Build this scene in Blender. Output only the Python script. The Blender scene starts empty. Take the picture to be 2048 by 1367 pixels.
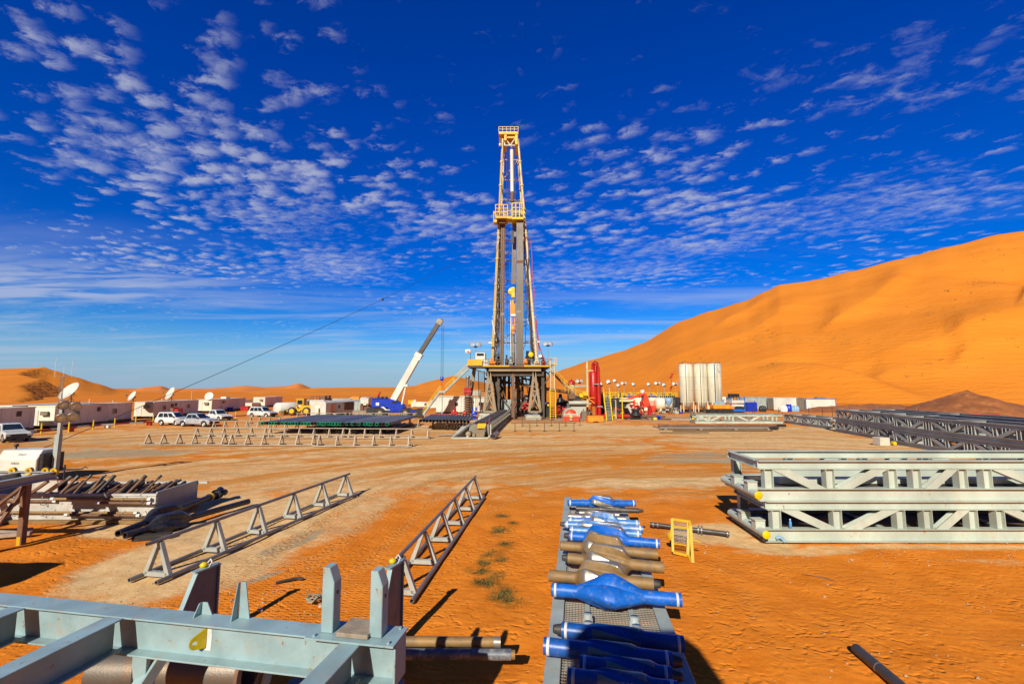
import bpy, bmesh, math, random
from mathutils import Vector, Matrix, noise, Quaternion
random.seed(7)
sc = bpy.context.scene
col = sc.collection
R = math.radians

# ---------------------------------------------------------------- camera, sky, sun, exposure
CAM_H = 5.2
FPX = 910.2                      # focal length in pixels of the 2048 px wide photograph (16 mm lens)
PITCH = math.atan(92.5/FPX)
cam_d = bpy.data.cameras.new("camera"); cam_d.sensor_width = 36; cam_d.lens = 16.0
cam_d.clip_start = 0.05; cam_d.clip_end = 20000
cam = bpy.data.objects.new("camera", cam_d); col.objects.link(cam)
cam.location = (0, 0, CAM_H); cam.rotation_euler = (R(90)+PITCH, 0, 0)
sc.camera = cam

SUN_EL = R(32); SHADOW_AZ = R(17.5)       # shadows fall forward and 15 degrees to the right
sun_from = Vector((-math.sin(SHADOW_AZ)*math.cos(SUN_EL), -math.cos(SHADOW_AZ)*math.cos(SUN_EL), math.sin(SUN_EL)))
sl = bpy.data.lights.new("sun", 'SUN'); sl.energy = 4.8; sl.angle = R(0.53); sl.color = (1.0, 0.93, 0.80)
so = bpy.data.objects.new("sun", sl); col.objects.link(so); so.location = (-30, -60, 60)
so.rotation_euler = sun_from.to_track_quat('Z', 'Y').to_euler()

world = bpy.data.worlds.new("World"); sc.world = world; world.use_nodes = True
sc.view_settings.view_transform = 'Standard'; sc.view_settings.look = 'None'
sc.view_settings.gamma = 1.0; sc.view_settings.exposure = 0.35
def build_world():
    nt = world.node_tree; nt.nodes.clear(); N = nt.nodes.new; L = nt.links.new
    def math_(op, a=None, b=None, c=None, clamp=False):
        n = N('ShaderNodeMath'); n.operation = op; n.use_clamp = clamp
        for i, v in enumerate((a, b, c)):
            if v is None: continue
            if isinstance(v, (int, float)): n.inputs[i].default_value = v
            else: L(v, n.inputs[i])
        return n.outputs[0]
    def mix(f, a, b, t='MIX'):
        n = N('ShaderNodeMix'); n.data_type = 'RGBA'; n.blend_type = t
        for s, v in ((n.inputs[0], f), (n.inputs[6], a), (n.inputs[7], b)):
            if isinstance(v, (int, float)): s.default_value = v
            elif isinstance(v, tuple): s.default_value = (*v, 1)
            else: L(v, s)
        return n.outputs[2]
    sky = N('ShaderNodeTexSky'); sky.sky_type = 'NISHITA'; sky.sun_disc = False
    sky.sun_elevation = SUN_EL; sky.sun_rotation = math.pi + SHADOW_AZ
    sky.altitude = 300; sky.air_density = 1.0; sky.dust_density = 0.4; sky.ozone_density = 3.0
    tc = N('ShaderNodeTexCoord'); sep = N('ShaderNodeSeparateXYZ'); L(tc.outputs['Generated'], sep.inputs[0])
    x, y, z = sep.outputs
    hs = N('ShaderNodeHueSaturation'); hs.inputs['Saturation'].default_value = 1.62; hs.inputs['Hue'].default_value = 0.515
    L(sky.outputs[0], hs.inputs['Color'])
    # polarised-looking deepening towards the top of the sky
    deep = math_('MULTIPLY', math_('SUBTRACT', z, 0.02), 1.9, clamp=True)
    base = mix(1.0, hs.outputs[0], mix(deep, (0.42, 0.78, 1.05), (0.03, 0.66, 1.15)), 'MULTIPLY')
    zz = math_('MAXIMUM', z, 0.02)
    u = math_('DIVIDE', x, math_('ADD', zz, 0.03)); v = math_('DIVIDE', y, math_('ADD', zz, 0.03))
    def noise_(scale, su, sv, ou, ov, det=4, rough=.5, dist=0.0, skew=0.0):
        cb = N('ShaderNodeCombineXYZ')
        L(math_('MULTIPLY_ADD', math_('MULTIPLY_ADD', v, skew, u), su, ou), cb.inputs[0]); L(math_('MULTIPLY_ADD', v, sv, ov), cb.inputs[1])
        n = N('ShaderNodeTexNoise'); n.inputs['Scale'].default_value = scale; n.inputs['Detail'].default_value = det
        n.inputs['Roughness'].default_value = rough; n.inputs['Distortion'].default_value = dist
        L(cb.outputs[0], n.inputs['Vector']); return n.outputs['Fac']
    def ramp(f, a, b):
        n = N('ShaderNodeMapRange'); n.interpolation_type = 'SMOOTHSTEP'
        L(f, n.inputs['Value']); n.inputs['From Min'].default_value = a; n.inputs['From Max'].default_value = b
        return n.outputs[0]
    def blob(cu, cv, ru, rv):
        a = math_('DIVIDE', math_('SUBTRACT', u, cu), ru); b = math_('DIVIDE', math_('SUBTRACT', v, cv), rv)
        d = math_('SQRT', math_('ADD', math_('MULTIPLY', a, a), math_('MULTIPLY', b, b)))
        n = N('ShaderNodeMapRange'); n.interpolation_type = 'SMOOTHSTEP'; L(d, n.inputs['Value'])
        n.inputs['From Min'].default_value = 1.0; n.inputs['From Max'].default_value = 0.25
        return n.outputs[0]
    # altocumulus cloudlets, thick in some fields
    fields = blob(-1.25, 2.0, 1.1, 1.0)
    for c in ((-1.0, 1.35, .75, .35, .75), (.9, 2.5, 1.1, .9, .95), (1.9, 2.3, 1.2, .7, .55), (-2.0, 3.2, 2.0, 1.0, .8), (.5, 1.8, .6, .5, .6), (.0, 2.6, 1.4, .8, .75), (.7, 3.6, 1.6, .8, .7), (-.6, 4.6, 1.6, .9, .6), (3.0, 3.4, 1.2, 1.0, .6), (1.3, 1.3, .9, .3, .5)):
        fields = math_('MAXIMUM', fields, math_('MULTIPLY', blob(*c[:4]), c[4]))
    big = noise_(1.3, 1, 1, 3.1, 7.7, 3, .5)
    fld = math_('ADD', math_('MULTIPLY', fields, .25), math_('MULTIPLY', math_('SUBTRACT', big, .5), .35))
    small = noise_(11.5, 1.0, 1.15, 11.3, 2.9, 6, .62, .35, .25)
    fine = noise_(30, 1, 1.1, 1.3, 4.9, 5, .65, .5)
    cbv = N('ShaderNodeCombineXYZ'); L(math_('ADD', math_('MULTIPLY_ADD', v, .25, u), math_('MULTIPLY', small, .22)), cbv.inputs[0]); L(math_('ADD', math_('MULTIPLY', v, 1.1), math_('MULTIPLY', fine, .10)), cbv.inputs[1])
    vor = N('ShaderNodeTexVoronoi'); vor.feature = 'SMOOTH_F1'; vor.inputs['Scale'].default_value = 9.5; vor.inputs['Smoothness'].default_value = .35; vor.inputs['Randomness'].default_value = 1.0; L(cbv.outputs[0], vor.inputs['Vector'])
    puff = math_('SUBTRACT', .42, vor.outputs['Distance'])
    puffm = math_('MULTIPLY', puff, ramp(noise_(.8, 1, 1, 8.0, 1.0, 2), .30, .62)); small = math_('MULTIPLY_ADD', puffm, .68, math_('MULTIPLY_ADD', small, .75, .09))
    cl = math_('ADD', math_('ADD', small, fld), math_('MULTIPLY', math_('SUBTRACT', fine, .5), .22))
    cloud = ramp(cl, .50, .97)
    # thin veils and streaks low over the horizon
    st = noise_(.45, .7, 2.2, 5.0, 1.0, 6, .6, .6, .35)
    low = ramp(z, .30, .10)
    bank = math_('MULTIPLY', blob(-3.9, 3.7, 2.6, 1.1), ramp(noise_(1.6, .6, 2.4, 2.0, 6.0, 6, .62, .4, .3), .36, .62))
    streak = math_('MAXIMUM', math_('MULTIPLY', ramp(st, .44, .72), low), bank)
    cov = math_('MULTIPLY', math_('MAXIMUM', math_('MULTIPLY', cloud, .78), math_('MULTIPLY', streak, .6)), ramp(z, .0, .035))
    shade = mix(deep, (5.4, 5.8, 6.8), (3.7, 4.0, 5.6))
    final = mix(cov, base, shade)
    hz = ramp(z, .13, .0)
    final = mix(math_('MULTIPLY', hz, .78), final, (3.0, 4.1, 6.0))
    # sky behind the camera darkened below its natural tone to cut fill light
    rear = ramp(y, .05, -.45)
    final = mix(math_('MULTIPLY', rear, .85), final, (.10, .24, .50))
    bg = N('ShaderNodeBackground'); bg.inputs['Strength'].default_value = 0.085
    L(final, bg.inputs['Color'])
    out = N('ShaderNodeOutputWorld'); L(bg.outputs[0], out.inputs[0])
build_world()

# ---------------------------------------------------------------- surveying: a sight line of the photograph meets a height or a distance
_up = Vector((0, -math.sin(PITCH), math.cos(PITCH))); _fw = Vector((0, math.cos(PITCH), math.sin(PITCH)))
def _ray(px, py): return Vector(((px-1024)/FPX, 0, 0)) + _up*((683.5-py)/FPX) + _fw
def P(px, py, z=0.0):
    d = _ray(px, py); t = (z-CAM_H)/d.z
    return Vector((d.x*t, d.y*t, z))
def W(px, py, Y):
    d = _ray(px, py); t = Y/d.y
    return Vector((d.x*t, Y, CAM_H+d.z*t))
def S(Y): return Y/FPX           # metres per photo pixel at distance Y

# ---------------------------------------------------------------- mesh helpers
class MB:
    def __init__(s): s.v = []; s.f = []; s.sm = []
    def add(s, vs, fs, smooth=False):
        o = len(s.v); s.v += [tuple(v) for v in vs]
        s.f += [tuple(i+o for i in f) for f in fs]; s.sm += [smooth]*len(fs); return s
    def box(s, c, size, rot=None):
        hx, hy, hz = size[0]/2, size[1]/2, size[2]/2; c = Vector(c)
        vs = [Vector((x, y, z)) for x in (-hx, hx) for y in (-hy, hy) for z in (-hz, hz)]
        if rot is not None: vs = [rot @ v for v in vs]
        vs = [v+c for v in vs]
        return s.add(vs, [(0,1,3,2), (4,6,7,5), (0,4,5,1), (2,3,7,6), (0,2,6,4), (1,5,7,3)])
    def b2(s, a, b):               # box by two corners
        return s.box([(a[i]+b[i])/2 for i in range(3)], [abs(b[i]-a[i]) for i in range(3)])
    def _frame(s, p, q, up=(0,0,1)):
        p, q = Vector(p), Vector(q); d = (q-p); L = d.length; d.normalize(); up = Vector(up)
        if abs(d.dot(up)) > .98: up = Vector((0,1,0)) if abs(d.y) < .9 else Vector((1,0,0))
        x = d.cross(up).normalized(); u = x.cross(d).normalized(); return p, q, d, x, u, L
    def bar(s, p, q, w, h=None, up=(0,0,1)):
        h = w if h is None else h
        p, q, d, x, u, L = s._frame(p, q, up)
        vs = [e+x*a*w/2+u*b*h/2 for e in (p, q) for a, b in ((-1,-1), (1,-1), (1,1), (-1,1))]
        return s.add(vs, [(3,2,1,0), (4,5,6,7), (0,1,5,4), (1,2,6,5), (2,3,7,6), (3,0,4,7)])
    def ibeam(s, p, q, h, w, tf=.02, tw=.015, up=(0,0,1)):
        p, q, d, x, u, L = s._frame(p, q, up)
        pts = [(-w/2,-h/2), (w/2,-h/2), (w/2,-h/2+tf), (tw/2,-h/2+tf), (tw/2,h/2-tf), (w/2,h/2-tf), (w/2,h/2), (-w/2,h/2), (-w/2,h/2-tf), (-tw/2,h/2-tf), (-tw/2,-h/2+tf), (-w/2,-h/2+tf)]
        n = len(pts); vs = [e+x*a+u*b for e in (p, q) for a, b in pts]
        fs = [(i, (i+1)%n, n+(i+1)%n, n+i) for i in range(n)]
        for o in (0, n):
            a = [(0,1,2,11), (3,4,9,10), (5,6,7,8)]
            fs += [tuple((k+o) for k in (f if o else f[::-1])) for f in a]
        return s.add(vs, fs)
    def tube(s, p, q, r, seg=10, r2=None, caps=True):
        r2 = r if r2 is None else r2
        p, q, d, x, u, L = s._frame(p, q)
        cs = [(math.cos(2*math.pi*i/seg), math.sin(2*math.pi*i/seg)) for i in range(seg)]
        a = [p+x*c*r+u*t*r for c, t in cs]; b = [q+x*c*r2+u*t*r2 for c, t in cs]
        s.add(a+b, [(i, (i+1)%seg, seg+(i+1)%seg, seg+i) for i in range(seg)], True)
        if caps:
            s.add(a, [tuple(range(seg))[::-1]]); s.add(b, [tuple(range(seg))])
        return s
    def pipe(s, p, q, r, t, seg=14):          # hollow pipe
        p, q, d, x, u, L = s._frame(p, q); ri = r-t
        cs = [(math.cos(2*math.pi*i/seg), math.sin(2*math.pi*i/seg)) for i in range(seg)]
        A = [p+x*c*r+u*k*r for c, k in cs]; B = [q+x*c*r+u*k*r for c, k in cs]
        C = [p+x*c*ri+u*k*ri for c, k in cs]; D = [q+x*c*ri+u*k*ri for c, k in cs]
        j = lambda i: (i+1) % seg
        s.add(A+B, [(i, j(i), seg+j(i), seg+i) for i in range(seg)], True)
        s.add(C+D, [(j(i), i, seg+i, seg+j(i)) for i in range(seg)], True)
        s.add(A+C, [(j(i), i, seg+i, seg+j(i)) for i in range(seg)])
        s.add(B+D, [(i, j(i), seg+j(i), seg+i) for i in range(seg)])
        return s
    def path(s, pts, r, seg=8):
        pts = [Vector(p) for p in pts]; n = len(pts); vs = []
        for k, p in enumerate(pts):
            d = (pts[min(k+1, n-1)]-pts[max(k-1, 0)]).normalized()
            up = Vector((0,0,1)) if abs(d.z) < .95 else Vector((0,1,0))
            x = d.cross(up).normalized(); u = x.cross(d)
            vs += [p+x*math.cos(2*math.pi*i/seg)*r+u*math.sin(2*math.pi*i/seg)*r for i in range(seg)]
        fs = [(k*seg+i, k*seg+(i+1)%seg, (k+1)*seg+(i+1)%seg, (k+1)*seg+i) for k in range(n-1) for i in range(seg)]
        s.add(vs, fs, True); s.add(vs[:seg], [tuple(range(seg))[::-1]]); s.add(vs[-seg:], [tuple(range(seg))]); return s
    def prism(s, pts, ext):        # planar polygon pushed along ext
        ext = Vector(ext); a = [Vector(p) for p in pts]; b = [p+ext for p in a]; n = len(a)
        nrm = Vector((0,0,0))
        for i in range(n): nrm += a[i].cross(a[(i+1)%n])
        if nrm.dot(ext) > 0: a, b = b, a
        return s.add(a+b, [tuple(range(n)), tuple(range(2*n-1, n-1, -1))]+[(i, n+i, n+(i+1)%n, (i+1)%n) for i in range(n)])
    def lathe(s, c, axis, prof, seg=20, smooth=True):   # prof: (distance along axis, radius)
        c = Vector(c); d = Vector(axis).normalized(); up = Vector((0,0,1)) if abs(d.z) < .9 else Vector((0,1,0))
        x = d.cross(up).normalized(); u = x.cross(d); vs = []
        for t, r in prof: vs += [c+d*t+(x*math.cos(2*math.pi*i/seg)+u*math.sin(2*math.pi*i/seg))*max(r, 1e-4) for i in range(seg)]
        n = len(prof)
        return s.add(vs, [(k*seg+i, k*seg+(i+1)%seg, (k+1)*seg+(i+1)%seg, (k+1)*seg+i) for k in range(n-1) for i in range(seg)], smooth)
    def build(s, name, mat, parent=None, bevel=0, solid=0):
        me = bpy.data.meshes.new(name); off = OFF.get(parent.name, Vector((0,0,0))) if parent else Vector((0,0,0))
        me.from_pydata([(v[0]-off.x, v[1]-off.y, v[2]-off.z) for v in s.v], [], s.f)
        me.polygons.foreach_set('use_smooth', s.sm); me.update()
        o = bpy.data.objects.new(name, me); col.objects.link(o)
        if mat: me.materials.append(mat)
        if parent: o.parent = parent
        if solid:
            m = o.modifiers.new('solid', 'SOLIDIFY'); m.thickness = solid
        if bevel:
            m = o.modifiers.new('bevel', 'BEVEL'); m.width = bevel; m.segments = 1; m.limit_method = 'ANGLE'; m.angle_limit = R(50)
        return o
OFF = {}
def tag(o, label=None, cat=None, group=None, kind=None):
    for k, v in (('label', label), ('category', cat), ('group', group), ('kind', kind)):
        if v: o[k] = v
    return o
def thing(name, label, cat, loc=(0,0,0), rz=0.0, group=None, local=False):
    """Empty at the base of a thing. local=True: its parts are built in its own frame; else in world coordinates."""
    o = bpy.data.objects.new(name, None); o.empty_display_size = .3; col.objects.link(o); o.location = loc
    if local: o.rotation_euler = (0, 0, rz)
    else: OFF[o.name] = Vector(loc)
    return tag(o, label, cat, group)
def single(mb, name, mat, label, cat, group=None, kind=None, loc=None, **kw):
    """one-mesh thing, its origin at loc (default: centre of its foot)"""
    if loc is None:
        xs = [v[0] for v in mb.v]; ys = [v[1] for v in mb.v]; zs = [v[2] for v in mb.v]
        loc = ((min(xs)+max(xs))/2, (min(ys)+max(ys))/2, min(zs))
    mb.v = [(v[0]-loc[0], v[1]-loc[1], v[2]-loc[2]) for v in mb.v]
    o = mb.build(name, mat, **kw); o.location = loc
    return tag(o, label, cat, group, kind)
def dup(root, loc=None, rz=None, label=None, parent=None):
    c = root.copy(); col.objects.link(c); c.parent = parent
    if parent is None:
        if loc is not None: c.location = loc
        if rz is not None: c.rotation_euler = (0, 0, rz)
        if label: c['label'] = label
    for ch in root.children: dup(ch, parent=c)
    return c
ORD = ['first', 'second', 'third', 'fourth', 'fifth', 'sixth', 'seventh', 'eighth', 'ninth', 'tenth', 'eleventh', 'twelfth', 'thirteenth', 'fourteenth', 'fifteenth', 'sixteenth', 'seventeenth', 'eighteenth', 'nineteenth', 'twentieth']
def ordn(i):
    if i < 20: return ORD[i]
    tens = ['twenty', 'thirty', 'forty', 'fifty'][(i+1)//10-2]; r = (i+1) % 10
    return {'twenty': 'twentieth', 'thirty': 'thirtieth', 'forty': 'fortieth', 'fifty': 'fiftieth'}[tens] if r == 0 else tens+'-'+ORD[r-1]
def text_mesh(name, s, mat, parent, size, origin, xdir, ydir, depth=.004, spacing=1.0):
    """lettering as real raised mesh, lying in the plane xdir, ydir"""
    cu = bpy.data.curves.new(name, 'FONT'); cu.body = s; cu.size = size; cu.extrude = depth; cu.align_x = 'CENTER'; cu.align_y = 'CENTER'; cu.space_character = spacing
    cu.resolution_u = 3
    t = bpy.data.objects.new(name, cu); col.objects.link(t)
    dg = bpy.context.evaluated_depsgraph_get(); me = bpy.data.meshes.new_from_object(t.evaluated_get(dg))
    bpy.data.objects.remove(t); me.name = name
    x = Vector(xdir).normalized(); y = Vector(ydir).normalized(); z = x.cross(y)
    M = Matrix((x, y, z)).transposed().to_4x4(); M.translation = Vector(origin)-OFF.get(parent.name, Vector((0,0,0)))
    me.transform(M); me.materials.clear(); me.materials.append(mat)
    o = bpy.data.objects.new(name, me); col.objects.link(o); o.parent = parent; return o

# ---------------------------------------------------------------- materials
def lin(r, g, b): return tuple(((c/255)/12.92 if c <= 10 else ((c/255+.055)/1.055)**2.4) for c in (r, g, b))
def pm(name, c, rough=.5, metal=0.0, dirt=(.30, .17, .08), dirt_amt=.25, dirt_scale=3.0, streak=0.0, rust=None, rust_amt=0.0, rust_scale=6.0, bump=.15, bscale=40, spec=.5, var=.12):
    """weathered paint / metal: colour drift, sand dust, optional rust patches, slight relief"""
    m = bpy.data.materials.new(name); m.use_nodes = True; nt = m.node_tree; N = nt.nodes.new; L = nt.links.new
    b = nt.nodes['Principled BSDF']; geo = N('ShaderNodeNewGeometry')
    mp = N('ShaderNodeMapping'); L(geo.outputs['Position'], mp.inputs['Vector']); mp.inputs['Scale'].default_value = (1, 1, 1-.75*streak)
    def nz(sc_, det=5, ro=.6):
        n = N('ShaderNodeTexNoise'); n.inputs['Scale'].default_value = sc_; n.inputs['Detail'].default_value = det; n.inputs['Roughness'].default_value = ro
        L(mp.outputs[0], n.inputs['Vector']); return n.outputs['Fac']
    def rmp(f, a, b_, lo=0.0, hi=1.0):
        n = N('ShaderNodeMapRange'); n.interpolation_type = 'SMOOTHSTEP'; L(f, n.inputs['Value'])
        n.inputs['From Min'].default_value = a; n.inputs['From Max'].default_value = b_; n.inputs['To Min'].default_value = lo; n.inputs['To Max'].default_value = hi; return n.outputs[0]
    def mix(f, a, c2):
        n = N('ShaderNodeMix'); n.data_type = 'RGBA'
        for s_, v in ((n.inputs[0], f), (n.inputs[6], a), (n.inputs[7], c2)):
            if isinstance(v, (int, float)): s_.default_value = v
            elif isinstance(v, tuple): s_.default_value = (*v, 1)
            else: L(v, s_)
        return n.outputs[2]
    dk = tuple(x*(1-var*1.6) for x in c); lt = tuple(min(1, x*(1+var)) for x in c)
    cc = mix(rmp(nz(dirt_scale*.4), .3, .7), dk, lt)
    if dirt_amt: cc = mix(rmp(nz(dirt_scale, 8, .68), .62-dirt_amt*.35, .80, 0, min(1, .35+dirt_amt)), cc, dirt)
    rr = None
    if rust_amt:
        rf = rmp(nz(rust_scale, 8, .7), .70-rust_amt*.4, .76-rust_amt*.34)
        cc = mix(rf, cc, rust or (.16, .045, .015)); rr = rmp(rf, 0, 1, rough, .85)
    L(cc, b.inputs['Base Color']) if not isinstance(cc, tuple) else None
    if rr is not None: L(rr, b.inputs['Roughness'])
    else: L(rmp(nz(dirt_scale*2), .3, .7, max(.05, rough-.08), min(1, rough+.12)), b.inputs['Roughness'])
    b.inputs['Metallic'].default_value = metal; b.inputs['Specular IOR Level'].default_value = spec
    if bump:
        bp = N('ShaderNodeBump'); bp.inputs['Strength'].default_value = bump; bp.inputs['Distance'].default_value = .01
        L(nz(bscale, 3), bp.inputs['Height']); L(bp.outputs[0], b.inputs['Normal'])
    return m
DUST = (.42, .21, .08)
M = {}
M['steel'] = pm('steel_paint_bluegrey', (.32, .37, .35), .55, dirt=DUST, dirt_amt=.28, dirt_scale=3.2, bump=.15, rust_amt=.1, rust=(.25, .14, .08))
M['steel_near'] = pm('steel_paint_near', (.25, .365, .385), .42, dirt=(.34, .28, .2), dirt_amt=.38, dirt_scale=4.5, rust_amt=.22, rust=(.20, .13, .08), rust_scale=9, bump=.15, bscale=60)
M['stand_web_shaded'] = pm('stand_paint_shaded', (.13, .16, .17), .5, dirt=(.3, .22, .14), dirt_amt=.15)  # web's shade is put into this darker version of the near steel paint
M['truss'] = pm('truss_paint_palegrey', (.44, .49, .42), .5, dirt=(.45, .27, .12), dirt_amt=.22, dirt_scale=1.6, rust_amt=.21, rust=(.34, .18, .10), rust_scale=5.5, bump=.2, streak=.45)
M['truss_dark'] = pm('truss_grey_with_shade', (.33, .35, .34), .5, dirt=(.36, .22, .12), dirt_amt=.2, dirt_scale=1.6, rust_amt=.10, rust=(.22, .08, .04), rust_scale=2.5)  # shade on the side-lit trusses put into a darker grey; stand beams share it
M['rack'] = pm('rack_paint_grey', (.36, .37, .33), .5, dirt=DUST, dirt_amt=.25, dirt_scale=4, rust_amt=.10, rust=(.2, .08, .04), rust_scale=9)
M['rail'] = pm('rail_pipe_bare', (.20, .19, .18), .38, .35, dirt=(.30, .20, .13), dirt_amt=.3, dirt_scale=5, rust_amt=.12, rust=(.14, .06, .03))
M['rack_far'] = pm('rack_tan_steel', (.34, .27, .19), .55, dirt=DUST, dirt_amt=.3)
M['white'] = pm('white_paint', (.60, .59, .52), .45, dirt=(.45, .33, .2), dirt_amt=.14, dirt_scale=.8, streak=.6)
M['cream'] = pm('cream_cabin', (.70, .64, .49), .5, dirt=(.50, .36, .2), dirt_amt=.14, dirt_scale=.7, streak=.6)
M['silo'] = pm('silo_white', (.62, .59, .45), .5, dirt=(.50, .40, .24), dirt_amt=.16, dirt_scale=.9, streak=.6, rust_amt=.03, rust=(.4, .2, .08), rust_scale=3)
M['carwhite'] = pm('car_white', (.58, .59, .57), .22, dirt=(.5, .38, .24), dirt_amt=.12, dirt_scale=1.5, bump=0)
M['carsilver'] = pm('car_silver', (.46, .48, .52), .28, .35, dirt=(.5, .38, .24), dirt_amt=.12, dirt_scale=1.5, bump=0)
M['glass'] = pm('dark_glass', (.015, .025, .035), .08, 0, dirt=(.2, .16, .12), dirt_amt=.1, bump=0, spec=.8)
M['rubber'] = pm('rubber', (.022, .021, .02), .8, dirt=(.28, .16, .08), dirt_amt=.3, dirt_scale=6)
M['rim'] = pm('rim_metal', (.45, .45, .44), .35, .6, dirt=(.3, .2, .1), dirt_amt=.2)
M['black'] = pm('black_steel', (.025, .025, .028), .45, .2, dirt=(.2, .12, .07), dirt_amt=.25)
M['greypipe'] = pm('casing_grey', (.22, .20, .18), .42, .3, dirt=(.28, .17, .1), dirt_amt=.3, dirt_scale=1.0)
M['darkpipe'] = pm('casing_dark', (.13, .12, .115), .42, .35, dirt=(.22, .15, .1), dirt_amt=.3, dirt_scale=1.2, rust_amt=.08, rust=(.14, .06, .03), rust_scale=2)
M['green'] = pm('green_cap', (.0, .30, .13), .4, dirt_amt=.1)
M['yellow'] = pm('yellow_paint', (.66, .38, .01), .42, dirt=(.25, .12, .04), dirt_amt=.2, dirt_scale=2)
M['yellow_bright'] = pm('yellow_bright', (.70, .50, .0), .4, dirt_amt=.12)
M['orange'] = pm('orange_paint', (.80, .27, .02), .42, dirt=(.2, .08, .03), dirt_amt=.25)
M['red'] = pm('red_paint', (.40, .012, .008), .4, dirt=(.2, .05, .03), dirt_amt=.22, dirt_scale=1.5)
M['redorange'] = pm('redorange_paint', (.66, .06, .02), .45, dirt=(.3, .08, .04), dirt_amt=.2)
M['blue'] = pm('blue_paint', (.005, .115, .50), .42, dirt=(.26, .23, .20), dirt_amt=.34, dirt_scale=9, bump=.2, spec=.35, rust_amt=.10, rust=(.22, .2, .18), rust_scale=9)
M['cobalt'] = pm('cobalt_paint', (.008, .035, .40), .3, dirt=(.3, .2, .1), dirt_amt=.1)
M['worn'] = pm('worn_metal', (.30, .27, .22), .35, .55, dirt=(.34, .22, .1), dirt_amt=.35, dirt_scale=7, bump=.3)
M['mud'] = pm('mud_coated_metal', (.27, .155, .05), .6, .1, dirt=(.12, .09, .06), dirt_amt=.6, dirt_scale=5, rust_amt=.3, rust=(.17, .15, .12), rust_scale=4, bump=.5, bscale=30)
M['band'] = pm('white_band', (.62, .62, .60), .55, dirt=(.30, .24, .18), dirt_amt=.2, dirt_scale=14, bump=0)
M['pin'] = pm('threaded_pin', (.08, .075, .07), .45, .5, dirt=(.2, .14, .1), dirt_amt=.3)
M['rustbrown'] = pm('rusty_steel', (.17, .085, .045), .7, .1, dirt=(.35, .20, .1), dirt_amt=.4, dirt_scale=2.5, rust_amt=.3, rust=(.07, .04, .03), rust_scale=4, bump=.3)
M['drillpipe'] = pm('drill_pipe_grey', (.235, .215, .185), .45, .35, dirt=(.22, .13, .07), dirt_amt=.35, dirt_scale=.6, streak=.8)
M['mast'] = pm('mast_white', (.58, .48, .28), .5, dirt=(.22, .13, .06), dirt_amt=.45, dirt_scale=.8, rust_amt=.12, rust=(.22, .10, .03), rust_scale=1.4)
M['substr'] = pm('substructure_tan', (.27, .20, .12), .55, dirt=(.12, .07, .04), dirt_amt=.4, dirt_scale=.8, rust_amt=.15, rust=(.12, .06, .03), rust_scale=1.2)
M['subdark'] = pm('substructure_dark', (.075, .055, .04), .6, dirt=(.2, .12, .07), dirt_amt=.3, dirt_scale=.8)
M['bin'] = pm('bin_white_chipped', (.46, .45, .40), .6, dirt=(.34, .23, .15), dirt_amt=.45, dirt_scale=2.2, rust_amt=.26, rust=(.22, .06, .03), rust_scale=5, streak=.4, bump=.2)
M['oily'] = pm('oily_black_tool', (.03, .032, .038), .32, .3, dirt=(.16, .08, .04), dirt_amt=.35, dirt_scale=5, bump=.4, bscale=25)
M['wood'] = pm('weathered_wood', (.32, .26, .19), .8, dirt=(.16, .11, .07), dirt_amt=.5, dirt_scale=9, bump=.6, bscale=30)
M['palewood'] = pm('pale_board', (.68, .64, .54), .85, dirt=(.40, .33, .24), dirt_amt=.35, dirt_scale=5, bump=.6, bscale=25)
M['bigpipe'] = pm('big_pipe_worn', (.15, .13, .11), .45, .5, dirt=(.22, .13, .06), dirt_amt=.55, dirt_scale=3.5, rust_amt=.2, rust=(.12, .07, .04), rust_scale=3, bump=.3)
M['lampglass'] = pm('lamp_glass', (.5, .5, .48), .3, .3, dirt_amt=0, bump=0)
M['concrete'] = pm('concrete', (.50, .46, .38), .85, dirt=(.35, .24, .14), dirt_amt=.3, dirt_scale=2, bump=.5)
M['lightblue'] = pm('lightblue_paint', (.22, .38, .55), .45, dirt=(.4, .3, .2), dirt_amt=.25)
M['plastic_blue'] = pm('bottle_plastic', (.10, .33, .62), .15, dirt_amt=0, bump=0)
M['sandbush'] = pm('dry_bush', (.20, .17, .05), .9, dirt_amt=.3, bump=0)
M['rope'] = pm('rope', (.32, .27, .18), .9, dirt_amt=.4, dirt_scale=20)
M['greytan'] = pm('tank_greygreen', (.42, .42, .34), .5, dirt=(.2, .13, .08), dirt_amt=.3, dirt_scale=1)
M['lug'] = pm('lug_yellow', (.42, .33, .01), .45, dirt=(.2, .15, .03), dirt_amt=.3, dirt_scale=12)
M['canvas'] = pm('flag_cloth', (.75, .72, .70), .8, dirt_amt=.05, bump=0)
# ---------------------------------------------------------------- ground
def smooth(a, b, x):
    t = max(0., min(1., (x-a)/(b-a))) if a != b else float(x > a); return t*t*(3-2*t)
def n2(x, y, s, seed=0.0): return noise.noise(Vector((x*s, y*s, seed)))
def gz(x, y):
    near = 1-smooth(30, 60, math.hypot(x, y))
    z = .045*n2(x, y, .35, 1)+.02*n2(x, y, 1.1, 2)
    z *= .35+.65*near
    z -= .03
    # loose heaped sand left of the foreground racks
    m = math.exp(-(((x+15.5)/3.2)**2+((y-13.8)/2.4)**2))
    z += m*(.10+.16*n2(x, y, .55, 5)+.07*n2(x, y, 1.3, 8))
    if 4 < y < 26 and 2.0 < x < 16: z += .03*n2(x, y, .8, 3)*smooth(2, 4, x)
    return z
def axis_pts(lo, hi, segs):
    out = [lo]
    for to, step0, step1 in segs:
        a = out[-1]; x = a
        while x < to-1e-6:
            t = (x-a)/(to-a); x = min(to, x+step0+(step1-step0)*t); out.append(x)
    return out
def half(segs):
    h = axis_pts(0, 0, segs); return [-x for x in h[::-1][:-1]]+h
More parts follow.
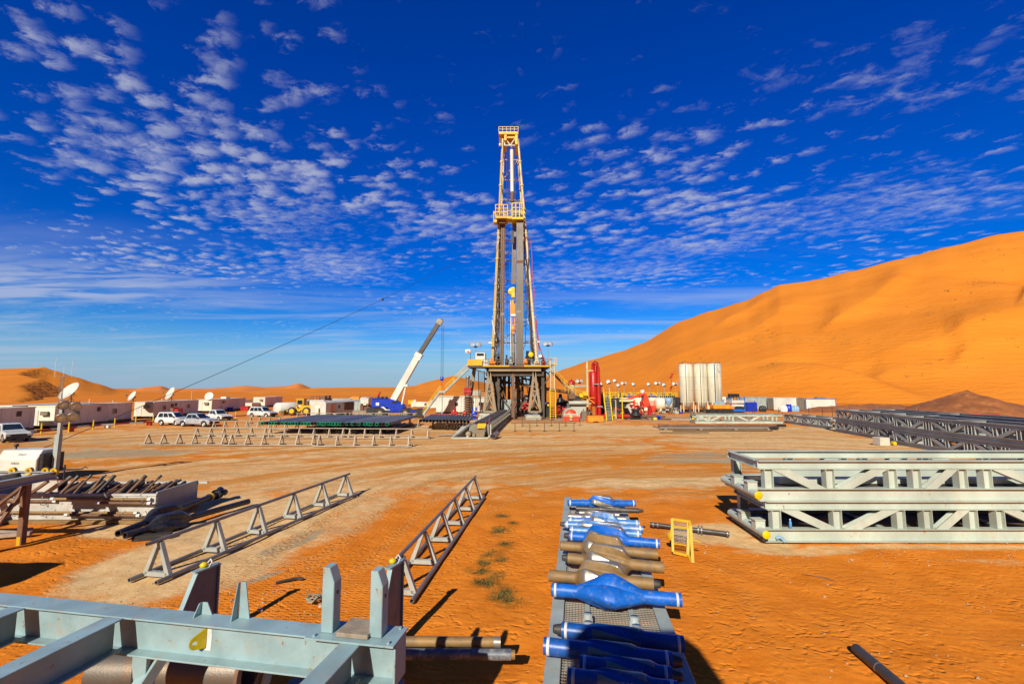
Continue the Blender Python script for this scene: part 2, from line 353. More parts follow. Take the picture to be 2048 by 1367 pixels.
xs = half([(22, .12, .16), (60, .16, .9), (400, 2, 20), (6000, 60, 900)])
ys = axis_pts(-400, 0, [(-20, 60, 15), (3, 8, .3), (26, .12, .15), (75, .15, .9), (400, 1.5, 20), (7000, 60, 900)])
patches = []   # (cx, cy, rx, ry, rot, clay, wet, weight): mineral patches, where the yard shows them
def patch(px, py, rx, ry, az, clay=0., wet=0., rust=0.):
    c = P(px, py); patches.append((c.x, c.y, rx, ry, math.radians(az), clay, wet, rust))
# pale clay hard-standing between and beside the racks
patch(520, 1040, 2.6, 6.5, 8, .85); patch(640, 1040, 2.0, 5.0, 8, .5); patch(420, 1120, 3.0, 2.8, 8, .7); patch(700, 960, 6, 3.5, 0, .5); patch(380, 1010, 3, 4, 8, .7); patch(330, 1120, 2.2, 2.6, 20, .75); patch(640, 1000, 2.4, 5.0, 8, .55); patch(250, 1160, 2.0, 1.3, 0, .6)
patch(575, 1085, .55, 1.5, 20, .2, .9); patch(520, 1155, .25, 1.0, 35, .2, .8); patch(500, 1040, 1.1, 2.2, 20, .5, .25)
patch(300, 960, 5, 5, 0, .55); patch(460, 930, 9, 4, 0, .45); patch(760, 940, 14, 5, 0, .5); patch(900, 890, 20, 9, 0, .45)
patch(1100, 852, 11, 6, 0, 1.0); patch(1350, 860, 26, 7, 0, .8); patch(1560, 880, 12, 9, 0, .7); patch(1720, 900, 7, 8, 0, .55, .25)
patch(1160, 950, 12, 2.6, 0, .7); patch(1300, 960, 8, 2.0, 0, .6); patch(600, 870, 30, 12, 0, .55); patch(200, 880, 14, 5, 0, .5, .5)
patch(240, 905, 7, 3.0, 0, .3, .9); patch(60, 900, 10, 3, 0, .3, .6); patch(1420, 915, 6.5, 3.2, 0, .3, .75); patch(1560, 935, 7, 1.6, 0, .3, .5); patch(1120, 915, 6, 1.2, 0, .2, .35)
patch(1420, 1062, 1.9, 1.3, -20, 1.0); patch(1520, 1085, 1.2, .6, 0, .9); patch(1850, 1092, 4.5, .35, 0, .6); patch(1600, 1100, 2.2, .35, 0, .6); patch(2000, 1120, 2.0, .3, 0, .35)
patch(110, 1026, 3.4, .8, 0, .9); patch(300, 1050, 2.8, 1.6, 10, .7); patch(1730, 980, 4, 4, 0, .4)
patch(1100, 838, 16, 6, 0, .2, .4, .9); patch(1330, 836, 16, 8, 0, .3, 0, .8)
stains = []
for px, py, r in ((1005,1030,.30),(1000,1060,.42),(1012,1085,.30),(985,1105,.33),(970,1125,.28),(1000,1118,.25),(960,1140,.30),(990,1150,.28),(972,1165,.34),(1010,1180,.34),(1020,1200,.34),(1000,1193,.25),(955,1162,.22), (1025,1045,.2)):
    c = P(px, py); stains.append((c.x, c.y, r))
TRACKS = {}
def paint_tracks():
    import bisect
    runs = [([(470,1195),(560,1135),(660,1065),(760,1000),(850,952),(960,912),(1090,885)],1),([(560,1205),(640,1150),(730,1080),(820,1005),(905,950),(1010,915),(1150,890)],1),([(300,1195),(420,1130),(560,1060),(680,990),(800,935),(930,905)],.8),
      ([(-50,930),(150,905),(400,897),(650,905),(900,925),(1150,945),(1450,955),(1700,945)],1),([(100,960),(400,930),(700,915),(1000,905),(1250,890),(1500,870),(1650,858)],1),([(850,905),(1000,885),(1200,872),(1400,868),(1560,875)],1),([(900,930),(1050,900),(1250,885),(1450,885),(1620,900)],1),([(60,910),(250,880),(480,860)],.8),([(-20,935),(120,890),(300,865),(420,850)],.8),
      ([(1500,1360),(1440,1240),(1400,1130),(1330,1020),(1290,960)],.35),([(880,1060),(1000,990),(1120,955),(1300,935)],.8),([(1000,1000),(1150,975),(1350,985),(1440,1000)],.6),([(740,975),(600,960),(400,950),(200,960)],.8)]
    for pts, wgt in runs:
        W_ = [P(*p) for p in pts]; out = []
        for i in range(len(W_)-1):
            a0 = W_[max(0, i-1)]; a1 = W_[i]; a2 = W_[i+1]; a3 = W_[min(len(W_)-1, i+2)]; n = max(2, int((a2-a1).length/.07))
            for k in range(n):
                t = k/n; out.append(.5*((2*a1)+(a2-a0)*t+(2*a0-5*a1+4*a2-a3)*t*t+(3*a1-a0-3*a2+a3)*t**3))
        for i in range(1, len(out)-1):
            d = (out[i+1]-out[i-1]).normalized(); nrm = Vector((-d.y, d.x, 0)); f = wgt*smooth(0, 60, i)*smooth(0, 60, len(out)-i)
            for sd in (-.85, .85):
                c = out[i]+nrm*sd; i0 = bisect.bisect_left(xs, c.x-.32); j0 = bisect.bisect_left(ys, c.y-.32)
                for jj in range(j0, min(len(ys), j0+8)):
                    if ys[jj] > c.y+.32: break
                    for ii in range(i0, min(len(xs), i0+8)):
                        if xs[ii] > c.x+.32: break
                        v = f*(1-smooth(.10, .30, math.hypot(xs[ii]-c.x, ys[jj]-c.y)))
                        if v > TRACKS.get((ii, jj), 0): TRACKS[(ii, jj)] = v
paint_tracks()
def build_ground():
    nx, ny = len(xs), len(ys); vs = []; A = []
    TR = [0.0]*(nx*ny)
    for (ii, jj), v in TRACKS.items(): TR[jj*nx+ii] = v
    for jy, y in enumerate(ys):
        for jx, x in enumerate(xs):
            inn = abs(x) < 75 and -3 < y < 95
            vs.append((x, y, gz(x, y)-.03*TR[jy*nx+jx] if inn else -.03))
            clay = wet = rust = 0.; st = 0.
            if abs(x) < 130 and 0 < y < 170:
                w = .35*n2(x, y, .25, 9)+.22*n2(x, y, .9, 4)
                for cx, cy, rx, ry, az, c, we, ru in patches:
                    dx, dy = x-cx, y-cy
                    if abs(dx) > 2*max(rx, ry) or abs(dy) > 2*max(rx, ry): continue
                    u = dx*math.cos(az)-dy*math.sin(az); v = dx*math.sin(az)+dy*math.cos(az)
                    k = 1-smooth(.55, 1.25, math.hypot(u/rx, v/ry)+w)
                    clay = max(clay, c*k); wet = max(wet, we*k); rust = max(rust, ru*k)
                for cx, cy, r in stains:
                    d = math.hypot(x-cx, y-cy)
                    if d < 2.6*r: st = max(st, 1-smooth(.1, 1.5, d/r+.9*n2(x, y, 2.6, 6)))
            A.append((clay, wet, rust, st))
    fs = [(j*nx+i, j*nx+i+1, (j+1)*nx+i+1, (j+1)*nx+i) for j in range(ny-1) for i in range(nx-1)]
    me = bpy.data.meshes.new('ground'); me.from_pydata(vs, [], fs); me.polygons.foreach_set('use_smooth', [True]*len(fs))
    a = me.color_attributes.new('minerals', 'FLOAT_COLOR', 'POINT'); a.data.foreach_set('color', [c for t in A for c in t]); a2 = me.attributes.new('tyres', 'FLOAT', 'POINT'); a2.data.foreach_set('value', TR); me.update()
    o = bpy.data.objects.new('ground', me); col.objects.link(o); tag(o, kind='structure')
    m = bpy.data.materials.new('ground_sand'); m.use_nodes = True; nt = m.node_tree; N = nt.nodes.new; L = nt.links.new
    b = nt.nodes['Principled BSDF']; b.inputs['Specular IOR Level'].default_value = .06
    geo = N('ShaderNodeNewGeometry'); pos = geo.outputs['Position']
    def mapped(sx, sy, rot=0.0):
        mp = N('ShaderNodeMapping'); L(pos, mp.inputs['Vector']); mp.inputs['Scale'].default_value = (sx, sy, 1); mp.inputs['Rotation'].default_value = (0, 0, rot); return mp.outputs[0]
    def nz(sc_, vec, det=5, ro=.6, dist=0.):
        n = N('ShaderNodeTexNoise'); n.inputs['Scale'].default_value = sc_; n.inputs['Detail'].default_value = det; n.inputs['Roughness'].default_value = ro; n.inputs['Distortion'].default_value = dist; L(vec, n.inputs['Vector']); return n.outputs['Fac']
    def rmp(f, a_, b_, lo=0., hi=1.):
        n = N('ShaderNodeMapRange'); n.interpolation_type = 'SMOOTHSTEP'; L(f, n.inputs['Value'])
        n.inputs['From Min'].default_value = a_; n.inputs['From Max'].default_value = b_; n.inputs['To Min'].default_value = lo; n.inputs['To Max'].default_value = hi; return n.outputs[0]
    def mt(op, a_, b_=None, c_=None):
        n = N('ShaderNodeMath'); n.operation = op
        for i, v in enumerate((a_, b_, c_)):
            if v is None: continue
            if isinstance(v, (int, float)): n.inputs[i].default_value = v
            else: L(v, n.inputs[i])
        return n.outputs[0]
    def mix(f, a_, c2):
        n = N('ShaderNodeMix'); n.data_type = 'RGBA'
        for s_, v in ((n.inputs[0], f), (n.inputs[6], a_), (n.inputs[7], c2)):
            if isinstance(v, (int, float)): s_.default_value = v
            elif isinstance(v, tuple): s_.default_value = (*v, 1)
            else: L(v, s_)
        return n.outputs[2]
    at = N('ShaderNodeAttribute'); at.attribute_name = 'minerals'
    sp = N('ShaderNodeSeparateColor'); L(at.outputs['Color'], sp.inputs[0]); clay, wet, rust = sp.outputs; stain = at.outputs['Alpha']
    iso = mapped(1, 1); wide = mapped(.7, 1.0); fine = nz(9, iso, 6, .65); med = nz(.9, iso, 6, .6); streaks = nz(.55, wide, 6, .65, .4)
    sand = mix(rmp(med, .3, .7), (.60, .165, .012), (.74, .225, .022))
    sand = mix(rmp(fine, .45, .75, 0, .35), sand, (.72, .30, .030))
    claycol = mix(rmp(nz(2.2, iso, 7, .7), .35, .68), (.62, .37, .15), (.76, .52, .25))
    claycol = mix(rmp(nz(.5, wide, 6, .7), .48, .66, 0, .55), claycol, (.42, .29, .14))
    # beyond the foreground the yard is an even, driven-over mixture
    sepp = N('ShaderNodeSeparateXYZ'); L(pos, sepp.inputs[0]); X, Y = sepp.outputs[0], sepp.outputs[1]
    yard = rmp(Y, 17, 27); far = rmp(Y, 70, 140)
    c1 = mt('ADD', clay, mt('MULTIPLY', mt('MULTIPLY', yard, mt('SUBTRACT', 1.0, far)), rmp(streaks, .40, .62, .10, .62)))
    edge = mt('MULTIPLY', mt('SUBTRACT', nz(3.5, iso, 6, .7), .5), .9)
    cf = rmp(mt('ADD', c1, mt('MULTIPLY', edge, rmp(c1, 0, .3))), .12, .75)
    colr = mix(cf, sand, claycol)
    # driven arcs: tyres swept in long bends across the yard
    cxx, cyy = 13.0, 16.0
    dx = mt('SUBTRACT', X, cxx); dy = mt('MULTIPLY', mt('SUBTRACT', Y, cyy), 1.35)
    rad = mt('SQRT', mt('ADD', mt('MULTIPLY', dx, dx), mt('MULTIPLY', dy, dy)))
    rad = mt('ADD', rad, mt('MULTIPLY', nz(.12, iso, 2), 5))
    cb = N('ShaderNodeCombineXYZ'); L(rad, cb.inputs[0]); L(mt('MULTIPLY', mt('ARCTAN2', dy, dx), 2.0), cb.inputs[1])
    arcs = nz(.42, cb.outputs[0], 7, .66, .5)
    am = mt('MULTIPLY', mt('MULTIPLY', yard, rmp(Y, 66, 52)), rmp(arcs, .46, .60, 0, .85))
    colr = mix(am, colr, mix(rmp(fine, .3, .7), (.50, .165, .012), (.60, .23, .03)))
    rad2 = mt('SQRT', mt('ADD', mt('POWER', mt('SUBTRACT', X, -34), 2), mt('POWER', mt('MULTIPLY', mt('SUBTRACT', Y, 90), 1.1), 2)))
    cb2 = N('ShaderNodeCombineXYZ'); L(rad2, cb2.inputs[0]); L(mt('MULTIPLY', Y, .03), cb2.inputs[1])
    arcs2 = nz(.35, cb2.outputs[0], 7, .66, .5)
    colr = mix(mt('MULTIPLY', mt('MULTIPLY', yard, rmp(arcs2, .50, .66, 0, .6)), rmp(X, 10, -8)), colr, (.50, .18, .02))
    wetc = mix(rmp(fine, .3, .7), (.27, .22, .13), (.42, .34, .21))
    colr = mix(rmp(mt('ADD', wet, mt('MULTIPLY', mt('SUBTRACT', streaks, .5), 1.2)), .35, .9, 0, .85), colr, wetc)
    colr = mix(mt('MULTIPLY', rust, .75), colr, mix(rmp(med, .35, .65), (.30, .12, .06), (.40, .22, .12)))
    colr = mix(mt('MULTIPLY', stain, rmp(nz(6, iso, 6, .75), .30, .60, .30, 1.0)), colr, (.10, .075, .015))
    ty = N('ShaderNodeAttribute'); ty.attribute_name = 'tyres'; tyre = mt('MULTIPLY', ty.outputs['Fac'], rmp(nz(2.0, iso, 4), .36, .56, .25, 1))
    colr = mix(mt('MULTIPLY', tyre, .55), colr, mix(cf, (.62, .24, .05), (.52, .27, .09)))
    # crumbs of gravel and clay
    vo = N('ShaderNodeTexVoronoi'); vo.inputs['Scale'].default_value = 11; L(iso, vo.inputs['Vector'])
    peb = mt('MULTIPLY', rmp(vo.outputs['Distance'], .16, .08), rmp(nz(1.7, iso, 3), .50, .62, 0, 1))
    sepc = N('ShaderNodeSeparateColor'); L(vo.outputs['Color'], sepc.inputs[0])
    pcol = mix(sepc.outputs[0], (.62, .50, .36), (.20, .12, .07))
    colr = mix(mt('MULTIPLY', peb, rmp(clay, 0.0, .4, .25, .9)), colr, pcol)
    L(colr, b.inputs['Base Color']); b.inputs['Roughness'].default_value = .92
    # relief: wind ripples, footprints, tyre lugs, crumbs
    rip = N('ShaderNodeTexWave'); rip.wave_type = 'BANDS'; rip.bands_direction = 'Y'; rip.inputs['Scale'].default_value = 1.0; rip.inputs['Distortion'].default_value = 9; rip.inputs['Detail'].default_value = 3; rip.inputs['Detail Scale'].default_value = 1.6
    L(mapped(.55, 1.3, .3), rip.inputs['Vector'])
    v2 = N('ShaderNodeTexVoronoi'); v2.feature = 'SMOOTH_F1'; v2.inputs['Scale'].default_value = 3.4; v2.inputs['Smoothness'].default_value = .6
    wob = N('ShaderNodeVectorMath'); wob.operation = 'ADD'; L(mapped(1, 1.5, .2), wob.inputs[0])
    nn = N('ShaderNodeTexNoise'); nn.inputs['Scale'].default_value = 2.5; L(pos, nn.inputs['Vector']); L(nn.outputs['Color'], wob.inputs[1]); L(wob.outputs[0], v2.inputs['Vector'])
    soft = mt('SUBTRACT', 1.0, cf)
    feet = mt('MULTIPLY', rmp(v2.outputs['Distance'], .0, .55), mt('MULTIPLY', soft, rmp(nz(.45, iso, 3), .36, .60, .15, 1.0)))
    # tyre lug rows between the two racks, running away from the camera
    lug = N('ShaderNodeTexWave'); lug.wave_type = 'BANDS'; lug.bands_direction = 'X'; lug.inputs['Scale'].default_value = 1.6; lug.inputs['Distortion'].default_value = 1.5
    L(mapped(1, .07, R(3)), lug.inputs['Vector'])
    lug2 = N('ShaderNodeTexWave'); lug2.wave_type = 'BANDS'; lug2.bands_direction = 'Y'; lug2.inputs['Scale'].default_value = 2.6; lug2.inputs['Distortion'].default_value = 2; L(iso, lug2.inputs['Vector'])
    zone = mt('MULTIPLY', mt('MULTIPLY', rmp(X, -9.5, -7), rmp(X, -1.2, -2.6)), mt('MULTIPLY', rmp(Y, 9, 11), rmp(Y, 25, 20)))
    lugs = mt('MULTIPLY', mt('MULTIPLY', rmp(lug.outputs['Fac'], .45, .6), lug2.outputs['Fac']), zone)
    h = mt('ADD', mt('MULTIPLY', rip.outputs['Fac'], mt('MULTIPLY', soft, .005)), mt('MULTIPLY', feet, .040))
    h = mt('ADD', h, mt('MULTIPLY', lugs, .02)); h = mt('ADD', h, mt('MULTIPLY', fine, .022)); h = mt('ADD', h, mt('MULTIPLY', peb, .015))
    h = mt('ADD', h, mt('MULTIPLY', mt('MULTIPLY', am, arcs), .10))
    lv = N('ShaderNodeTexVoronoi'); lv.inputs['Scale'].default_value = 7.5; L(iso, lv.inputs['Vector'])
    h = mt('ADD', h, mt('MULTIPLY', mt('MULTIPLY', ty.outputs['Fac'], lv.outputs['Distance']), .06))
    bp = N('ShaderNodeBump'); bp.inputs['Strength'].default_value = .7; bp.inputs['Distance'].default_value = 1.0; L(h, bp.inputs['Height'])
    L(bp.outputs[0], b.inputs['Normal']); me.materials.append(m); return m
build_ground()

# ---------------------------------------------------------------- dunes
def dune_mat(name, c0, c1, haze=0.0):
    m = bpy.data.materials.new(name); m.use_nodes = True; nt = m.node_tree; N = nt.nodes.new; L = nt.links.new
    b = nt.nodes['Principled BSDF']; b.inputs['Specular IOR Level'].default_value = .1; b.inputs['Roughness'].default_value = .95
    geo = N('ShaderNodeNewGeometry'); mp = N('ShaderNodeMapping'); L(geo.outputs['Position'], mp.inputs['Vector']); mp.inputs['Scale'].default_value = (.35, 1, 2.2)
    n = N('ShaderNodeTexNoise'); n.inputs['Scale'].default_value = .035; n.inputs['Detail'].default_value = 9; n.inputs['Roughness'].default_value = .6; L(mp.outputs[0], n.inputs['Vector'])
    mr = N('ShaderNodeMapRange'); L(n.outputs['Fac'], mr.inputs['Value']); mr.inputs['From Min'].default_value = .35; mr.inputs['From Max'].default_value = .65
    mx = N('ShaderNodeMix'); mx.data_type = 'RGBA'; L(mr.outputs[0], mx.inputs[0]); mx.inputs[6].default_value = (*c0, 1); mx.inputs[7].default_value = (*c1, 1)
    L(mx.outputs[2], b.inputs['Base Color'])
    n2_ = N('ShaderNodeTexNoise'); n2_.inputs['Scale'].default_value = .25; n2_.inputs['Detail'].default_value = 8; n2_.inputs['Roughness'].default_value = .6; L(mp.outputs[0], n2_.inputs['Vector'])
    n3_ = N('ShaderNodeTexWave'); n3_.inputs['Scale'].default_value = .16; n3_.inputs['Distortion'].default_value = 7; n3_.inputs['Detail'].default_value = 4; n3_.inputs['Detail Scale'].default_value = 1.4; n3_.bands_direction = 'Z'; L(geo.outputs['Position'], n3_.inputs['Vector'])
    ad = N('ShaderNodeMath'); ad.operation = 'MULTIPLY_ADD'; L(n3_.outputs['Fac'], ad.inputs[0]); ad.inputs[1].default_value = .22; L(n2_.outputs['Fac'], ad.inputs[2])
    bp = N('ShaderNodeBump'); bp.inputs['Strength'].default_value = .6; bp.inputs['Distance'].default_value = 1.0; L(ad.outputs[0], bp.inputs['Height']); L(bp.outputs[0], b.inputs['Normal'])
    return m
DM = dune_mat('dune_sand', (.60, .186, .016), (.665, .220, .022))
DMF = dune_mat('dune_sand_far', (.62, .19, .035), (.70, .235, .05))
def interp(pts, x):
    if x <= pts[0][0]: return pts[0][1:]
    for a, b in zip(pts, pts[1:]):
        if x <= b[0]:
            t = (x-a[0])/(b[0]-a[0]); t2 = t*t*(3-2*t)*.35+t*.65
            return tuple(a[i]+(b[i]-a[i])*t2 for i in range(1, len(a)))
    return pts[-1][1:]
def dune(name, ridge, foot, u0, u1, nu, nt_, prof, detail=None, mat=None, back=.6):
    """ridge: (px, py, distance) along the crest; foot: (px, distance). Surface climbs from foot to crest and falls behind it."""
    vs = []; rows = nt_+10
    for i in range(nu+1):
        px = u0+(u1-u0)*i/nu
        py, D = interp(ridge, px); F, = interp(foot, px)
        r = W(px, py, D); rx = r.x/D
        for j in range(rows+1):
            if j <= nt_:
                t = j/nt_; Y = F+(D-F)*t; z = -2+(r.z+2)*prof(t)
            else:
                t = 1+(j-nt_)/10*back; Y = D+(D-F)*(t-1)*1.4; z = r.z*(1-((j-nt_)/10)**1.1)-2*((j-nt_)/10)
            x = rx*Y
            if detail: z += detail(px, t, x, Y, r.z)
            vs.append((x, Y, z))
    fs = [(i*(rows+1)+j, (i+1)*(rows+1)+j, (i+1)*(rows+1)+j+1, i*(rows+1)+j+1) for i in range(nu) for j in range(rows)]
    me = bpy.data.meshes.new(name); me.from_pydata(vs, [], fs); me.polygons.foreach_set('use_smooth', [True]*len(fs)); me.update()
    me.materials.append(mat or DM)
    o = bpy.data.objects.new(name, me); col.objects.link(o); tag(o, kind='structure'); return o, vs, rows+1
def seg_d(px, py, a, b):
    ax, ay = a; bx, by = b; dx, dy = bx-ax, by-ay; t = max(0, min(1, ((px-ax)*dx+(py-ay)*dy)/(dx*dx+dy*dy+1e-9)))
    return math.hypot(px-ax-t*dx, py-ay-t*dy)
right_ridge = [(1060,770,640),(1100,749,620),(1130,737,600),(1180,720,570),(1240,703,540),(1280,688,520),(1365,641,480),(1420,622,460),(1490,602,440),(1530,583,430),(1560,569,425),(1605,564,420),(1640,558,415),(1700,543,405),(1800,518,395),(1900,493,385),(2000,468,380),(2048,462,378),(2200,440,370),(2500,400,360),(3000,420,360)]
right_foot = [(1060, 260), (1300, 200), (1500, 165), (1700, 150), (2048, 140), (3000, 150)]
def rprof(t): return .80*t**1.15+.20*(t*t*(3-2*t))
# low relief of the great dune: drifting shoulders, a hollow and slip faces (distances and offsets in metres)
CREASES = [([(1620,.40),(1680,.47),(1740,.56),(1800,.70),(1850,.78)],5.5,.035,.16),([(1280,.34),(1400,.42),(1500,.50),(1600,.66),(1640,.72)],3.5,.06,.14),([(1300,.20),(1450,.24),(1560,.26),(1640,.30)],3,.05,.1),([(1860,.16),(1960,.22),(2100,.22),(2300,.16)],5.5,.03,.14),([(1700,.12),(1800,.16),(1900,.15)],3,.03,.08),([(1400,.62),(1480,.72),(1560,.84)],4,.05,.12),([(2010,.30),(2040,.44),(2060,.58),(2090,.72)],7,.08,.10)]
def rdetail(px, t, x, Y, zr):
    k = min(1, t*4)*min(1, max(0, (1-t))*5)
    w = 12*n2(x, Y, .008, 3); z = 0
    z += k*(2.2*n2(x+.9*Y, (Y-.3*x)*.35, .009, 1)+.5*n2(x, Y, .03, 2)+.15*n2(x, Y, .11, 7))
    # long shoulders and slip faces: a sharp lip, steep on the side turned from the camera's left
    for pts, amp, w0, w1 in CREASES:
        if pts[0][0] < px < pts[-1][0]:
            tc, = interp(pts, px); s = t-tc+.012*n2(x, Y, .02, 6); e = smooth(pts[0][0], pts[0][0]+60, px)*(1-smooth(pts[-1][0]-60, pts[-1][0], px))
            z += .85*amp*e*(math.exp(-(s/w1)**2) if s > 0 else math.exp(-abs(s/w0)**1.3))*min(1, (1-t)*6)
    # small horned dune at the foot
    cx = (1645-1024)/FPX*190; dx, dy = x-cx, Y-190
    s = (dx+.25*dy)/16
    z += 7.5*math.exp(-(s*s if s < 0 else (s*2.0)**2))*math.exp(-(dy/26)**2)
    cx = (2050-1024)/FPX*205; dx, dy = x-cx, Y-205
    z += 9*math.exp(-(dx/60)**2)*(math.exp(-((dy)/9)**2) if dy < 0 else math.exp(-(dy/38)**2))
    cx = (2055-1024)/FPX*290; dx, dy = x-cx, Y-290
    z -= 9*math.exp(-(dx/26)**2-(dy/30)**2)*k
    return z
dR, dv, drow = dune('dunes', right_ridge, right_foot, 1060, 2900, 420, 150, rprof, rdetail)
# middle distance ridge behind the camp
mid_ridge = [(-900,790,700),(430,790,520),(480,786,520),(540,779,520),(600,777,520),(640,775,510),(720,774,500),(790,774,480),(830,771,460),(850,764,440),(880,757,430),(907,751,430),(930,756,430),(952,761,440),(985,768,450),(1015,772,460),(1050,768,470),(1100,772,480),(1200,790,480)]
mid_foot = [(-900, 300), (430, 330), (1200, 260)]
dune('dunes', mid_ridge, mid_foot, 380, 1200, 160, 40, lambda t: t**.9, lambda px, t, x, Y, zr: min(1, t*4)*min(1, max(0, 1-t)*5)*(2.2*n2(x, Y, .012, 4)+.7*n2(x, Y, .05, 5)), DM)
far_ridge = [(-900,770,1500),(150,790,1300),(225,783,1250),(260,780,1200),(290,774,1150),(322,772,1150),(345,781,1150),(400,779,1100),(440,776,1100),(490,771,1100),(530,774,1100),(570,772,1080),(598,766,1080),(628,777,1080),(660,781,1080),(700,785,1100),(1100,786,1100)]
dune('dunes', far_ridge, [(-900, 600), (1100, 600)], 150, 1100, 200, 40, lambda t: t**.85, lambda px, t, x, Y, zr: min(1, t*4)*min(1, max(0, 1-t)*5)*(5*n2(x*.6, Y, .006, 4)+1.5*n2(x, Y, .02, 5)), DMF)
# left dune: lit back, sinuous crest, shaded slip face falling to the right
def left_dune():
    cp = [(62,811,150),(47,804,165),(44,797,180),(56,792,196),(62,785,214),(50,777,240),(44,769,265),(62,764,287),(84,757,310),(62,752,335),(40,747,360),(46,742,385),(70,737,410),(88,734,436)]
    crest = []
    for px, py, Y in cp: w_ = W(px, py, Y); crest.append((Y, w_.x, w_.z))
    sky = [(88,734),(110,740),(150,752),(200,767),(240,779),(290,784),(345,786),(420,790)]
    vs = []; YY = [125+(620-125)*j/230 for j in range(231)]; XX = [-780+620*i/330 for i in range(331)]
    for Y in YY:
        xc, zc = interp(crest, Y)
        if Y > 436: xc = W(88, 700, Y).x; zc = max(-4, 25-(Y-436)*.2)
        if Y < 150: zc = -3+(zc+3)*max(0, (Y-125)/25)
        f = max(0, (Y-140)/290)**3.4 if Y < 430 else 1
        for X in XX:
            px = 1024+FPX*X/Y; py, = interp(sky, px); zf = (CAM_H+(776-py)*min(Y, 430)/FPX+3)*f-3
            if Y > 436: zf = min(zf, zf-(Y-436)*.12)
            if X < xc: z = zc-(xc-X)*.03-((xc-X)*.010)**2+max(0, min(1, (xc-X)/60))*(3.0*n2(X, Y, .012, 2))
            else:
                slip = zc-(X-xc)*.50; d = (slip-min(zf, zc))/3.0
                z = min(zf, zc) if d < -1 else (slip if d > 1 else min(zf, zc)+3.0*(d+1)**2/4)
                z = max(z, slip)
            vs.append((X, Y, max(z, -4)+.35*n2(X, Y, .03, 4)-.3))
    n = len(XX); fs = [(j*n+i, j*n+i+1, (j+1)*n+i+1, (j+1)*n+i) for j in range(len(YY)-1) for i in range(n-1)]
    me = bpy.data.meshes.new('dunes'); me.from_pydata(vs, [], fs); me.polygons.foreach_set('use_smooth', [True]*len(fs)); me.materials.append(DM); me.update()
    o = bpy.data.objects.new('dunes', me); col.objects.link(o); tag(o, kind='structure')
left_dune()
# scattered dry tufts on the great dune (uncountable speckle, one object)
mb = MB()
rnd = random.Random(3)
def dune_pt(px, t):
    i = int((px-1060)/(2900-1060)*420); j = int(t*150); return Vector(dv[i*drow+j])
clusters = [(1430,.28,60,.05,16),(1520,.42,55,.05,26),(1640,.34,60,.06,22),(1700,.30,40,.04,16),(1860,.42,60,.08,26),(1960,.62,50,.12,34),(1990,.78,50,.06,22),(1620,.5,120,.2,12),(1960,.22,80,.05,20),(1840,.18,90,.04,14),(1380,.35,60,.08,8),(1530,.20,30,.03,14)]
for px, t, sp, st, n in clusters:
    for _ in range(n):
        a = px+rnd.gauss(0, sp*.6); tt = max(.03, min(.97, t+rnd.gauss(0, st*.6)))
        if not 1070 < a < 2880: continue
        p = dune_pt(a, tt); r = rnd.uniform(.4, 1.3)*(1.7 if rnd.random() < .1 else 1)
        for _k in range(7):
            q = p+Vector((rnd.gauss(0, r*.5), rnd.gauss(0, r*.5), rnd.uniform(.1, .5)*r)); s = r*.35
            mb.add([q+Vector((rnd.uniform(-s, s), rnd.uniform(-s, s), rnd.uniform(-s, s)*.7)) for _q in range(3)], [(0, 1, 2)])
single(mb, 'desert_tufts', M['sandbush'], 'small dry tufts scattered over the great orange dune', 'tufts', kind='stuff', loc=(0,0,0))
mb = MB(); rnd = random.Random(23)
for px0, px1, py0, py1, n in ((180, 720, 960, 1230, 420), (1480, 2048, 1083, 1130, 260), (380, 700, 1180, 1235, 90), (1300, 1500, 1030, 1110, 80), (860, 1100, 930, 1200, 70), (1400, 2048, 1120, 1360, 60), (0, 400, 1040, 1170, 80)):
    for _ in range(n):
        c = P(rnd.uniform(px0, px1), rnd.uniform(py0, py1)); r_ = abs(rnd.gauss(0, .016))+.008; c.z = gz(c.x, c.y)+r_*.3
        o_ = [Vector((rnd.uniform(.6, 1.3)*r_*a, rnd.uniform(.6, 1.3)*r_*b, r_*e*.7)) for a, b, e in ((1,0,0),(0,1,0),(-1,0,0),(0,-1,0),(0,0,1),(0,0,-1))]
        mb.add([c+v for v in o_], [(0,1,4),(1,2,4),(2,3,4),(3,0,4),(1,0,5),(2,1,5),(3,2,5),(0,3,5)])
single(mb, 'gravel', pm('gravel', (.42, .30, .18), .9, dirt=(.12, .08, .05), dirt_amt=.5, dirt_scale=9, bump=0), 'loose small gravel and crumbs scattered over the near sand', 'gravel', kind='stuff', loc=(0, 0, 0))
# low dry weeds growing in a strip of the near sand (uncountable)
mb = MB(); rnd = random.Random(17)
for cx_, cy_, r_ in stains:
    for _ in range(int(150*r_/.3)):
        a = rnd.uniform(0, 6.3); q = r_*abs(rnd.gauss(0, .55)); x, y = cx_+q*math.cos(a), cy_+q*math.sin(a)
        if n2(x, y, 3.1, 6) < -.12: continue
        h_ = rnd.uniform(.03, .11); t_ = rnd.uniform(0, 6.3); w_ = .012; z = gz(x, y)-.01; dx_, dy_ = math.cos(t_), math.sin(t_)
        mb.add([(x-dy_*w_, y+dx_*w_, z), (x+dy_*w_, y-dx_*w_, z), (x+dx_*h_*.9, y+dy_*h_*.9, z+h_)], [(0, 1, 2)])
single(mb, 'dry_weeds', pm('weeds', (.13, .10, .02), .9, dirt_amt=.3, bump=0), 'strip of low dry olive weeds on the orange sand left of the stabilizer skid', 'weeds', kind='stuff', loc=(0, 0, 0))
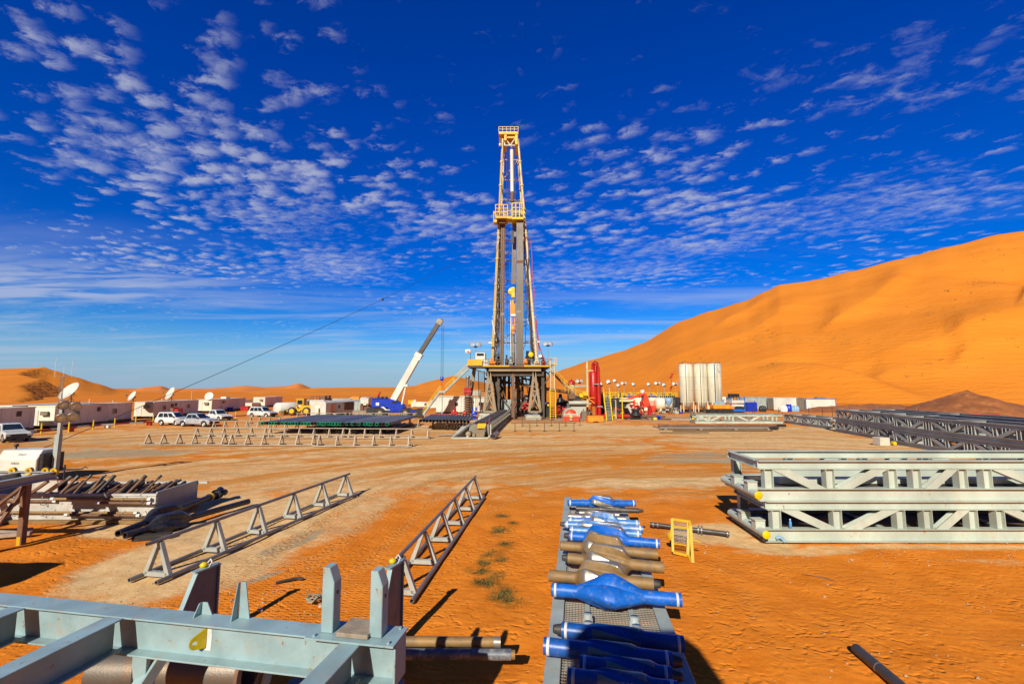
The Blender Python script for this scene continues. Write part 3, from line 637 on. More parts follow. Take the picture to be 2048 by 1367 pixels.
# bulldozed heap of brown sand at the right edge of the yard
def heap():
    c = W(1990, 832, 92); pk = W(1982, 782, 96); mb = MB(); n, k = 90, 40; vs = []
    for j in range(k+1):
        for i in range(n):
            a = 2*math.pi*i/n; t = j/k
            rr = 13.5*(1+.12*n2(math.cos(a)*1.3, math.sin(a)*1.3, 1, 2)); x = c.x+rr*t*math.cos(a); y = 97+rr*t*math.sin(a)
            z = (pk.z+.3)*(1-t)**1.12*(1+.1*n2(math.cos(a), math.sin(a), 1.5, 5))-.2+.25*n2(x, y, .35, 3)*min(1, 4*t*(1-t)*2)+.12*n2(x, y, 1.1, 4)
            vs.append((x, y, z))
    mb.add(vs, [(j*n+i, j*n+(i+1)%n, (j+1)*n+(i+1)%n, (j+1)*n+i) for j in range(k) for i in range(n)], True)
    m = pm('heap_sand', (.27, .085, .02), .95, dirt=(.52, .20, .05), dirt_amt=.5, dirt_scale=.5, bump=.8, bscale=3)
    single(mb, 'sand_heap', m, 'conical heap of brown dug sand behind the dark trusses at the right', 'sand heap')
    # low dug bank running left from it
    mb = MB(); vs = []; A, B = W(1560, 826, 104), W(1960, 822, 112); n, k = 120, 10
    for i in range(n+1):
        p = A.lerp(B, i/n)
        for j in range(k+1):
            t = j/k*2-1; y = p.y+t*7; x = p.x
            z = 1.5*(1-t*t)*smooth(0, .25, i/n)*(1+.5*n2(x, y, .12, 1))+.3*n2(x, y, .5, 8)-.3
            vs.append((x, y, z))
    mb.add(vs, [(i*(k+1)+j, (i+1)*(k+1)+j, (i+1)*(k+1)+j+1, i*(k+1)+j+1) for i in range(n) for j in range(k)], True)
    o = single(mb, 'sand_bank', m, kind='structure', label='low brown sand bank along the far right edge of the yard', cat='sand bank')
heap()
# ---------------------------------------------------------------- foreground skid of blue-grey beams
FZ = 2.28                                    # height of its deck
A = P(-420, 1142, FZ); B = P(813, 1262, FZ)  # far edge of the front beam
ex = (B-A).normalized(); ey = Vector((-ex.y, ex.x, 0)); FL = (B-A).length
def F(s, t, z=FZ): v = B+ex*s+ey*t; return Vector((v.x, v.y, z))     # s: metres from the right end, t: metres behind(+)/towards camera(-)
RFZ = Matrix.Rotation(math.atan2(ex.y, ex.x), 3, 'Z')
sk = thing('steel_skid_frame', 'large blue-grey painted steel beam frame with two upright posts at the bottom left', 'steel frame', F(-4, -1.5, 0))
mb = MB(); mb.ibeam(F(-FL, -.16, FZ-.23), F(-.02, -.16, FZ-.23), .46, .30, .022, .016)
mb.box(F(-.012, -.16, FZ-.225), (.025, .31, .465), rot=Matrix.Rotation(math.atan2(ex.y, ex.x), 3, 'Z'))
mb.build('front_beam', M['steel_near'], sk, bevel=.006)
# inner beams run towards the camera
def cross(s0, s1, L=5.6, h=.42, w=.26):
    mb = MB(); a = F(s0, -.318, FZ-.24); d = (F(s1, -L, FZ-.24)-a); mb.ibeam(a, a+d, h, w, .022, .016); mb.build('cross_beam', M['steel_near'], sk, bevel=.005)
q0 = P(935, 1300, FZ)
for ax, ay in ((718, 1272), (269, 1219), (83, 1199), (-60, 1180), (-200, 1170)):
    s_ = (P(ax, ay, FZ-.03)-B).dot(ex); a = F(s_, -.32, FZ-.2)
    mb = MB(); mb.ibeam(a, F(s_, -4.9, FZ-.2), .40, .25, .022, .016); mb.build('cross_beam', M['steel_near'], sk, bevel=.005)
# rear long beam nearer the camera, mostly below the frame edge
mb = MB(); mb.ibeam(F(-FL, -5.1, FZ-.26), F(-.5, -5.1, FZ-.26), .46, .3, .022, .016); mb.build('rear_beam', M['steel_near'], sk)
b = MB()
for k in range(26): q = F(-FL+.2+k*.33, -.025, FZ+.0); b.tube(q, q+Vector((0, 0, .006)), .007, 6)
b.build('weld_studs', M['steel_near'], sk)
# legs carry the frame
for s in (-9.0, -6.3, -3.5, -.3):
    for t in (-.16, -5.1):
        mb = MB(); mb.bar(F(s, t, .0), F(s, t, FZ-.46), .18, .18); mb.build('leg', M['steel_near'], sk)
# brace from the front beam down to the ground on the near side
mb = MB(); a = P(338, 1285, FZ-.47); mb.bar(a, P(262, 1400, FZ-.95), .16, .16); mb.build('diagonal_brace', M['steel_near'], sk, bevel=.01)
# bolted plate with two bevelled upright posts
pl = MB(); pa = P(655, 1238, FZ+.012); pc = P(812, 1275, FZ+.012)
rz_f = math.atan2(ex.y, ex.x); RF = Matrix.Rotation(rz_f, 3, 'Z')
s0 = (pa-B).dot(ex); pl.box((F(s0, -.16, FZ+.013)+F(-.02, -.16, FZ+.013))/2, (abs(s0)+.02, .44, .022), RF)
for s in (s0+.08, -.08):
    for t in (-.33, .0): pl.tube(F(s, t, FZ+.024), F(s, t, FZ+.05), .02, 6)
pl.build('post_plate', M['steel_near'], sk, bevel=.003)
def post(s, w=.155, d=.17, h=.74):
    mb = MB(); c = F(s, -.16, 0); X = ex*(w/2); z0, z1 = FZ+.026, FZ+.026+h
    Yv = ey*(d/2)
    # pentagon seen from the camera's side: top bevelled on the right
    prof = [(-1, z0), (1, z0), (1, z1-.17), (.15, z1), (-1, z1)]
    mb.prism([c-Yv+X*a+Vector((0, 0, z)) for a, z in prof], Yv*2)
    o = mb.build('upright_post', M['steel_near'], sk, bevel=.008)
    mb = MB(); q = c+X*1.0+Vector((0, 0, z1-.3)); mb.tube(q, q+ex*.004, .022, 12); mb.build('bolt_hole', M['black'], o_local(o, sk))
    return o
def o_local(o, root):
    OFF[o.name] = OFF[root.name]; return o
post((P(668, 1252, FZ)-B).dot(ex)+.02); post((P(770, 1262, FZ)-B).dot(ex)-.03)
# gussets standing on the beam
for px, py, h in ((421, 1221, .15), (487, 1233, .44), (4, 1175, .16)):
    s = (P(px, py, FZ)-B).dot(ex); c = F(s, -.06, FZ); mb = MB()
    mb.prism([c+ex*(-.06), c+ex*(.11), c+ex*(.03)+Vector((0, 0, h)), c+ex*(-.04)+Vector((0, 0, h))], ey*.014)
    mb.prism([c+ex*(-.06)-ey*.11, c+ex*(-.06)+ey*.002, c+ex*(-.045)+ey*.002+Vector((0, 0, h)), c+ex*(-.045)-ey*.04+Vector((0, 0, h))], ex*-.012)
    mb.build('gusset', M['steel_near'], sk, bevel=.002)
# yellow lifting lug with white primer patch
c = P(424, 1266, FZ-.21); s = (c-B).dot(ex); yb = -.16-.012
lug = MB(); cc = F(s, -.17, FZ-.22)
pts = [(0, -.11), (0, .13)]
for k in range(9):
    a = R(70-140*k/8); pts.append((-.12-.06*math.cos(a), -.02+.075*math.sin(a)))
dirn = (-ey*.8-ex*.6).normalized()
def lp(u, z): return cc+dirn*(-u)*1.0+Vector((0, 0, z))
outer = [lp(u, z) for u, z in pts]
hole = [lp(-.12+.032*math.cos(2*math.pi*k/14), -.02+.032*math.sin(2*math.pi*k/14)) for k in range(14)]
nv = dirn.cross(Vector((0, 0, 1))).normalized()*.014
# ring plate: outer boundary resampled by angle around the hole
hc = lp(-.12, -.02)
def ring(off):
    o_, i_ = [], []
    for k in range(28):
        a = 2*math.pi*k/28; d = dirn*math.cos(a)+Vector((0, 0, math.sin(a)))
        best = 1e9
        for i in range(len(outer)):
            p, q = outer[i]-hc, outer[(i+1) % len(outer)]-hc
            p2, q2 = (p.dot(dirn), p.z), (q.dot(dirn), q.z); dx, dz = q2[0]-p2[0], q2[1]-p2[1]
            den = math.cos(a)*dz-math.sin(a)*dx
            if abs(den) < 1e-9: continue
            tt = (p2[0]*dz-p2[1]*dx)/den; ss = (p2[0]*math.sin(a)-p2[1]*math.cos(a))/den
            if tt > 0 and -1e-6 <= ss <= 1+1e-6: best = min(best, tt)
        if best > 1: best = .07
        o_.append(hc+d*best+off); i_.append(hc+d*.027+off)
    return o_, i_
o1, i1 = ring(nv); o2, i2 = ring(-nv); n = 28; vs = o1+i1+o2+i2; fs = []
for k in range(n):
    j = (k+1) % n
    fs += [(k, j, n+j, n+k), (2*n+k, 3*n+k, 3*n+j, 2*n+j), (k, 2*n+k, 2*n+j, j), (n+k, n+j, 3*n+j, 3*n+k)]
lug.add(vs, fs); lo = lug.build('lifting_lug', M['lug'], sk)
mb = MB(); pr = [(-.05, -.14), (.04, -.14), (.055, .04), (.04, .13), (.0, .155), (-.04, .13), (-.05, .04)]
mb.prism([F(s, 0, FZ-.22)+ex*(u+.03)-ey*(.16+.009)+Vector((0, 0, z)) for u, z in pr], -ey*.003); mb.build('primer_patch', M['band'], sk)
# weathered board lying between the posts, pale board below
mb = MB(); a = P(668, 1252, FZ+.03); s1 = (a-B).dot(ex)
mb.box(F(s1/2-.1, -.13, FZ+.026+.028), (.40, .36, .05), RF)
single(mb, 'wooden_board', M['wood'], 'weathered grey-brown board lying between the two upright posts of the beam frame', 'board', bevel=.006)
mb = MB(); q = P(740, 1345, 1.5); mb.box(q, (.46, .55, .06), Matrix.Rotation(R(-12), 3, 'Z')@Matrix.Rotation(R(4), 3, 'X')); mb.box(q-Vector((.0, .0, .45)), (.40, .4, .84), Matrix.Rotation(R(-12), 3, 'Z'))
single(mb, 'timber_block', M['palewood'], 'pale flaking timber block under the right corner of the beam frame', 'timber block', bevel=.01)
# pipes poking out to the right underneath
def pipe_thing(name, p, q, r, mat, label, cat='pipe', group=None, ends=None, t=.02):
    T = thing(name, label, cat, ((p.x+q.x)/2, (p.y+q.y)/2, min(p.z, q.z)-r), group=group)
    d = (q-p).normalized(); b = MB(); b.pipe(p, q, r, t, 18); b.build('pipe_body', mat, T)
    if ends:
        for k, (m2, l, rr) in ends.items():
            e = MB(); e0 = (q if k == 'q' else p); dd = d if k == 'q' else -d; e.pipe(e0-dd*l*.6, e0+dd*l*.4, rr, rr-r+.02 if rr > r else .02, 18); e.build('coupling', m2, T)
    return T
p = P(560, 1270, .62); q = P(996, 1283, .62); pipe_thing('pipe', Vector((p.x, q.y+.05, .62)), q, .085, M['mud'], 'beige dusty pipe sticking out under the right end of the beam frame', ends={'q': (M['worn'], .12, .092)})
p = P(560, 1290, .50); q = P(1022, 1308, .50); pipe_thing('pipe', Vector((p.x, q.y+.05, .50)), q, .09, pm('bluewhite_pipe', (.10, .115, .14), .5, .2, dirt=(.5, .47, .40), dirt_amt=.6, dirt_scale=5), 'blue-white scuffed pipe with threaded end, nearer of the two poking out right', ends={'q': (M['mud'], .18, .075)})
# cross timbers they rest on
for x in (-1.9, -3.6):
    mb = MB(); mb.box((x, 7.35, .19), (.2, 1.6, .38)); single(mb, 'timber_sleeper', M['wood'], 'timber sleeper under the pipes, %s the beam frame\'s right post' % ('below' if x > -2 else 'further left than'), 'timber sleeper', bevel=.01)
# big worn pipe with a flange under the frame
p = P(190, 1345, 1.05); q = P(500, 1338, 1.05)
T = thing('large_pipe', 'large worn steel pipe with a rusty flange lying under the beam frame', 'pipe', ((p.x+q.x)/2, q.y, 0))
mb = MB(); mb.pipe(Vector((p.x, q.y, 1.05)), Vector((q.x-.02, q.y, 1.05)), .30, .03, 48); mb.build('pipe_body', M['bigpipe'], T)
mb = MB(); mb.pipe(Vector((q.x-.03, q.y, 1.05)), Vector((q.x+.02, q.y, 1.05)), .38, .12, 48); mb.build('flange', M['rustbrown'], T)
mb = MB(); mb.b2((p.x, q.y-.3, 0), (p.x+.2, q.y+.3, .78)); mb.b2((q.x-.6, q.y-.3, 0), (q.x-.4, q.y+.3, .78)); mb.build('cradle', M['wood'], T)
mb = MB(); mb.b2((q.x+.25, q.y-.5, .0), (q.x+1.15, q.y+.15, .75)); single(mb, 'wooden_crate', M['palewood'], 'pale dusty wooden crate beside the flange of the large pipe', 'crate', bevel=.01)
mb = MB(); c = P(545, 1315, .95); mb.bar(c, c+Vector((-.12, .05, -.42)), .14, .05); mb.bar(c, c+Vector((.06, .2, .34)), .1, .05); single(mb, 'angle_bracket', M['steel_near'], 'bent grey angle bracket hanging beside the rusty flange', 'bracket')
mb = MB()
for k in range(4):
    c = P(232+9*k, 1350+6*(k%2), .9); mb.path([c, c+Vector((.12, .05, .16)), c+Vector((.22, .0, .05)), c+Vector((.3, -.1, -.1))], .012, 6)
single(mb, 'wire_sling', M['worn'], 'loops of bare wire sling in the shade below the diagonal brace', 'wire sling')

# ---------------------------------------------------------------- triangle pipe racks
def pipe_rack(p0, p1, n, label, mats, h=1.02, w=.86, group=None, over=.35, th=.13, inset=.03):
    p0, p1 = Vector(p0), Vector(p1); L = (p1-p0).length; rz = math.atan2((p1-p0).y, (p1-p0).x)
    T = thing('pipe_rack', label, 'pipe rack', p0, rz, group, local=True)
    jr = random.Random(int(abs(p0.x*97)+abs(p0.y*31)))
    b = MB(); b.pipe((-over, 0, h+jr.uniform(-.015, .015)), (L+over, 0, h+jr.uniform(-.015, .015)), .052, .012, 12); b.build('top_rail', mats[1], T)
    for s in (-1, 1):
        b = MB(); b.pipe((-over*1.1, s*w/2, .075), (L+over*.9, s*w/2, .075), .058, .012, 12); b.build('base_rail', mats[1], T)
    for k in range(n):
        x = L*k/(n-1)+jr.uniform(-.05, .05); b = MB(); jr_o = jr.uniform(-.012, .012)
        for s in (-1, 1): b.bar((x, s*(w/2-.02), .09), (x, s*.035, h-.05), th, .06, up=(1, 0, 0)) if False else b.prism([(x-th*.5, s*(w/2+.0), .10), (x-th*.5, s*(w/2-th*1.05), .10), (x-th*.5, -s*.02+0, h-.05-.0), (x-th*.5, s*.075, h-.05)], (th, 0, 0))
        b.box((x, 0, .12), (th, w-.14, .12)); b.box((x, 0, h-.09), (th*1.1, .07, .1))
        tw_ = jr.uniform(-.05, .05); b.v = [(x+(v[0]-x)-v[1]*tw_, v[1]+jr_o, v[2]-.01) for v in b.v] if True else b.v
        b.build('triangle_frame', mats[0], T, bevel=.006 if th > .12 else 0)
    return T
nearm = (M['rack'], M['rail'])
pipe_rack(P(312, 1156), P(690, 993), 6, 'long grey triangle pipe rack left of centre in the foreground, beside the oily tools', nearm)
pipe_rack(P(800, 1192), P(948, 999), 6, 'grey triangle pipe rack in the centre foreground, leading away from the two upright posts', nearm)
# hinged end stands with yellow clamps (one at the near end of each line)
def end_stand(top, foot, side, label):
    top = Vector(top); foot = Vector(foot); T = thing('rack_stand', label, 'rack stand', (foot.x, foot.y, 0))
    d = Vector((.19, .98, 0)); r = Vector((.98, -.19, 0))
    b = MB(); t = top
    b.prism([Vector((t.x, t.y, t.z))-d*.25, Vector((t.x, t.y, t.z))+d*.30, Vector((t.x, t.y, .05))+d*.30, Vector((t.x, t.y, .05))-d*.95], r*.03)
    b.build('web_plate', M['stand_web_shaded'], T)
    b = MB(); b.bar(t-d*.25+r*.015, Vector((t.x, t.y, .05))-d*.95+r*.015, .10, .03, up=r.cross((t-d*.25)-(Vector((t.x, t.y, .05))-d*.95)))
    b.bar(t+d*.30+r*.015, Vector((t.x, t.y, .05))+d*.3+r*.015, .10, .03, up=d); b.build('edge_flange', M['steel_near'], T)
    b = MB(); b.box(t+r*.01+Vector((0, 0, .015)), (.14, .56, .03), Matrix.Rotation(R(-20), 3, 'Z')); b.build('cap_plate', M['steel_near'], T)
    b = MB(); b.lathe(t+Vector((-.05, 0, .03)), (0, 0, 1), [(0, .05), (.02, .075), (.06, .075), (.09, .04), (.1, 0)], 12); b.build('clamp', M['yellow_bright'], T)
    b = MB(); b.path([t+Vector((.06, 0, .02)), t+Vector((.1, .03, .12)), t+Vector((.05, .06, .17)), t+Vector((0, .05, .1)), t+Vector((-.02, .03, .03))], .014, 8); b.build('shackle', M['band'], T)
    return T
end_stand(P(412, 1136, 1.45), P(415, 1205, 0), 1, 'dark wedge-shaped stand with yellow clamp at the near end of the left rack')
end_stand(P(790, 1128, 1.62), P(770, 1215, 0), 1, 'wedge-shaped stand with yellow clamp standing just past the right post of the beam frame')
# bits on the sand
c = P(580, 1161, .03); mb = MB(); mb.path([c+Vector((-.32, -.12, 0)), c+Vector((-.1, -.03, .03)), c+Vector((.12, .1, .03)), c+Vector((.3, .13, 0))], .035, 6); single(mb, 'rubber_strip', M['rubber'], 'dark strip of rubber hose lying on the orange sand between the racks', 'rubber strip')
c = P(626, 1199, .05); mb = MB(); pts = []
for k in range(70):
    a = k*.55; rr = .14+.05*math.sin(k*.9); pts.append(c+Vector((rr*math.cos(a), rr*math.sin(a)*.9, .05+.05*math.sin(k*1.3))))
mb.path(pts, .014, 6); single(mb, 'rope_coil', M['rope'], 'tangled coil of frayed rope on the sand behind the beam frame', 'rope')
rnd = random.Random(11)
for i, (px, py, r) in enumerate(((383, 1218, .05), (410, 1225, .04), (480, 1222, .04), (520, 1220, .05), (642, 1212, .045), (667, 1220, .04))):
    c = P(px, py, .0); mb = MB(); bm = bmesh.new(); bmesh.ops.create_icosphere(bm, subdivisions=2, radius=r)
    mb.add([Vector((v.co.x*1.3, v.co.y, v.co.z*.7))*(1+.5*noise.noise(v.co*20+Vector((i, 0, 0))))+c+Vector((0, 0, r*.3)) for v in bm.verts], [tuple(v.index for v in f.verts) for f in bm.faces]); bm.free()
    single(mb, 'stone', M['concrete'], 'small pale stone on the sand behind the beam frame, %s from the left' % ordn(i), 'stone', 'stones behind the beam frame')

# ---------------------------------------------------------------- stabilizers and their grated skid
def stab(p, q, label, mat, r=.125, hump=.2, blades=4, twist=2.2, span=.30, centre=.5, pin=None, bands=True, blade_mat=None, rest=True, round_=.42, edge=(.40, .52), base_=.22):
    p, q = Vector(p), Vector(q); L = (q-p).length; d = (q-p).normalized()
    T = thing('drilling_stabilizer', label, 'stabilizer', ((p.x+q.x)/2, (p.y+q.y)/2, min(p.z, q.z)-r), group='stabilizers on the grated skid')
    up = Vector((0, 0, 1)); x = d.cross(up).normalized(); u = x.cross(d)
    a0, a1 = 0.0, L
    if pin == 'p': a0 = .16
    if pin == 'q': a1 = L-.16
    def H(t):
        k = (t/L-centre)/span
        if abs(k) >= 1: return 0
        return min(1, (1-abs(k))/round_) if True else 0
    def ring(rad, t, th): return p+d*t+(x*math.cos(th)+u*math.sin(th))*rad
    def body(tA, tB, n, seg, name, m, infl=0., mask=None):
        b = MB(); vs = []
        for i in range(n+1):
            t = tA+(tB-tA)*i/n; h = H(t); h = h if round_ > .6 else h*h*(3-2*h)
            for k in range(seg):
                th = 2*math.pi*k/seg-twist*(t/L-centre)*min(1, 1)
                ph = (2*math.pi*k/seg*blades) % (2*math.pi)
                bl = .5+.5*math.cos(ph); bl = smooth(*edge, bl) if edge else abs(ph/math.pi-1)
                vs.append(ring(r+infl+h*hump*(base_+(1-base_)*bl) if hump else r, t, th))
        b.add(vs, [(i*seg+k, (i+1)*seg+k, (i+1)*seg+(k+1)%seg, i*seg+(k+1)%seg) for i in range(n) for k in range(seg)], True)
        b.add([ring(r, tA, 2*math.pi*k/seg) for k in range(seg)], [tuple(range(seg))[::-1] if False else tuple(range(seg))]); b.add([ring(r, tB, 2*math.pi*k/seg) for k in range(seg)], [tuple(range(seg))[::-1]])
        o = b.build(name, m, T)
        me = o.data
        if blade_mat:     # worn hard-facing on the outermost faces of the blades
            me.materials.append(blade_mat); off = OFF[T.name]
            for f in me.polygons:
                c = Vector(f.center)+off-p; t = c.dot(d); rad = (c-d*t).length
                if hump and rad > r+hump*.86*max(.3, H(t)) and H(t) > .55 and len(f.vertices) == 4: f.material_index = 1
    body(a0, a1, 84, 96, 'body', mat)
    if bands:
        for t in (a0+.05, a1-.11):
            b = MB(); b.lathe(p+d*t, d, [(0, r-.002), (.002, r+.004), (.048, r+.004), (.05, r-.002)], 28); b.build('white_band', M['band'], T)
    if pin:
        b = MB(); s = p+d*a0 if pin == 'p' else p+d*a1; dd = -d if pin == 'p' else d
        prof = [(-.01, r*.86), (.0, r*.80)]
        for k in range(8): prof += [(.015+.016*k, r*(.80-.03*k)), (.023+.016*k, r*(.75-.03*k))]
        prof += [(.155, r*.5), (.16, 0)]
        b.lathe(s, dd, prof, 20); b.build('threaded_pin', M['pin'], T)
    else:
        b = MB(); b.lathe(p, -d, [(0, r*.99), (.012, r*.93), (.012, r*.6), (-.1, r*.5), (-.1, 0)], 20); b.build('end_collar', M['pin'], T)
    return T
SZ = .92
def stencil(T, p, q, txt, t, r, size=.05):
    d = (q-p).normalized(); v = (Vector((0, 0, CAM_H))-(p+d*t)); v = (v-d*v.dot(d)).normalized(); c = p+d*t+v*(r+.012); text_mesh('stencil', txt, M['band'], T, size, c, d, v.cross(d)*-1 if (v.cross(d)).z < 0 else v.cross(d), .001)
def SP(a, b): return P(a[0], a[1], SZ), P(b[0], b[1], SZ)
bl = M['blue']; wn = M['worn']; mud = M['mud']
navy = pm('navy_paint', (.008, .075, .31), .4, dirt=(.28, .24, .2), dirt_amt=.26, dirt_scale=7, rust_amt=.06, rust=(.2, .18, .16), rust_scale=10)
navy2 = None
scuff = pm('scuffed_blue', (.05, .20, .52), .4, .1, dirt=(.45, .42, .36), dirt_amt=.6, dirt_scale=7, bump=.2)
stabs = [
 ((1136,1005),(1271,1006),'glossy blue stabilizer with swirled blades, farthest on the grated skid',bl,dict(r=.115,hump=.17,blades=4,twist=3.4,span=.20,blade_mat=wn)),
 ((1152,1016),(1287,1021),'thin dark tool with threaded right end just in front of the farthest blue stabilizer',M['pin'],dict(r=.085,hump=.03,span=.2,bands=False,pin='q')),
 ((1150,1024),(1238,1030),'short grey-brown collar behind the pale worn stabilizers',wn,dict(r=.085,hump=.03,span=.3,bands=False,pin='p')),
 ((1138,1032),(1252,1038),'dull grey worn tool, fourth from the far end of the skid',wn,dict(r=.1,hump=.05,span=.3,bands=False)),
 ((1137,1040),(1279,1047),'blue stabilizer with broad white-scuffed blade, fifth from the far end',scuff,dict(r=.11,hump=.20,blades=3,twist=3.0,span=.22,blade_mat=wn)),
 ((1120,1047),(1286,1058),'long greyish stabilizer with white bands and dark pin on the left, under the scuffed blade',scuff,dict(r=.105,hump=.06,span=.3,pin='p',blade_mat=wn)),
 ((1140,1059),(1282,1068),'pale blue worn stabilizer lying just behind the bright blue winged one',scuff,dict(r=.105,hump=.10,span=.25,blade_mat=wn)),
 ((1128,1070),(1320,1087),'bright blue stabilizer with one tall swept wing, behind the muddy ones',bl,dict(r=.125,hump=.25,blades=3,twist=2.6,span=.24,centre=.46,pin='p',blade_mat=wn)),
 ((1122,1090),(1316,1108),'muddy brown stabilizer with dark left end, farthest of the three muddy ones',mud,dict(r=.125,hump=.25,blades=3,twist=2.6,span=.24,centre=.45,bands=False,blade_mat=wn)),
 ((1124,1114),(1328,1134),'muddy brown stabilizer with a blue threaded left tip, middle of the three muddy ones',mud,dict(r=.13,hump=.27,blades=3,twist=2.5,edge=(.25,.45),span=.24,centre=.46,bands=False,pin='p',blade_mat=wn)),
 ((1098,1150),(1322,1168),'muddy brown stabilizer with pitted right end, nearest of the three muddy ones',mud,dict(r=.125,hump=.27,blades=3,twist=2.5,edge=(.25,.45),span=.24,centre=.48,bands=False,pin='q',blade_mat=wn)),
 ((1104,1178),(1363,1199),'big bright blue stabilizer with fat melon-shaped blades in full sun',bl,dict(r=.13,hump=.27,blades=3,twist=1.5,span=.255,centre=.46,round_=.85,edge=None,base_=.42,blade_mat=None)),
 ((1106,1256),(1368,1287),'navy blue slim stabilizer with dark pin at its left end, first one in the shadow',navy,dict(r=.125,hump=.04,blades=3,twist=2.4,span=.24,pin='p',blade_mat=wn)),
 ((1088,1290),(1366,1323),'navy blue slim stabilizer whose white-banded left end catches the sun',navy,dict(r=.13,hump=.045,blades=3,twist=2.4,span=.22,pin='q',blade_mat=wn)),
 ((1160,1325),(1366,1352),'navy blue shorter stabilizer in shadow, second from the near end of the skid',navy,dict(r=.115,hump=.045,blades=3,twist=2.6,span=.3,pin='q',blade_mat=wn)),
 ((1137,1352),(1356,1380),'navy blue stabilizer half cut off at the bottom edge, nearest of all on the skid',navy,dict(r=.12,hump=.045,blades=3,twist=2.6,span=.3,blade_mat=wn)),
]
ends_ = []
for a, b, lab, m, kw in stabs:
    p, q = SP(a, b); TS = stab(p, q, lab, m, **kw)
    if m is navy: stencil(TS, p, q, 'NR 12-7/8', .85, kw['r']+.02, .045); ends_.append((p, q))
# bright steel edge on the nearest wing of the big one is part of its blade; now the skid
k0 = P(1086, 1360, .64); k1 = P(1126, 1020, .64); dk = (k1-k0).normalized(); ks = Vector((dk.y, -dk.x, 0)); WD = 2.36
k0 = k0-dk*2.6; LK = (k1-k0).length+2.2
def K(s, t, z=.64): v = k0+dk*s+ks*t; return Vector((v.x, v.y, z))
RK = Matrix.Rotation(math.atan2(dk.y, dk.x), 3, 'Z')
T = thing('grated_skid', 'long grey steel skid with mesh floor carrying the row of stabilizers', 'skid', K(LK/2, WD/2, 0))
for t in (.13, WD-.13):
    b = MB(); b.bar(K(0, t, .52), K(LK, t, .52), .26, .24); b.build('side_channel', M['steel'], T, bevel=.008)
for t in (.74, 1.62):
    b = MB(); b.bar(K(0, t, .60), K(LK, t, .60), .10, .06); b.build('runner', M['steel'], T)
b = MB(); n = 0
s = 0
while s < LK:
    b.bar(K(s, .26, .565), K(s, WD-.26, .565), .012, .02); s += .078
t = .30
while t < WD-.28:
    b.bar(K(0, t, .575), K(LK, t, .575), .012, .02); t += .062
gm = b.build('mesh_grating', pm('grating', (.38, .35, .29), .55, .3, dirt=(.35, .18, .08), dirt_amt=.4, rust_amt=.15), T)
b = MB(); s = .4
while s < LK: b.bar(K(s, .26, .46), K(s, WD-.26, .46), .16, .07); s += 1.45
b.build('cross_member', M['steel'], T)
for s in (.3, LK*.33, LK*.66, LK-.3):
    for t in (.13, WD-.13):
        b = MB(); b.bar(K(s, t, 0), K(s, t, .40), .2, .2); b.build('leg', M['steel'], T)
used = []
for p, q in ends_:
    for fr in (.27, .73):
        c = p.lerp(q, fr); s_ = (c-k0).dot(dk)-.24; t_ = .74 if fr < .5 else 1.62
        if any(abs(s_-a) < .16 and t_ == bb for a, bb in used): continue
        used.append((s_, t_)); b = MB(); c = K(s_, t_, 0)
        b.tube(K(s_, t_, .62), K(s_, t_, .80), .055, 12); b.tube(K(s_, t_, .80), K(s_, t_, .88), .082, 14); b.build('peg', M['steel'], T)
for s_, n in ((( P(1168,1232,.64)-k0).dot(dk), 2),):
    for t_ in (.74, 1.62):
        for k in range(3):
            b = MB(); b.lathe(K(s_-.28-.33*k, t_, .63), (0, 0, 1), [(0, .10), (.12, .10), (.13, .085), (.2, .085), (.2, 0)], 14); b.build('peg_socket', M['steel'], T)

# ---------------------------------------------------------------- yellow mesh tray, rod, pipe by the corner
T = thing('mesh_tray', 'yellow framed wire mesh tray standing tilted on the sand beside the stabilizers', 'mesh tray', P(1370, 1120))
Yt = P(1345, 1110).y; 
TL, TR, BL, BR = W(1344, 1037, Yt+.55), W(1378, 1042, Yt+.35), W(1346, 1103, Yt), W(1376, 1110, Yt-.1)
def frame(pts, r, nm, mat):
    b = MB()
    for i in range(len(pts)): b.bar(pts[i], pts[(i+1) % len(pts)], r, r)
    b.build(nm, mat, T)
frame([TL, TR, BR, BL], .075, 'back_frame', M['yellow'])
TR2, BR2 = W(1384, 1055, Yt-.1), W(1386, 1129, Yt-.55)
frame([TR, W(1381, 1052, Yt+.1), BR2, BR], .085, 'side_frame', M['yellow'])
mid = [W(1345, 1052, Yt+.42), W(1380, 1055, Yt+.25), W(1376, 1090, Yt), W(1348, 1086, Yt+.12)]
b = MB()
for k in range(17): b.tube(TL.lerp(mid[3], k/16) if False else TL.lerp(mid[3], k/16), TR.lerp(mid[2], k/16), .006, 5)
for k in range(13): b.tube(TL.lerp(TR, k/12), mid[3].lerp(mid[2], k/12), .006, 5)
b.build('wire_mesh', M['worn'], T)
b = MB(); b.bar(mid[0], mid[1], .08, .06); b.bar(mid[3], mid[2], .03, .03); b.build('cross_rail', M['yellow'], T)
b = MB(); c = W(1340, 1072, Yt+.3); b.lathe(c, (-.9, -.4, 0), [(0, .11), (.03, .13), (.06, .10), (.06, 0)], 14); b.bar(c, mid[0], .06, .04); b.build('round_bracket', M['yellow'], T)
b = MB(); c = W(1386, 1078, Yt-.2); b.bar(c, W(1400, 1083, Yt-.25), .05, .04); b.build('handle', M['yellow'], T)
p, q = P(1300, 1047, .12), P(1459, 1067, .12)
T = thing('flanged_rod', 'dark threaded rod with collars lying behind the yellow mesh tray', 'rod', ((p.x+q.x)/2, (p.y+q.y)/2, 0)); d = (q-p).normalized(); L = (q-p).length
b = MB(); b.tube(p, q, .075, 16); b.build('shaft', M['pin'], T)
for t in (.04, .10, .62, .66, .97):
    b = MB(); b.tube(p+d*L*t, p+d*(L*t+.04), .105 if t not in (.62, .66) else .16, 18); b.build('collar', M['rail'], T)
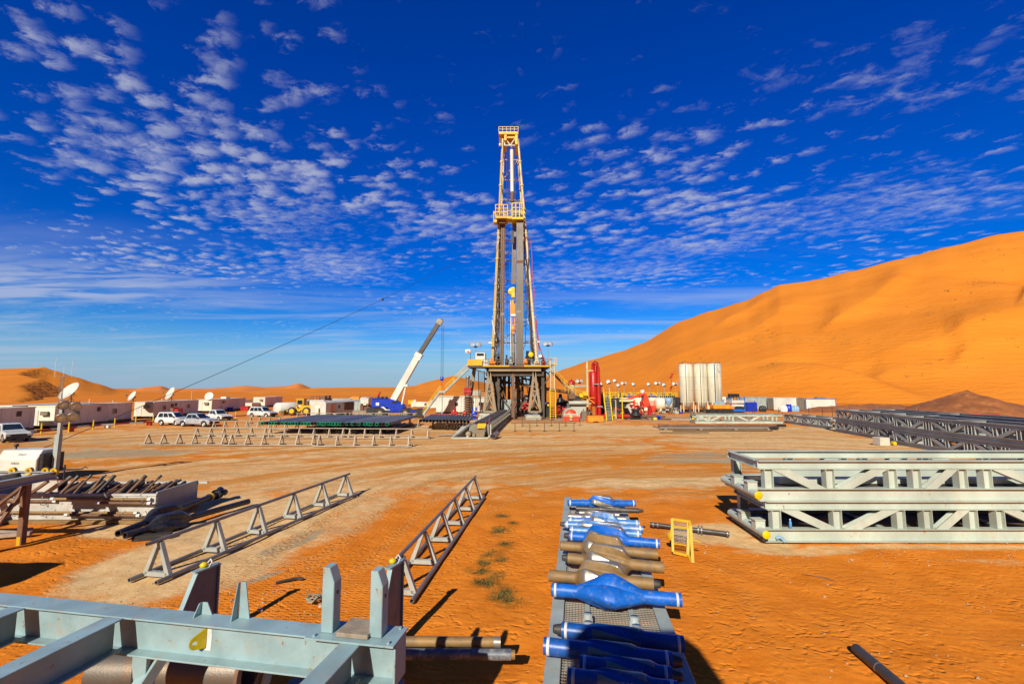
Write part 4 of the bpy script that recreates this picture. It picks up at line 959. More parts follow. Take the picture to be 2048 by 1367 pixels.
p, q = P(1712, 1296, .10), P(1830, 1395, .10)
T = thing('pipe', 'dark scuffed pipe lying on the sand at the bottom right corner', 'pipe', ((p.x+q.x)/2, (p.y+q.y)/2, 0)); d = (q-p).normalized()
b = MB(); b.pipe(p, q, .095, .02, 24); b.build('pipe_body', M['pin'], T)
b = MB(); b.pipe(p+d*.62, p+d*.645, .099, .01, 24); b.build('collar', M['worn'], T)
mb = MB(); c = P(1622, 1150, .01)
for k in range(9): mb.path([c+Vector((.05*k-.2, -.03*k+.1, 0)), c+Vector((.05*k-.1, -.03*k+.02, .02)), c+Vector((.05*k+.02, -.05*k-.02, 0))], .008, 5)
single(mb, 'dry_twig', M['rustbrown'], 'small reddish dry twig on the open sand at the right', 'twig')

# unseen block added behind the camera; throws the square shadow over the near stabilizers
T = thing('added_shadow_block', 'tall grey block added unseen behind the viewpoint to shade the near stabilizers', 'tank', (-1.0, -3.0, 0))
b = MB(); b.b2((-2.15, -4.4, .3), (.15, -1.5, 7.78)); b.build('shell', M['steel'], T, bevel=.25)
b = MB(); b.bar((-1.8, -4.2, 0), (-1.8, -4.2, .3), .3); b.bar((0, -4.2, 0), (0, -4.2, .3), .3); b.bar((-1.8, -1.7, 0), (-1.8, -1.7, .3), .3); b.bar((0, -1.7, 0), (0, -1.7, .3), .3); b.build('foot', M['steel'], T)
# ---------------------------------------------------------------- left: oily tools, pipe bin, steel stand, light tower
def oily(p, q, label, hump, cen, mat, r=.115, ring=False):
    p, q = Vector(p), Vector(q); L = (q-p).length; d = (q-p).normalized()
    T = thing('drilling_tool', label, 'drilling tool', ((p.x+q.x)/2, (p.y+q.y)/2, 0)); up = Vector((0, 0, 1)); x = d.cross(up).normalized(); u = x.cross(d)
    b = MB(); b.pipe(p, q, r, .03, 24); b.build('tool_body', mat, T)
    seg, n = 60, 40; vs = []; b = MB()
    for i in range(n+1):
        t = L*(cen-.17+.34*i/n); h = smooth(0, .35, i/n)*(1-smooth(.65, 1, i/n))
        for k in range(seg):
            th = 2*math.pi*k/seg; blade = smooth(.35, .6, .5+.5*math.cos(3*th+2.6*i/n*1.5)); vs.append(p+d*t+(x*math.cos(th)+u*math.sin(th))*(r+.005+h*hump*(.35+.65*blade)))
    b.add(vs, [(i*seg+k, (i+1)*seg+k, (i+1)*seg+(k+1)%seg, i*seg+(k+1)%seg) for i in range(n) for k in range(seg)], True); b.build('blades', mat, T)
    if ring:
        for t, rr, m in ((.86, .16, M['yellow']), (.845, .15, M['black']), (.93, .22, M['oily'])):
            b = MB(); b.tube(p+d*L*t, p+d*(L*t+.10), rr, 24, rr*.92); b.build('collar', m, T)
        b = MB(); e = q
        for k in range(3):
            a = 2*math.pi*k/3; o = (x*math.cos(a)+u*math.sin(a))*.10
            b.lathe(e+o-d*.2, (d+o*1.2), [(0, .05), (.1, .12), (.25, .15), (.38, .09), (.42, 0)], 10)
        b.build('roller_cones', M['oily'], T)
    return T
oily(P(236, 1066, .30), P(442, 984, .38), 'black oily drilling tool with a yellow ring and roller cones, farther of the pair', .27, .36, M['oily'], ring=True)
oily(P(250, 1070, .27), P(497, 1002, .2), 'black oily drilling tool with a long plain shank, nearer of the pair', .27, .30, M['oily'])
mb = MB(); mb.box(P(305, 1072, .09), (.25, 1.1, .16), Matrix.Rotation(R(-70), 3, 'Z')); single(mb, 'timber_block', M['rubber'], 'low timber block propping the two oily drilling tools', 'timber block')
# bin of pipes
bx0, bx1, by0, by1, bh = -20.6, -13.95, 18.35, 20.75, 1.05
T = thing('pipe_bin', 'white rust-chipped open steel bin full of short pipes', 'pipe bin', ((bx0+bx1)/2, (by0+by1)/2, 0))
b = MB(); b.b2((bx0, by0, .12), (bx1, by0+.04, bh)); b.build('front_panel', M['bin'], T)
b = MB(); b.b2((bx0, by1-.04, .12), (bx1, by1, bh)); b.build('back_panel', M['rustbrown'], T)
b = MB(); x_ = bx0+.15
while x_ < bx1-.2: b.bar((x_, by0+.5, .30), (x_, by1-.1, 1.0), .13, .03); x_ += .24
b.build('slatted_rack', M['rustbrown'], T)
b = MB(); b.b2((bx1-.04, by0+.043, .12), (bx1+.02, by1-.043, bh+.10)); b.build('end_panel', M['truss_dark'], T)  # shade on this end is put into its darker paint
b = MB(); b.b2((bx0-.02, by0+.043, .12), (bx0+.04, by1-.043, bh+.10)); b.build('end_panel', M['steel'], T)
b = MB(); b.b2((bx0-.3, by0-.16, -.02), (bx1+.06, by1+.05, .115)); b.build('base_skid', M['mud'], T, bevel=.01)
b = MB(); b.b2((bx0+.05, by0+.05, .2), (bx1-.05, by1-.05, .24)); b.build('floor', M['rustbrown'], T)
b = MB(); b.bar((bx0, by0+.02, bh), (bx1+.03, by0+.02, bh), .10, .08); b.bar((bx0, by1-.02, bh), (bx1+.45, by1-.02, bh), .09, .09); b.build('top_rail', M['bin'], T)
# slanting row of pipes
rnd = random.Random(5); k = 0; x = bx0+.3
while x < bx1-.35:
    z1 = rnd.choice((.0, .0, .05, .0, .25, .4)) ; k += 1; r = rnd.choice((.038, .048, .06))
    a = Vector((x, by0+.30+rnd.uniform(0, .3), .70+rnd.uniform(-.05, .12))); bb = Vector((x+rnd.uniform(.0, .25), by1-.5+rnd.uniform(-.5, .3), 1.10+rnd.uniform(-.03, .14)))
    if rnd.random() < .30: bb = Vector((x+.32, a.y+rnd.uniform(.5, .9), 1.35+rnd.uniform(0, .35)))
    t = thing('short_pipe', 'short dark pipe slanting in the white bin, %s from its left end' % ordn(k-1), 'pipe', (x, (by0+by1)/2, .3), group='short pipes in the bin')
    m = MB(); m.pipe(a, bb, r, .012, 12); m.build('pipe_body', rnd.choice((M['pin'], M['rustbrown'], M['oily'])), t)
    m = MB(); d = (bb-a).normalized(); m.pipe(bb-d*.14, bb+d*.02, r+.016, .02, 12); m.build('collar', M['pin'] if k % 4 else M['worn'], t)
    if rnd.random() < .45:
        m = MB(); m.pipe(a-d*.02, a+d*.16, r+.03, .03, 12); m.build('collar', M['pin'], t)
    x += rnd.uniform(.085, .17)
for i, (xa, xb, z, y, lab) in enumerate(((-19.9, -17.8, .84, .07, 'upper left'), (-17.9, -14.1, .92, .10, 'upper right'), (-16.0, -14.0, .80, .22, 'lower right'), (-19.6, -14.6, .40, .08, 'lowest'), (-17.2, -14.4, .34, .2, 'second lowest'))):
    t = thing('tube', 'dusty tube hooked along the front of the white bin, the %s one' % lab, 'tube', ((xa+xb)/2, by0-y, z-.06), group='tubes along the bin front')
    m = MB(); m.pipe((xa, by0-y, z), (xb, by0-y, z-.02), .055, .01, 14); m.build('tube_body', M['mud'] if i % 2 else M['rustbrown'], t)
    m = MB(); m.pipe((xa-.05, by0-y, z), (xa+.08, by0-y, z), .062, .02, 14); m.pipe((xb-.08, by0-y, z-.02), (xb+.05, by0-y, z-.02), .062, .02, 14); m.build('white_collar', M['band'], t)
b = MB()
for x in (-19.3, -18.2, -17.0, -15.9, -15.1, -14.3):
    b.path([(x, by0+.02, bh-.04), (x, by0-.2, bh-.02), (x, by0-.24, .74), (x, by0-.10, .68), (x, by0, .72)], .014, 6)
    b.path([(x, by0, .44), (x, by0-.16, .42), (x, by0-.18, .30), (x, by0-.05, .26)], .014, 6)
b.build('hook', M['bin'], T)
# steel stand at the left edge
SY0, SY1, SX0, SX1, SH = 14.4, 16.75, -20.6, -16.35, 2.12
T = thing('steel_stand', 'tall rusty grey steel stand with crossed braces at the left edge', 'steel stand', ((SX0+SX1)/2, (SY0+SY1)/2, 0))
for x in (SX0, SX1): b = MB(); b.ibeam((x, SY0-.4, SH), (x, SY1, SH), .26, .22); b.build('side_beam', M['truss_dark'], T)
b = MB(); b.ibeam((SX0+.1, SY1, SH), (SX1-.1, SY1, SH), .22, .18); b.ibeam((SX0+.1, SY0-.3, SH), (SX1-.1, SY0-.3, SH), .22, .18); b.build('end_beam', M['truss_dark'], T)
b = MB(); b.ibeam((SX1-1.4, SY0-.3, SH-.02), (SX1-1.4, SY1, SH-.02), .2, .16); b.build('middle_beam', M['truss_dark'], T)
for x in (SX0, SX1):
    for y in (SY0, SY1-1.0): b = MB(); b.bar((x, y, 0), (x, y, SH-.12), .18, .18); b.build('leg', M['rustbrown'], T, bevel=.01)
for p_, q_ in (((SX1, SY0+.1, .12), (SX1, SY1-1.05, SH-.2)), ((SX0, SY0+.1, .12), (SX0, SY1-1.05, SH-.2)), ((SX1-.12, SY1-1.0, SH-.2), (SX1-2.2, SY1-1.0, .25)), ((SX1-.1, SY1-.2, SH-.2), (SX1-2.6, SY1-.2, .1))): b = MB(); b.bar(p_, q_, .11, .08); b.build('diagonal_brace', M['rustbrown'], T)
b = MB(); b.prism([(SX1-.05, SY1+.08, SH-.1), (SX1-1.3, SY1+.08, SH-.1), (SX1-1.3, SY1+.08, SH-.62), (SX1+.0, SY1+.08, SH-.62)], (0, .03, 0)); b.build('white_panel', M['bin'], T)
b = MB()
for x, y in ((SX1-1.6, SY1), (SX1-1.0, SY1), (SX1-.4, SY1), (SX1, SY1-.1)):
    b.lathe((x, y, SH+.12), (0, 1, 0), [(-.05, .13), (.05, .13), (.05, .05), (-.05, .05), (-.05, .13)], 14)
b.build('yellow_saddle', M['yellow'], T)
b = MB(); b.b2((SX1-.06, SY1-1.1, 0), (SX1+.06, SY1-.98, .3)); b.build('painted_foot', M['yellow'], T)
# timber and pipes on the sand below it
for i, (a, b_, r, m_, lab) in enumerate((((-20.5, 15.3, .12), (-16.9, 16.6, .14), .09, M['wood'], 'pale timber length on the sand under the steel stand, the nearest'), ((-20.5, 16.6, .12), (-17.3, 17.0, .14), .08, M['wood'], 'pale timber length on the sand under the steel stand, the farthest'), ((-20.6, 14.9, .10), (-17.6, 16.4, .12), .07, M['rustbrown'], 'rusty bar lying between the timbers under the steel stand'))):
    mb = MB(); mb.bar(a, b_, r*2, r*1.4); single(mb, 'timber_length' if m_ is M['wood'] else 'steel_bar', m_, lab, 'timber' if m_ is M['wood'] else 'steel bar', bevel=.01)
# box added unseen outside the left edge for its shadow on the sand
T = thing('steel_box', 'grey box added unseen beyond the left edge to shade the orange sand', 'steel box', (-15.8, 9.9, 0))
b = MB(); b.b2((-17.6, 9.4, .1), (-14.35, 10.6, 2.35)); b.build('box_body', M['steel'], T, bevel=.02); b = MB(); b.b2((-17.6, 9.5, 0), (-17.3, 10.5, .1)); b.b2((-14.7, 9.5, 0), (-14.4, 10.5, .1)); b.build('foot', M['steel'], T)

# mobile light tower
LY = 26.6
T = thing('light_tower', 'white mobile light tower trailer with its lamp mast raised', 'light tower', W(60, 950, LY)+Vector((0, 0, 0)))
z0 = .62; a = W(19, 940, LY); bq = W(98, 935, LY); x0, x1 = a.x, bq.x
prof = [(LY-.75, z0), (LY-.75, z0+.62), (LY-.45, z0+1.12), (LY+.55, z0+1.12), (LY+.75, z0+.7), (LY+.75, z0)]
b = MB(); b.prism([(x0, y, z) for y, z in prof], (x1-x0, 0, 0)); b.build('hood', M['white'], T, bevel=.03)
b = MB(); b.b2((x1+.003, LY-.6, z0), (x1+.22, LY+.6, z0+.9)); b.build('end_grille', M['black'], T)
b = MB(); b.b2((x0-.4, LY-.6, z0-.14), (x1+.4, LY+.6, z0-.003)); b.build('chassis', M['black'], T)
for y in (LY-.75, LY+.75):
    w_ = MB(); w_.lathe(((x0+x1)/2, y-.1, .33), (0, 1, 0), [(0, .0), (0, .30), (.03, .33), (.17, .33), (.2, .30), (.2, 0)], 24); wo = w_.build('wheel', M['rubber'], T)
b = MB(); tb = W(165, 930, LY); b.bar((x1+.3, LY-.3, z0-.1), (tb.x, LY, z0+.0), .06); b.bar((x1+.3, LY+.3, z0-.1), (tb.x, LY, z0+.0), .06); b.path([(tb.x, LY, z0), (tb.x+.15, LY, z0+.12), (tb.x+.3, LY, z0+.05)], .03); b.tube((x1+1.0, LY-.1, 0), (x1+1.0, LY-.1, z0+.25), .04, 8); b.build('tow_bar', M['black'], T)
mbm = MB(); m0 = W(107, 935, LY); m1 = W(112, 868, LY); m2 = W(118, 808, LY)
mx = m0.x+.1; mbm.bar((mx, LY, z0), (mx+.02, LY, m1.z), .25, .22); mbm.build('mast_section', M['steel'], T); mbm = MB(); mbm.bar((mx+.02, LY+.03, m1.z-.4), (mx+.03, LY+.03, m2.z), .17, .16); mbm.build('mast_section', M['rack'], T)
b = MB(); c = Vector((mx+.03, LY, m2.z)); b.bar(c+Vector((0, 0, -.05)), c+Vector((.95, -.1, -.1)), .06); b.bar(c+Vector((0, 0, -.75)), c+Vector((.9, -.1, -.8)), .06); b.bar(c+Vector((.1, 0, .1)), c+Vector((.1, 0, -.9)), .05); b.build('lamp_bracket', M['black'], T)
for dx, dz in ((.22, .02), (.88, -.05), (.14, -.72), (.80, -.66)):
    cc = c+Vector((dx, -.12, dz)); ax = Vector((.62, -.55, -.45)).normalized()
    L_ = MB(); L_.lathe(cc-ax*.15, ax, [(0, .05), (.03, .15), (.16, .25), (.32, .275)], 22); lo_ = L_.build('floodlight', M['worn'], T, solid=.008); o_local(lo_, T)
    g = MB(); g.lathe(cc-ax*.15, ax, [(.28, .265), (.30, .2), (.31, .1), (.315, 0)], 22); g.build('lens', M['lampglass'], lo_)
text_mesh('lettering', 'TEREX', M['black'], T, .17, ((x0+x1)/2-.05, LY-.755, z0+.42), (1, 0, 0), (0, 0, 1))
text_mesh('lettering', 'TEREX', M['black'], T, .17, ((x0+x1)/2+.15, LY-.60, z0+.875), (1, 0, 0), (0, .3, .5))
b = MB(); b.lathe((x0+.25, LY, z0+1.1), (0, 0, 1), [(0, .04), (.15, .04), (.15, .1), (.3, .1), (.3, 0)], 12); b.build('exhaust_stack', M['black'], T)

# ---------------------------------------------------------------- truss frames
def truss(T_, org, dx, length, h, depth, mat, pattern, beam_b=.42, beam_t=.28, w=.3, posts=.3, name_pre='', open_top=False):
    """box truss: org = near-left-bottom corner, dx unit vector along its long face, depth vector away"""
    org = Vector(org); dx = Vector(dx).normalized(); dy = Vector(depth); dyn = dy.normalized(); Z = Vector((0, 0, 1))
    for off, nm in ((0, 'front'), (1, 'back')):
        o = org+dy*off
        b = MB(); b.ibeam(o+Z*beam_b/2, o+dx*length+Z*beam_b/2, beam_b, w, .02, .015); b.build('bottom_chord', mat, T_)
        b = MB(); b.ibeam(o+Z*(h-beam_t/2)+dx*.12, o+dx*length+Z*(h-beam_t/2), beam_t, w*.9, .02, .015); b.build('top_chord', mat, T_)
        zb, zt = beam_b, h-beam_t
        for kind, s in pattern:
            if kind == '|':
                if s > length: continue
                b = MB(); c = o+dx*(s+posts/2); b.ibeam(c+Z*zb, c+Z*zt, posts, w*.85, .016, .014, up=dx); b.build('post', mat, T_)
            else:
                s0, s1 = s
                if s1 > length: continue
                a0, a1 = (zt, zb) if kind == '\\' else (zb, zt)
                b = MB(); p0 = o+dx*s0+Z*a0; p1 = o+dx*s1+Z*a1; dd = (p1-p0).normalized()
                upv = dd.cross(dyn)
                if upv.z < 0: upv = -upv
                wd = .26; off2 = dx*(wd/2/max(.3, abs(dd.z)))
                # sloped plate-faced H section, ends cut level
                for q in (-w*.36, w*.36):
                    pts = [p0-off2+dyn*q, p0+off2+dyn*q, p1+off2+dyn*q, p1-off2+dyn*q]; b.prism(pts, dyn*.016)
                b.bar(p0+dyn*.008, p1+dyn*.008, .66*w, .014, up=upv)
                b.build('diagonal', mat, T_)
    for s in (0.06, length*.33, length*.66, length-.06):
        b = MB(); b.ibeam(org+dx*s+dyn*(w/2)+Z*(beam_b*.5), org+dx*s+dy-dyn*(w/2)+Z*(beam_b*.5), beam_b*.8, .2); (not open_top or s < .1) and b.ibeam(org+dx*(s+.12)+dyn*(w/2)+Z*(h-beam_t/2), org+dx*(s+.12)+dy-dyn*(w/2)+Z*(h-beam_t/2), beam_t*.95, .2); b.build('cross_beam', mat, T_)
def std_pattern(length, unit=3.55, s0=.15):
    pat = []; s = s0
    while s < length:
        pat += [('|', s), ('|', s+1.75), ('\\', (s+.3, s+1.75)), ('/', (s+2.15, s+3.5)), ('|', s+unit)]; s += unit+.6
    return pat
# near right stack, two frames, one on the other
base = P(1527, 1081, 0.02); y0 = base.y
pat = []
for px, kind in ((1541, '|'), (1662, '|'), (1788, '|'), (1842, '|'), (1932, '|'), (1986, '|')): pat.append(('|', W(px, 1040, y0).x-base.x))
X = lambda px, py=1040: W(px, py, y0).x-base.x
pat += [('\\', (X(1575), X(1655))), ('/', (X(1700), X(1780))), ('/', (X(1878), X(1925))), ('\\', (X(2015), X(2095)))]
pat += [('|', X(2110)), ('/', (X(2150), X(2230))), ('|', X(2240))]
T = thing('truss_frame', 'lower pale grey truss frame of the near right stack, resting on the sand', 'truss frame', (base.x+5, base.y+1.2, 0), group='stacked truss frames near right')
truss(T, base, (1, 0, 0), 13.0, 1.33, (.15, 2.5, 0), M['truss'], pat)
# interior clutter seen through the lower frame
b = MB(); b.b2((base.x+.3, y0+.3, .30), (base.x+12.5, y0+2.2, .33)); b.build('floor_plate', M['subdark'], T)
base2 = Vector((W(1510, 975, y0).x, y0+.01, 1.36))
X2 = lambda px, py=957: W(px, py, y0).x-base2.x
pat2 = [('|', X2(1526)), ('|', X2(1648)), ('|', X2(1772)), ('|', X2(1820)), ('|', X2(1912)), ('|', X2(1961)), ('|', X2(2100)), ('|', X2(2240)), ('\\', (X2(1558), X2(1632))), ('/', (X2(1684), X2(1758))), ('/', (X2(1856), X2(1902))), ('\\', (X2(1998), X2(2088))), ('/', (X2(2140), X2(2220)))]
T2 = thing('truss_frame', 'upper pale grey truss frame of the near right stack, open at the back', 'truss frame', (base2.x+5, y0+1.2, 1.36), group='stacked truss frames near right')
truss(T2, base2, (1, 0, 0), 13.2, 1.35, (.15, 2.5, 0), M['truss'], pat2, open_top=True)
b = MB(); b.b2((base2.x+1.2, y0+.6, 1.80), (base2.x+12.6, y0+1.0, 1.98)); b.b2((base2.x+1.2, y0+1.5, 1.84), (base2.x+12.6, y0+1.8, 2.1)); b.build('inner_girder', M['truss'], T2)
b = MB(); b.b2((base2.x+.2, y0+.2, 1.72), (base2.x+12.6, y0+2.3, 1.745)); b.build('floor_plate', M['subdark'], T2)
b = MB(); b.b2((base2.x+.5, y0-.12, 1.345), (base2.x+13, y0+.05, 1.358)); b.build('seam_strip', M['orange'], T2)
# end tubes and brackets with yellow caps
for TT, c0, zc in ((T, (1533, 1069), .34), (T2, (1517, 990), 1.66)):
    a = P(c0[0], c0[1], zc); far = a+Vector((.12, 2.75, 0)); b = MB(); b.tube(a, far, .13, 20); b.build('end_tube', M['truss'], TT)
    b = MB(); b.lathe(a-Vector((0, .012, 0)), (0, -1, 0), [(-.03, .135), (0, .135), (.012, .12), (.014, 0)], 22); b.build('yellow_cap', M['yellow_bright'], TT)
    for fr in (.22, .60):
        c = a.lerp(far, fr); b = MB(); b.b2((c.x-.13, c.y-.14, c.z+.02), (c.x+.2, c.y+.14, c.z+.34)); b.b2((c.x-.17, c.y-.18, c.z+.341), (c.x+.2, c.y+.18, c.z+.365)); b.build('bracket_box', M['truss'], TT)
# bottle and cloth on the stack
c = W(1581, 1053, y0-.03); T = thing('water_bottle', 'blue plastic water bottle standing on the lower chord of the near right stack', 'bottle', (c.x, c.y, .45))
b = MB(); b.lathe((c.x, c.y, .445), (0, 0, 1), [(0, .03), (.01, .045), (.2, .045), (.26, .02), (.28, .018)], 14); b.build('bottle_body', M['plastic_blue'], T)
b = MB(); b.lathe((c.x, c.y, .725), (0, 0, 1), [(0, .022), (.03, .022), (.03, 0)], 12); b.build('cap', M['band'], T)
c = P(1558, 1075, .12); mb = MB(); mb.path([c+Vector((-.12, -.05, 0)), c+Vector((-.03, -.1, .06)), c+Vector((.05, -.12, 0)), c+Vector((.1, -.18, -.08))], .05, 7); single(mb, 'blue_rag', M['lightblue'], 'crumpled light blue rag at the foot of the near right stack', 'rag')
# distant dark trusses
def stack(far, near, lab, levels=2, depth=2.6, mat=None, unit=3.5, z0=0., h=1.33):
    far, near = Vector(far), Vector(near); d = (near-far); L = d.length; d.normalize(); side = Vector((-d.y, d.x, 0))
    if side.x < 0: side = -side
    for lv in range(levels):
        nm = lab if levels == 1 else ('%s, %s frame' % (lab, ('lower', 'upper')[lv]))
        T = thing('truss_frame', nm, 'truss frame', (far+near)/2+Vector((0, 0, z0+lv*(h+.02))), group='dark truss frames at the right edge')
        truss(T, far+d*(.2*lv)+Vector((0, 0, z0+lv*(h+.02))), d, L-.3*lv, h, side*depth, mat or M['truss_dark'], std_pattern(L-1, unit), beam_b=.36, beam_t=.28)
stack(P(1672, 862), P(1792, 888)+Vector((1.3, 0, 0)), 'far end of the dark double truss stack along the right edge')
stack(P(1789, 887), Vector((33.8, 24, 0)), 'near part of the dark double truss stack along the right edge')
stack(P(1672, 862)+Vector((4.8, .5, 0)), Vector((40.5, 28, 0)), 'dark double truss stack behind the first one at the right edge')
stack(P(1569, 845), P(1664, 858), 'single low dark truss frame left of the double stack', levels=1)
Yc = P(1480, 846).y; T = thing('truss_frame', 'pale single truss frame facing the camera below the silos', 'truss frame', W(1480, 846, Yc))
a = W(1391, 846, Yc); bb = W(1566, 846, Yc); a.z = 0
truss(T, a, (1, 0, 0), bb.x-a.x, 1.33, (.0, 2.5, 0), M['truss'], std_pattern(bb.x-a.x-1, 5.3), beam_b=.36, beam_t=.28)
b = MB(); b.b2((a.x+5.8, Yc-.1, .45), (a.x+8.6, Yc+.1, .95)); b.build('mesh_panel', M['worn'], T)
for px, py, lab in ((1786, 850, 'upper'), (1790, 886, 'lower')):
    c = P(px, py, 1.5 if lab == 'upper' else .2); mb = MB(); mb.tube(c, c+Vector((.0, .3, 0)), .17, 14); single(mb, 'yellow_end_cap', M['yellow_bright'], 'yellow cap on the %s tube end of the dark double stack' % lab, 'end cap')
c = P(1771, 891); mb = MB(); mb.b2((c.x-.45, c.y, 0), (c.x+.45, c.y+.9, .72)); single(mb, 'concrete_block', M['concrete'], 'white square concrete block on the sand in front of the dark trusses', 'concrete block', bevel=.02)
for i, (px0, px1, py, r, m_, lab, nm) in enumerate(((1895, 1998, 833, .32, M['red'], 'red fat hose lying beyond the dark trusses', 'red_hose'), (1815, 1885, 832, .2, M['lightblue'], 'pale blue plate resting beyond the dark trusses', 'blue_plate'), (1880, 1960, 829, .18, M['redorange'], 'pinkish red pipe lying behind the red hose', 'red_pipe'))):
    a, b_ = W(px0, py, 62+i), W(px1, py, 62+i); a.z = b_.z = max(a.z, r); mb = MB()
    if nm == 'blue_plate': mb.bar(a, b_, 1.6, .08)
    else: mb.tube(a, b_, r, 14)
    leg = MB(); single(mb, nm, m_, lab, nm.split('_')[1])
    sp = MB(); sp.b2((a.x, a.y-.3, 0), (a.x+.4, a.y+.3, a.z-r*.9)); sp.b2((b_.x-.4, b_.y-.3, 0), (b_.x, b_.y+.3, b_.z-r*.9))
    single(sp, 'trestle', M['rustbrown'], 'pair of low rusty blocks under the %s' % nm.replace('_', ' '), 'trestle')
# long pipes on the ground below the pale truss
for i, (p0, p1, z, r, m_, lab) in enumerate((((1318, 851), (1560, 850), .35, .16, M['rustbrown'], 'long rusty brown pipe below the pale truss'), ((1320, 856), (1545, 855), .22, .17, M['drillpipe'], 'long grey-tan pipe with a dark right end, in front of the rusty pipe'), ((1345, 861), (1545, 861), .1, .05, M['black'], 'thin dark rod on the clay in front of the long pipes'), ((1318, 864), (1420, 865), .06, .04, M['black'], 'short thin rod nearest the camera below the long pipes'))):
    a, b_ = P(*p0, z), P(*p1, z); b_.y = a.y = (a.y+b_.y)/2; pipe_thing('long_pipe', a, b_, r, m_, lab, ends={'q': (M['black'], 1.2, r*1.1)} if i < 2 else None)
for x in (1330, 1400, 1470, 1535):
    c = P(x, 859); mb = MB(); mb.b2((c.x-.15, c.y-.3, 0), (c.x+.15, c.y+4.6, .14)); single(mb, 'timber_sleeper', M['wood'], 'timber sleeper under the long pipes below the pale truss, %s from the left' % ordn((1330, 1400, 1470, 1535).index(x)), 'timber sleeper', 'sleepers under the long pipes')
# ---------------------------------------------------------------- far pipe racks and casing
tr = (M['rack_far'], M['rack_far'])
def far_racks(spec, desc):
    for k, (px0, px1, py) in enumerate(spec):
        a = P(px0, py); b_ = P(px1, py+.4*k); side = ('left', 'middle', 'right')[k] if len(spec) == 3 else ('left', 'right')[k]
        pipe_rack(a, b_, 6, '%s rack of the %s row of tan triangle pipe racks' % (side, desc), tr, h=1.0, w=.95, group='empty triangle pipe racks in the yard', th=.11)
far_racks([(296, 449, 889), (462, 628, 890), (639, 819, 892)], 'nearest')
far_racks([(393, 530, 874), (541, 687, 875), (699, 856, 876)], 'second')
far_racks([(428, 539, 857), (549, 660, 858.5), (672, 790, 859)], 'third')
for k, (x0, x1) in enumerate(((501, 598), (606, 706), (716, 820))):
    pipe_rack(P(x0, 848), P(x1, 848.5), 6, '%s rack under the green-capped casing' % ('left', 'middle', 'right')[k], tr, h=1.0, w=.95, group='racks under the green-capped casing', th=.11)
for k, (x0, x1) in enumerate(((595, 690), (700, 830))):
    pipe_rack(P(x0, 837.5), P(x1, 838), 6, '%s rack at the far end of the green-capped casing' % ('left', 'right')[k], tr, h=1.0, w=.95, group='racks under the green-capped casing', th=.11)
# green-capped casing joints, about forty, each its own pipe
ZC = 1.24
a0, a1 = P(518, 846, ZC), P(776, 848, ZC); b0, b1 = P(622, 831.5, ZC), P(849, 829.5, ZC)
NC = 42; root = None
lenv = ((b0-a0)+(b1-a1))/2; Lc = 14.5; dC = lenv.normalized(); rzC = math.atan2(dC.y, dC.x)
rr = .165
rndc = random.Random(21)
def recolor(o, prob=.5):
    if rndc.random() < prob:
        for c in o.children:
            if c.name.startswith('pipe_body'): c.data = c.data.copy(); c.data.materials[0] = M['greypipe']
            elif rndc.random() < .6: c.data = c.data.copy(); c.data.materials[0] = M['rubber']
def casing_root(name, label, cat, group, mat, capmat, r, Lc):
    T = thing(name, label, cat, (0, 0, 0), 0, group, local=True)
    b = MB(); b.pipe((0, 0, 0), (Lc, 0, 0), r, .015, 14); b.build('pipe_body', mat, T)
    if capmat:
        for x, s in ((0, -1), (Lc, 1)): b = MB(); b.pipe((x-s*.20, 0, 0), (x+s*.06, 0, 0), r+.02, .04, 14); b.build('thread_protector', capmat, T)
    return T
proto = casing_root('casing_joint', 'x', 'casing pipe', 'casing joints with green thread protectors', M['darkpipe'], M['green'], rr, Lc)
rnd = random.Random(2)
for i in range(NC):
    t = (i+.5)/NC; p = a0.lerp(a1, t)+dC*rnd.uniform(-.25, .35)
    o = proto if i == 0 else dup(proto)
    o.location = p; o.rotation_euler = (0, 0, rzC+rnd.uniform(-.002, .002)); o['label'] = '%s from the left of the dark casing joints with green thread protectors' % ordn(i)
    if i: recolor(o)
# lower layer visible as a dark band under the green ends
proto2 = None
for i in range(14):
    t = .34+.62*(i+.5)/14; p = a0.lerp(a1, t)+dC*rnd.uniform(.8, 2.2); p.z = .26
    if proto2 is None: proto2 = casing_root('casing_joint', 'x', 'casing pipe', 'bare casing joints under the racks', M['darkpipe'], None, .17, 12.5); o = proto2
    else: o = dup(proto2)
    o.location = p; o.rotation_euler = (0, 0, rzC); o['label'] = '%s from the left of the bare dark pipes on the ground below the green-capped casing' % ordn(i)
# second bundle without caps, right of the first
c0, c1 = P(838, 840.5, 1.2), P(940, 842.5, 1.2); d2 = (P(948, 829, 1.2)-c1).normalized(); proto3 = None
for i in range(15):
    t = (i+.5)/15; p = c0.lerp(c1, t)+d2*rnd.uniform(-.3, .3)
    if proto3 is None: proto3 = casing_root('drill_collar', 'x', 'casing pipe', 'dark open-ended pipes left of the catwalk', M['darkpipe'], M['black'], .17, 11.5); o = proto3
    else: o = dup(proto3)
    o.location = p; o.rotation_euler = (0, 0, math.atan2(d2.y, d2.x)); o['label'] = '%s from the left of the dark open-ended pipes between green casing and catwalk' % ordn(i)
for k, (px, py) in enumerate(((838, 853), (850, 842))):
    pipe_rack(P(px, py), P(px+112, py+1), 5, '%s tan rack under the dark open-ended pipes' % ('nearer', 'farther')[k], tr, h=.98, w=.95, group='racks under the open-ended pipes', th=.11)
c = P(893, 869, .1); mb = MB(); mb.bar(c-Vector((1, 0, 0)), c+Vector((1, .3, 0)), .3, .12); mb.bar(c-Vector((.9, .6, 0)), c+Vector((.6, -.4, .12)), .25, .1); single(mb, 'timber_pile', M['wood'], 'small pile of timber on the clay right of the nearest racks', 'timber')

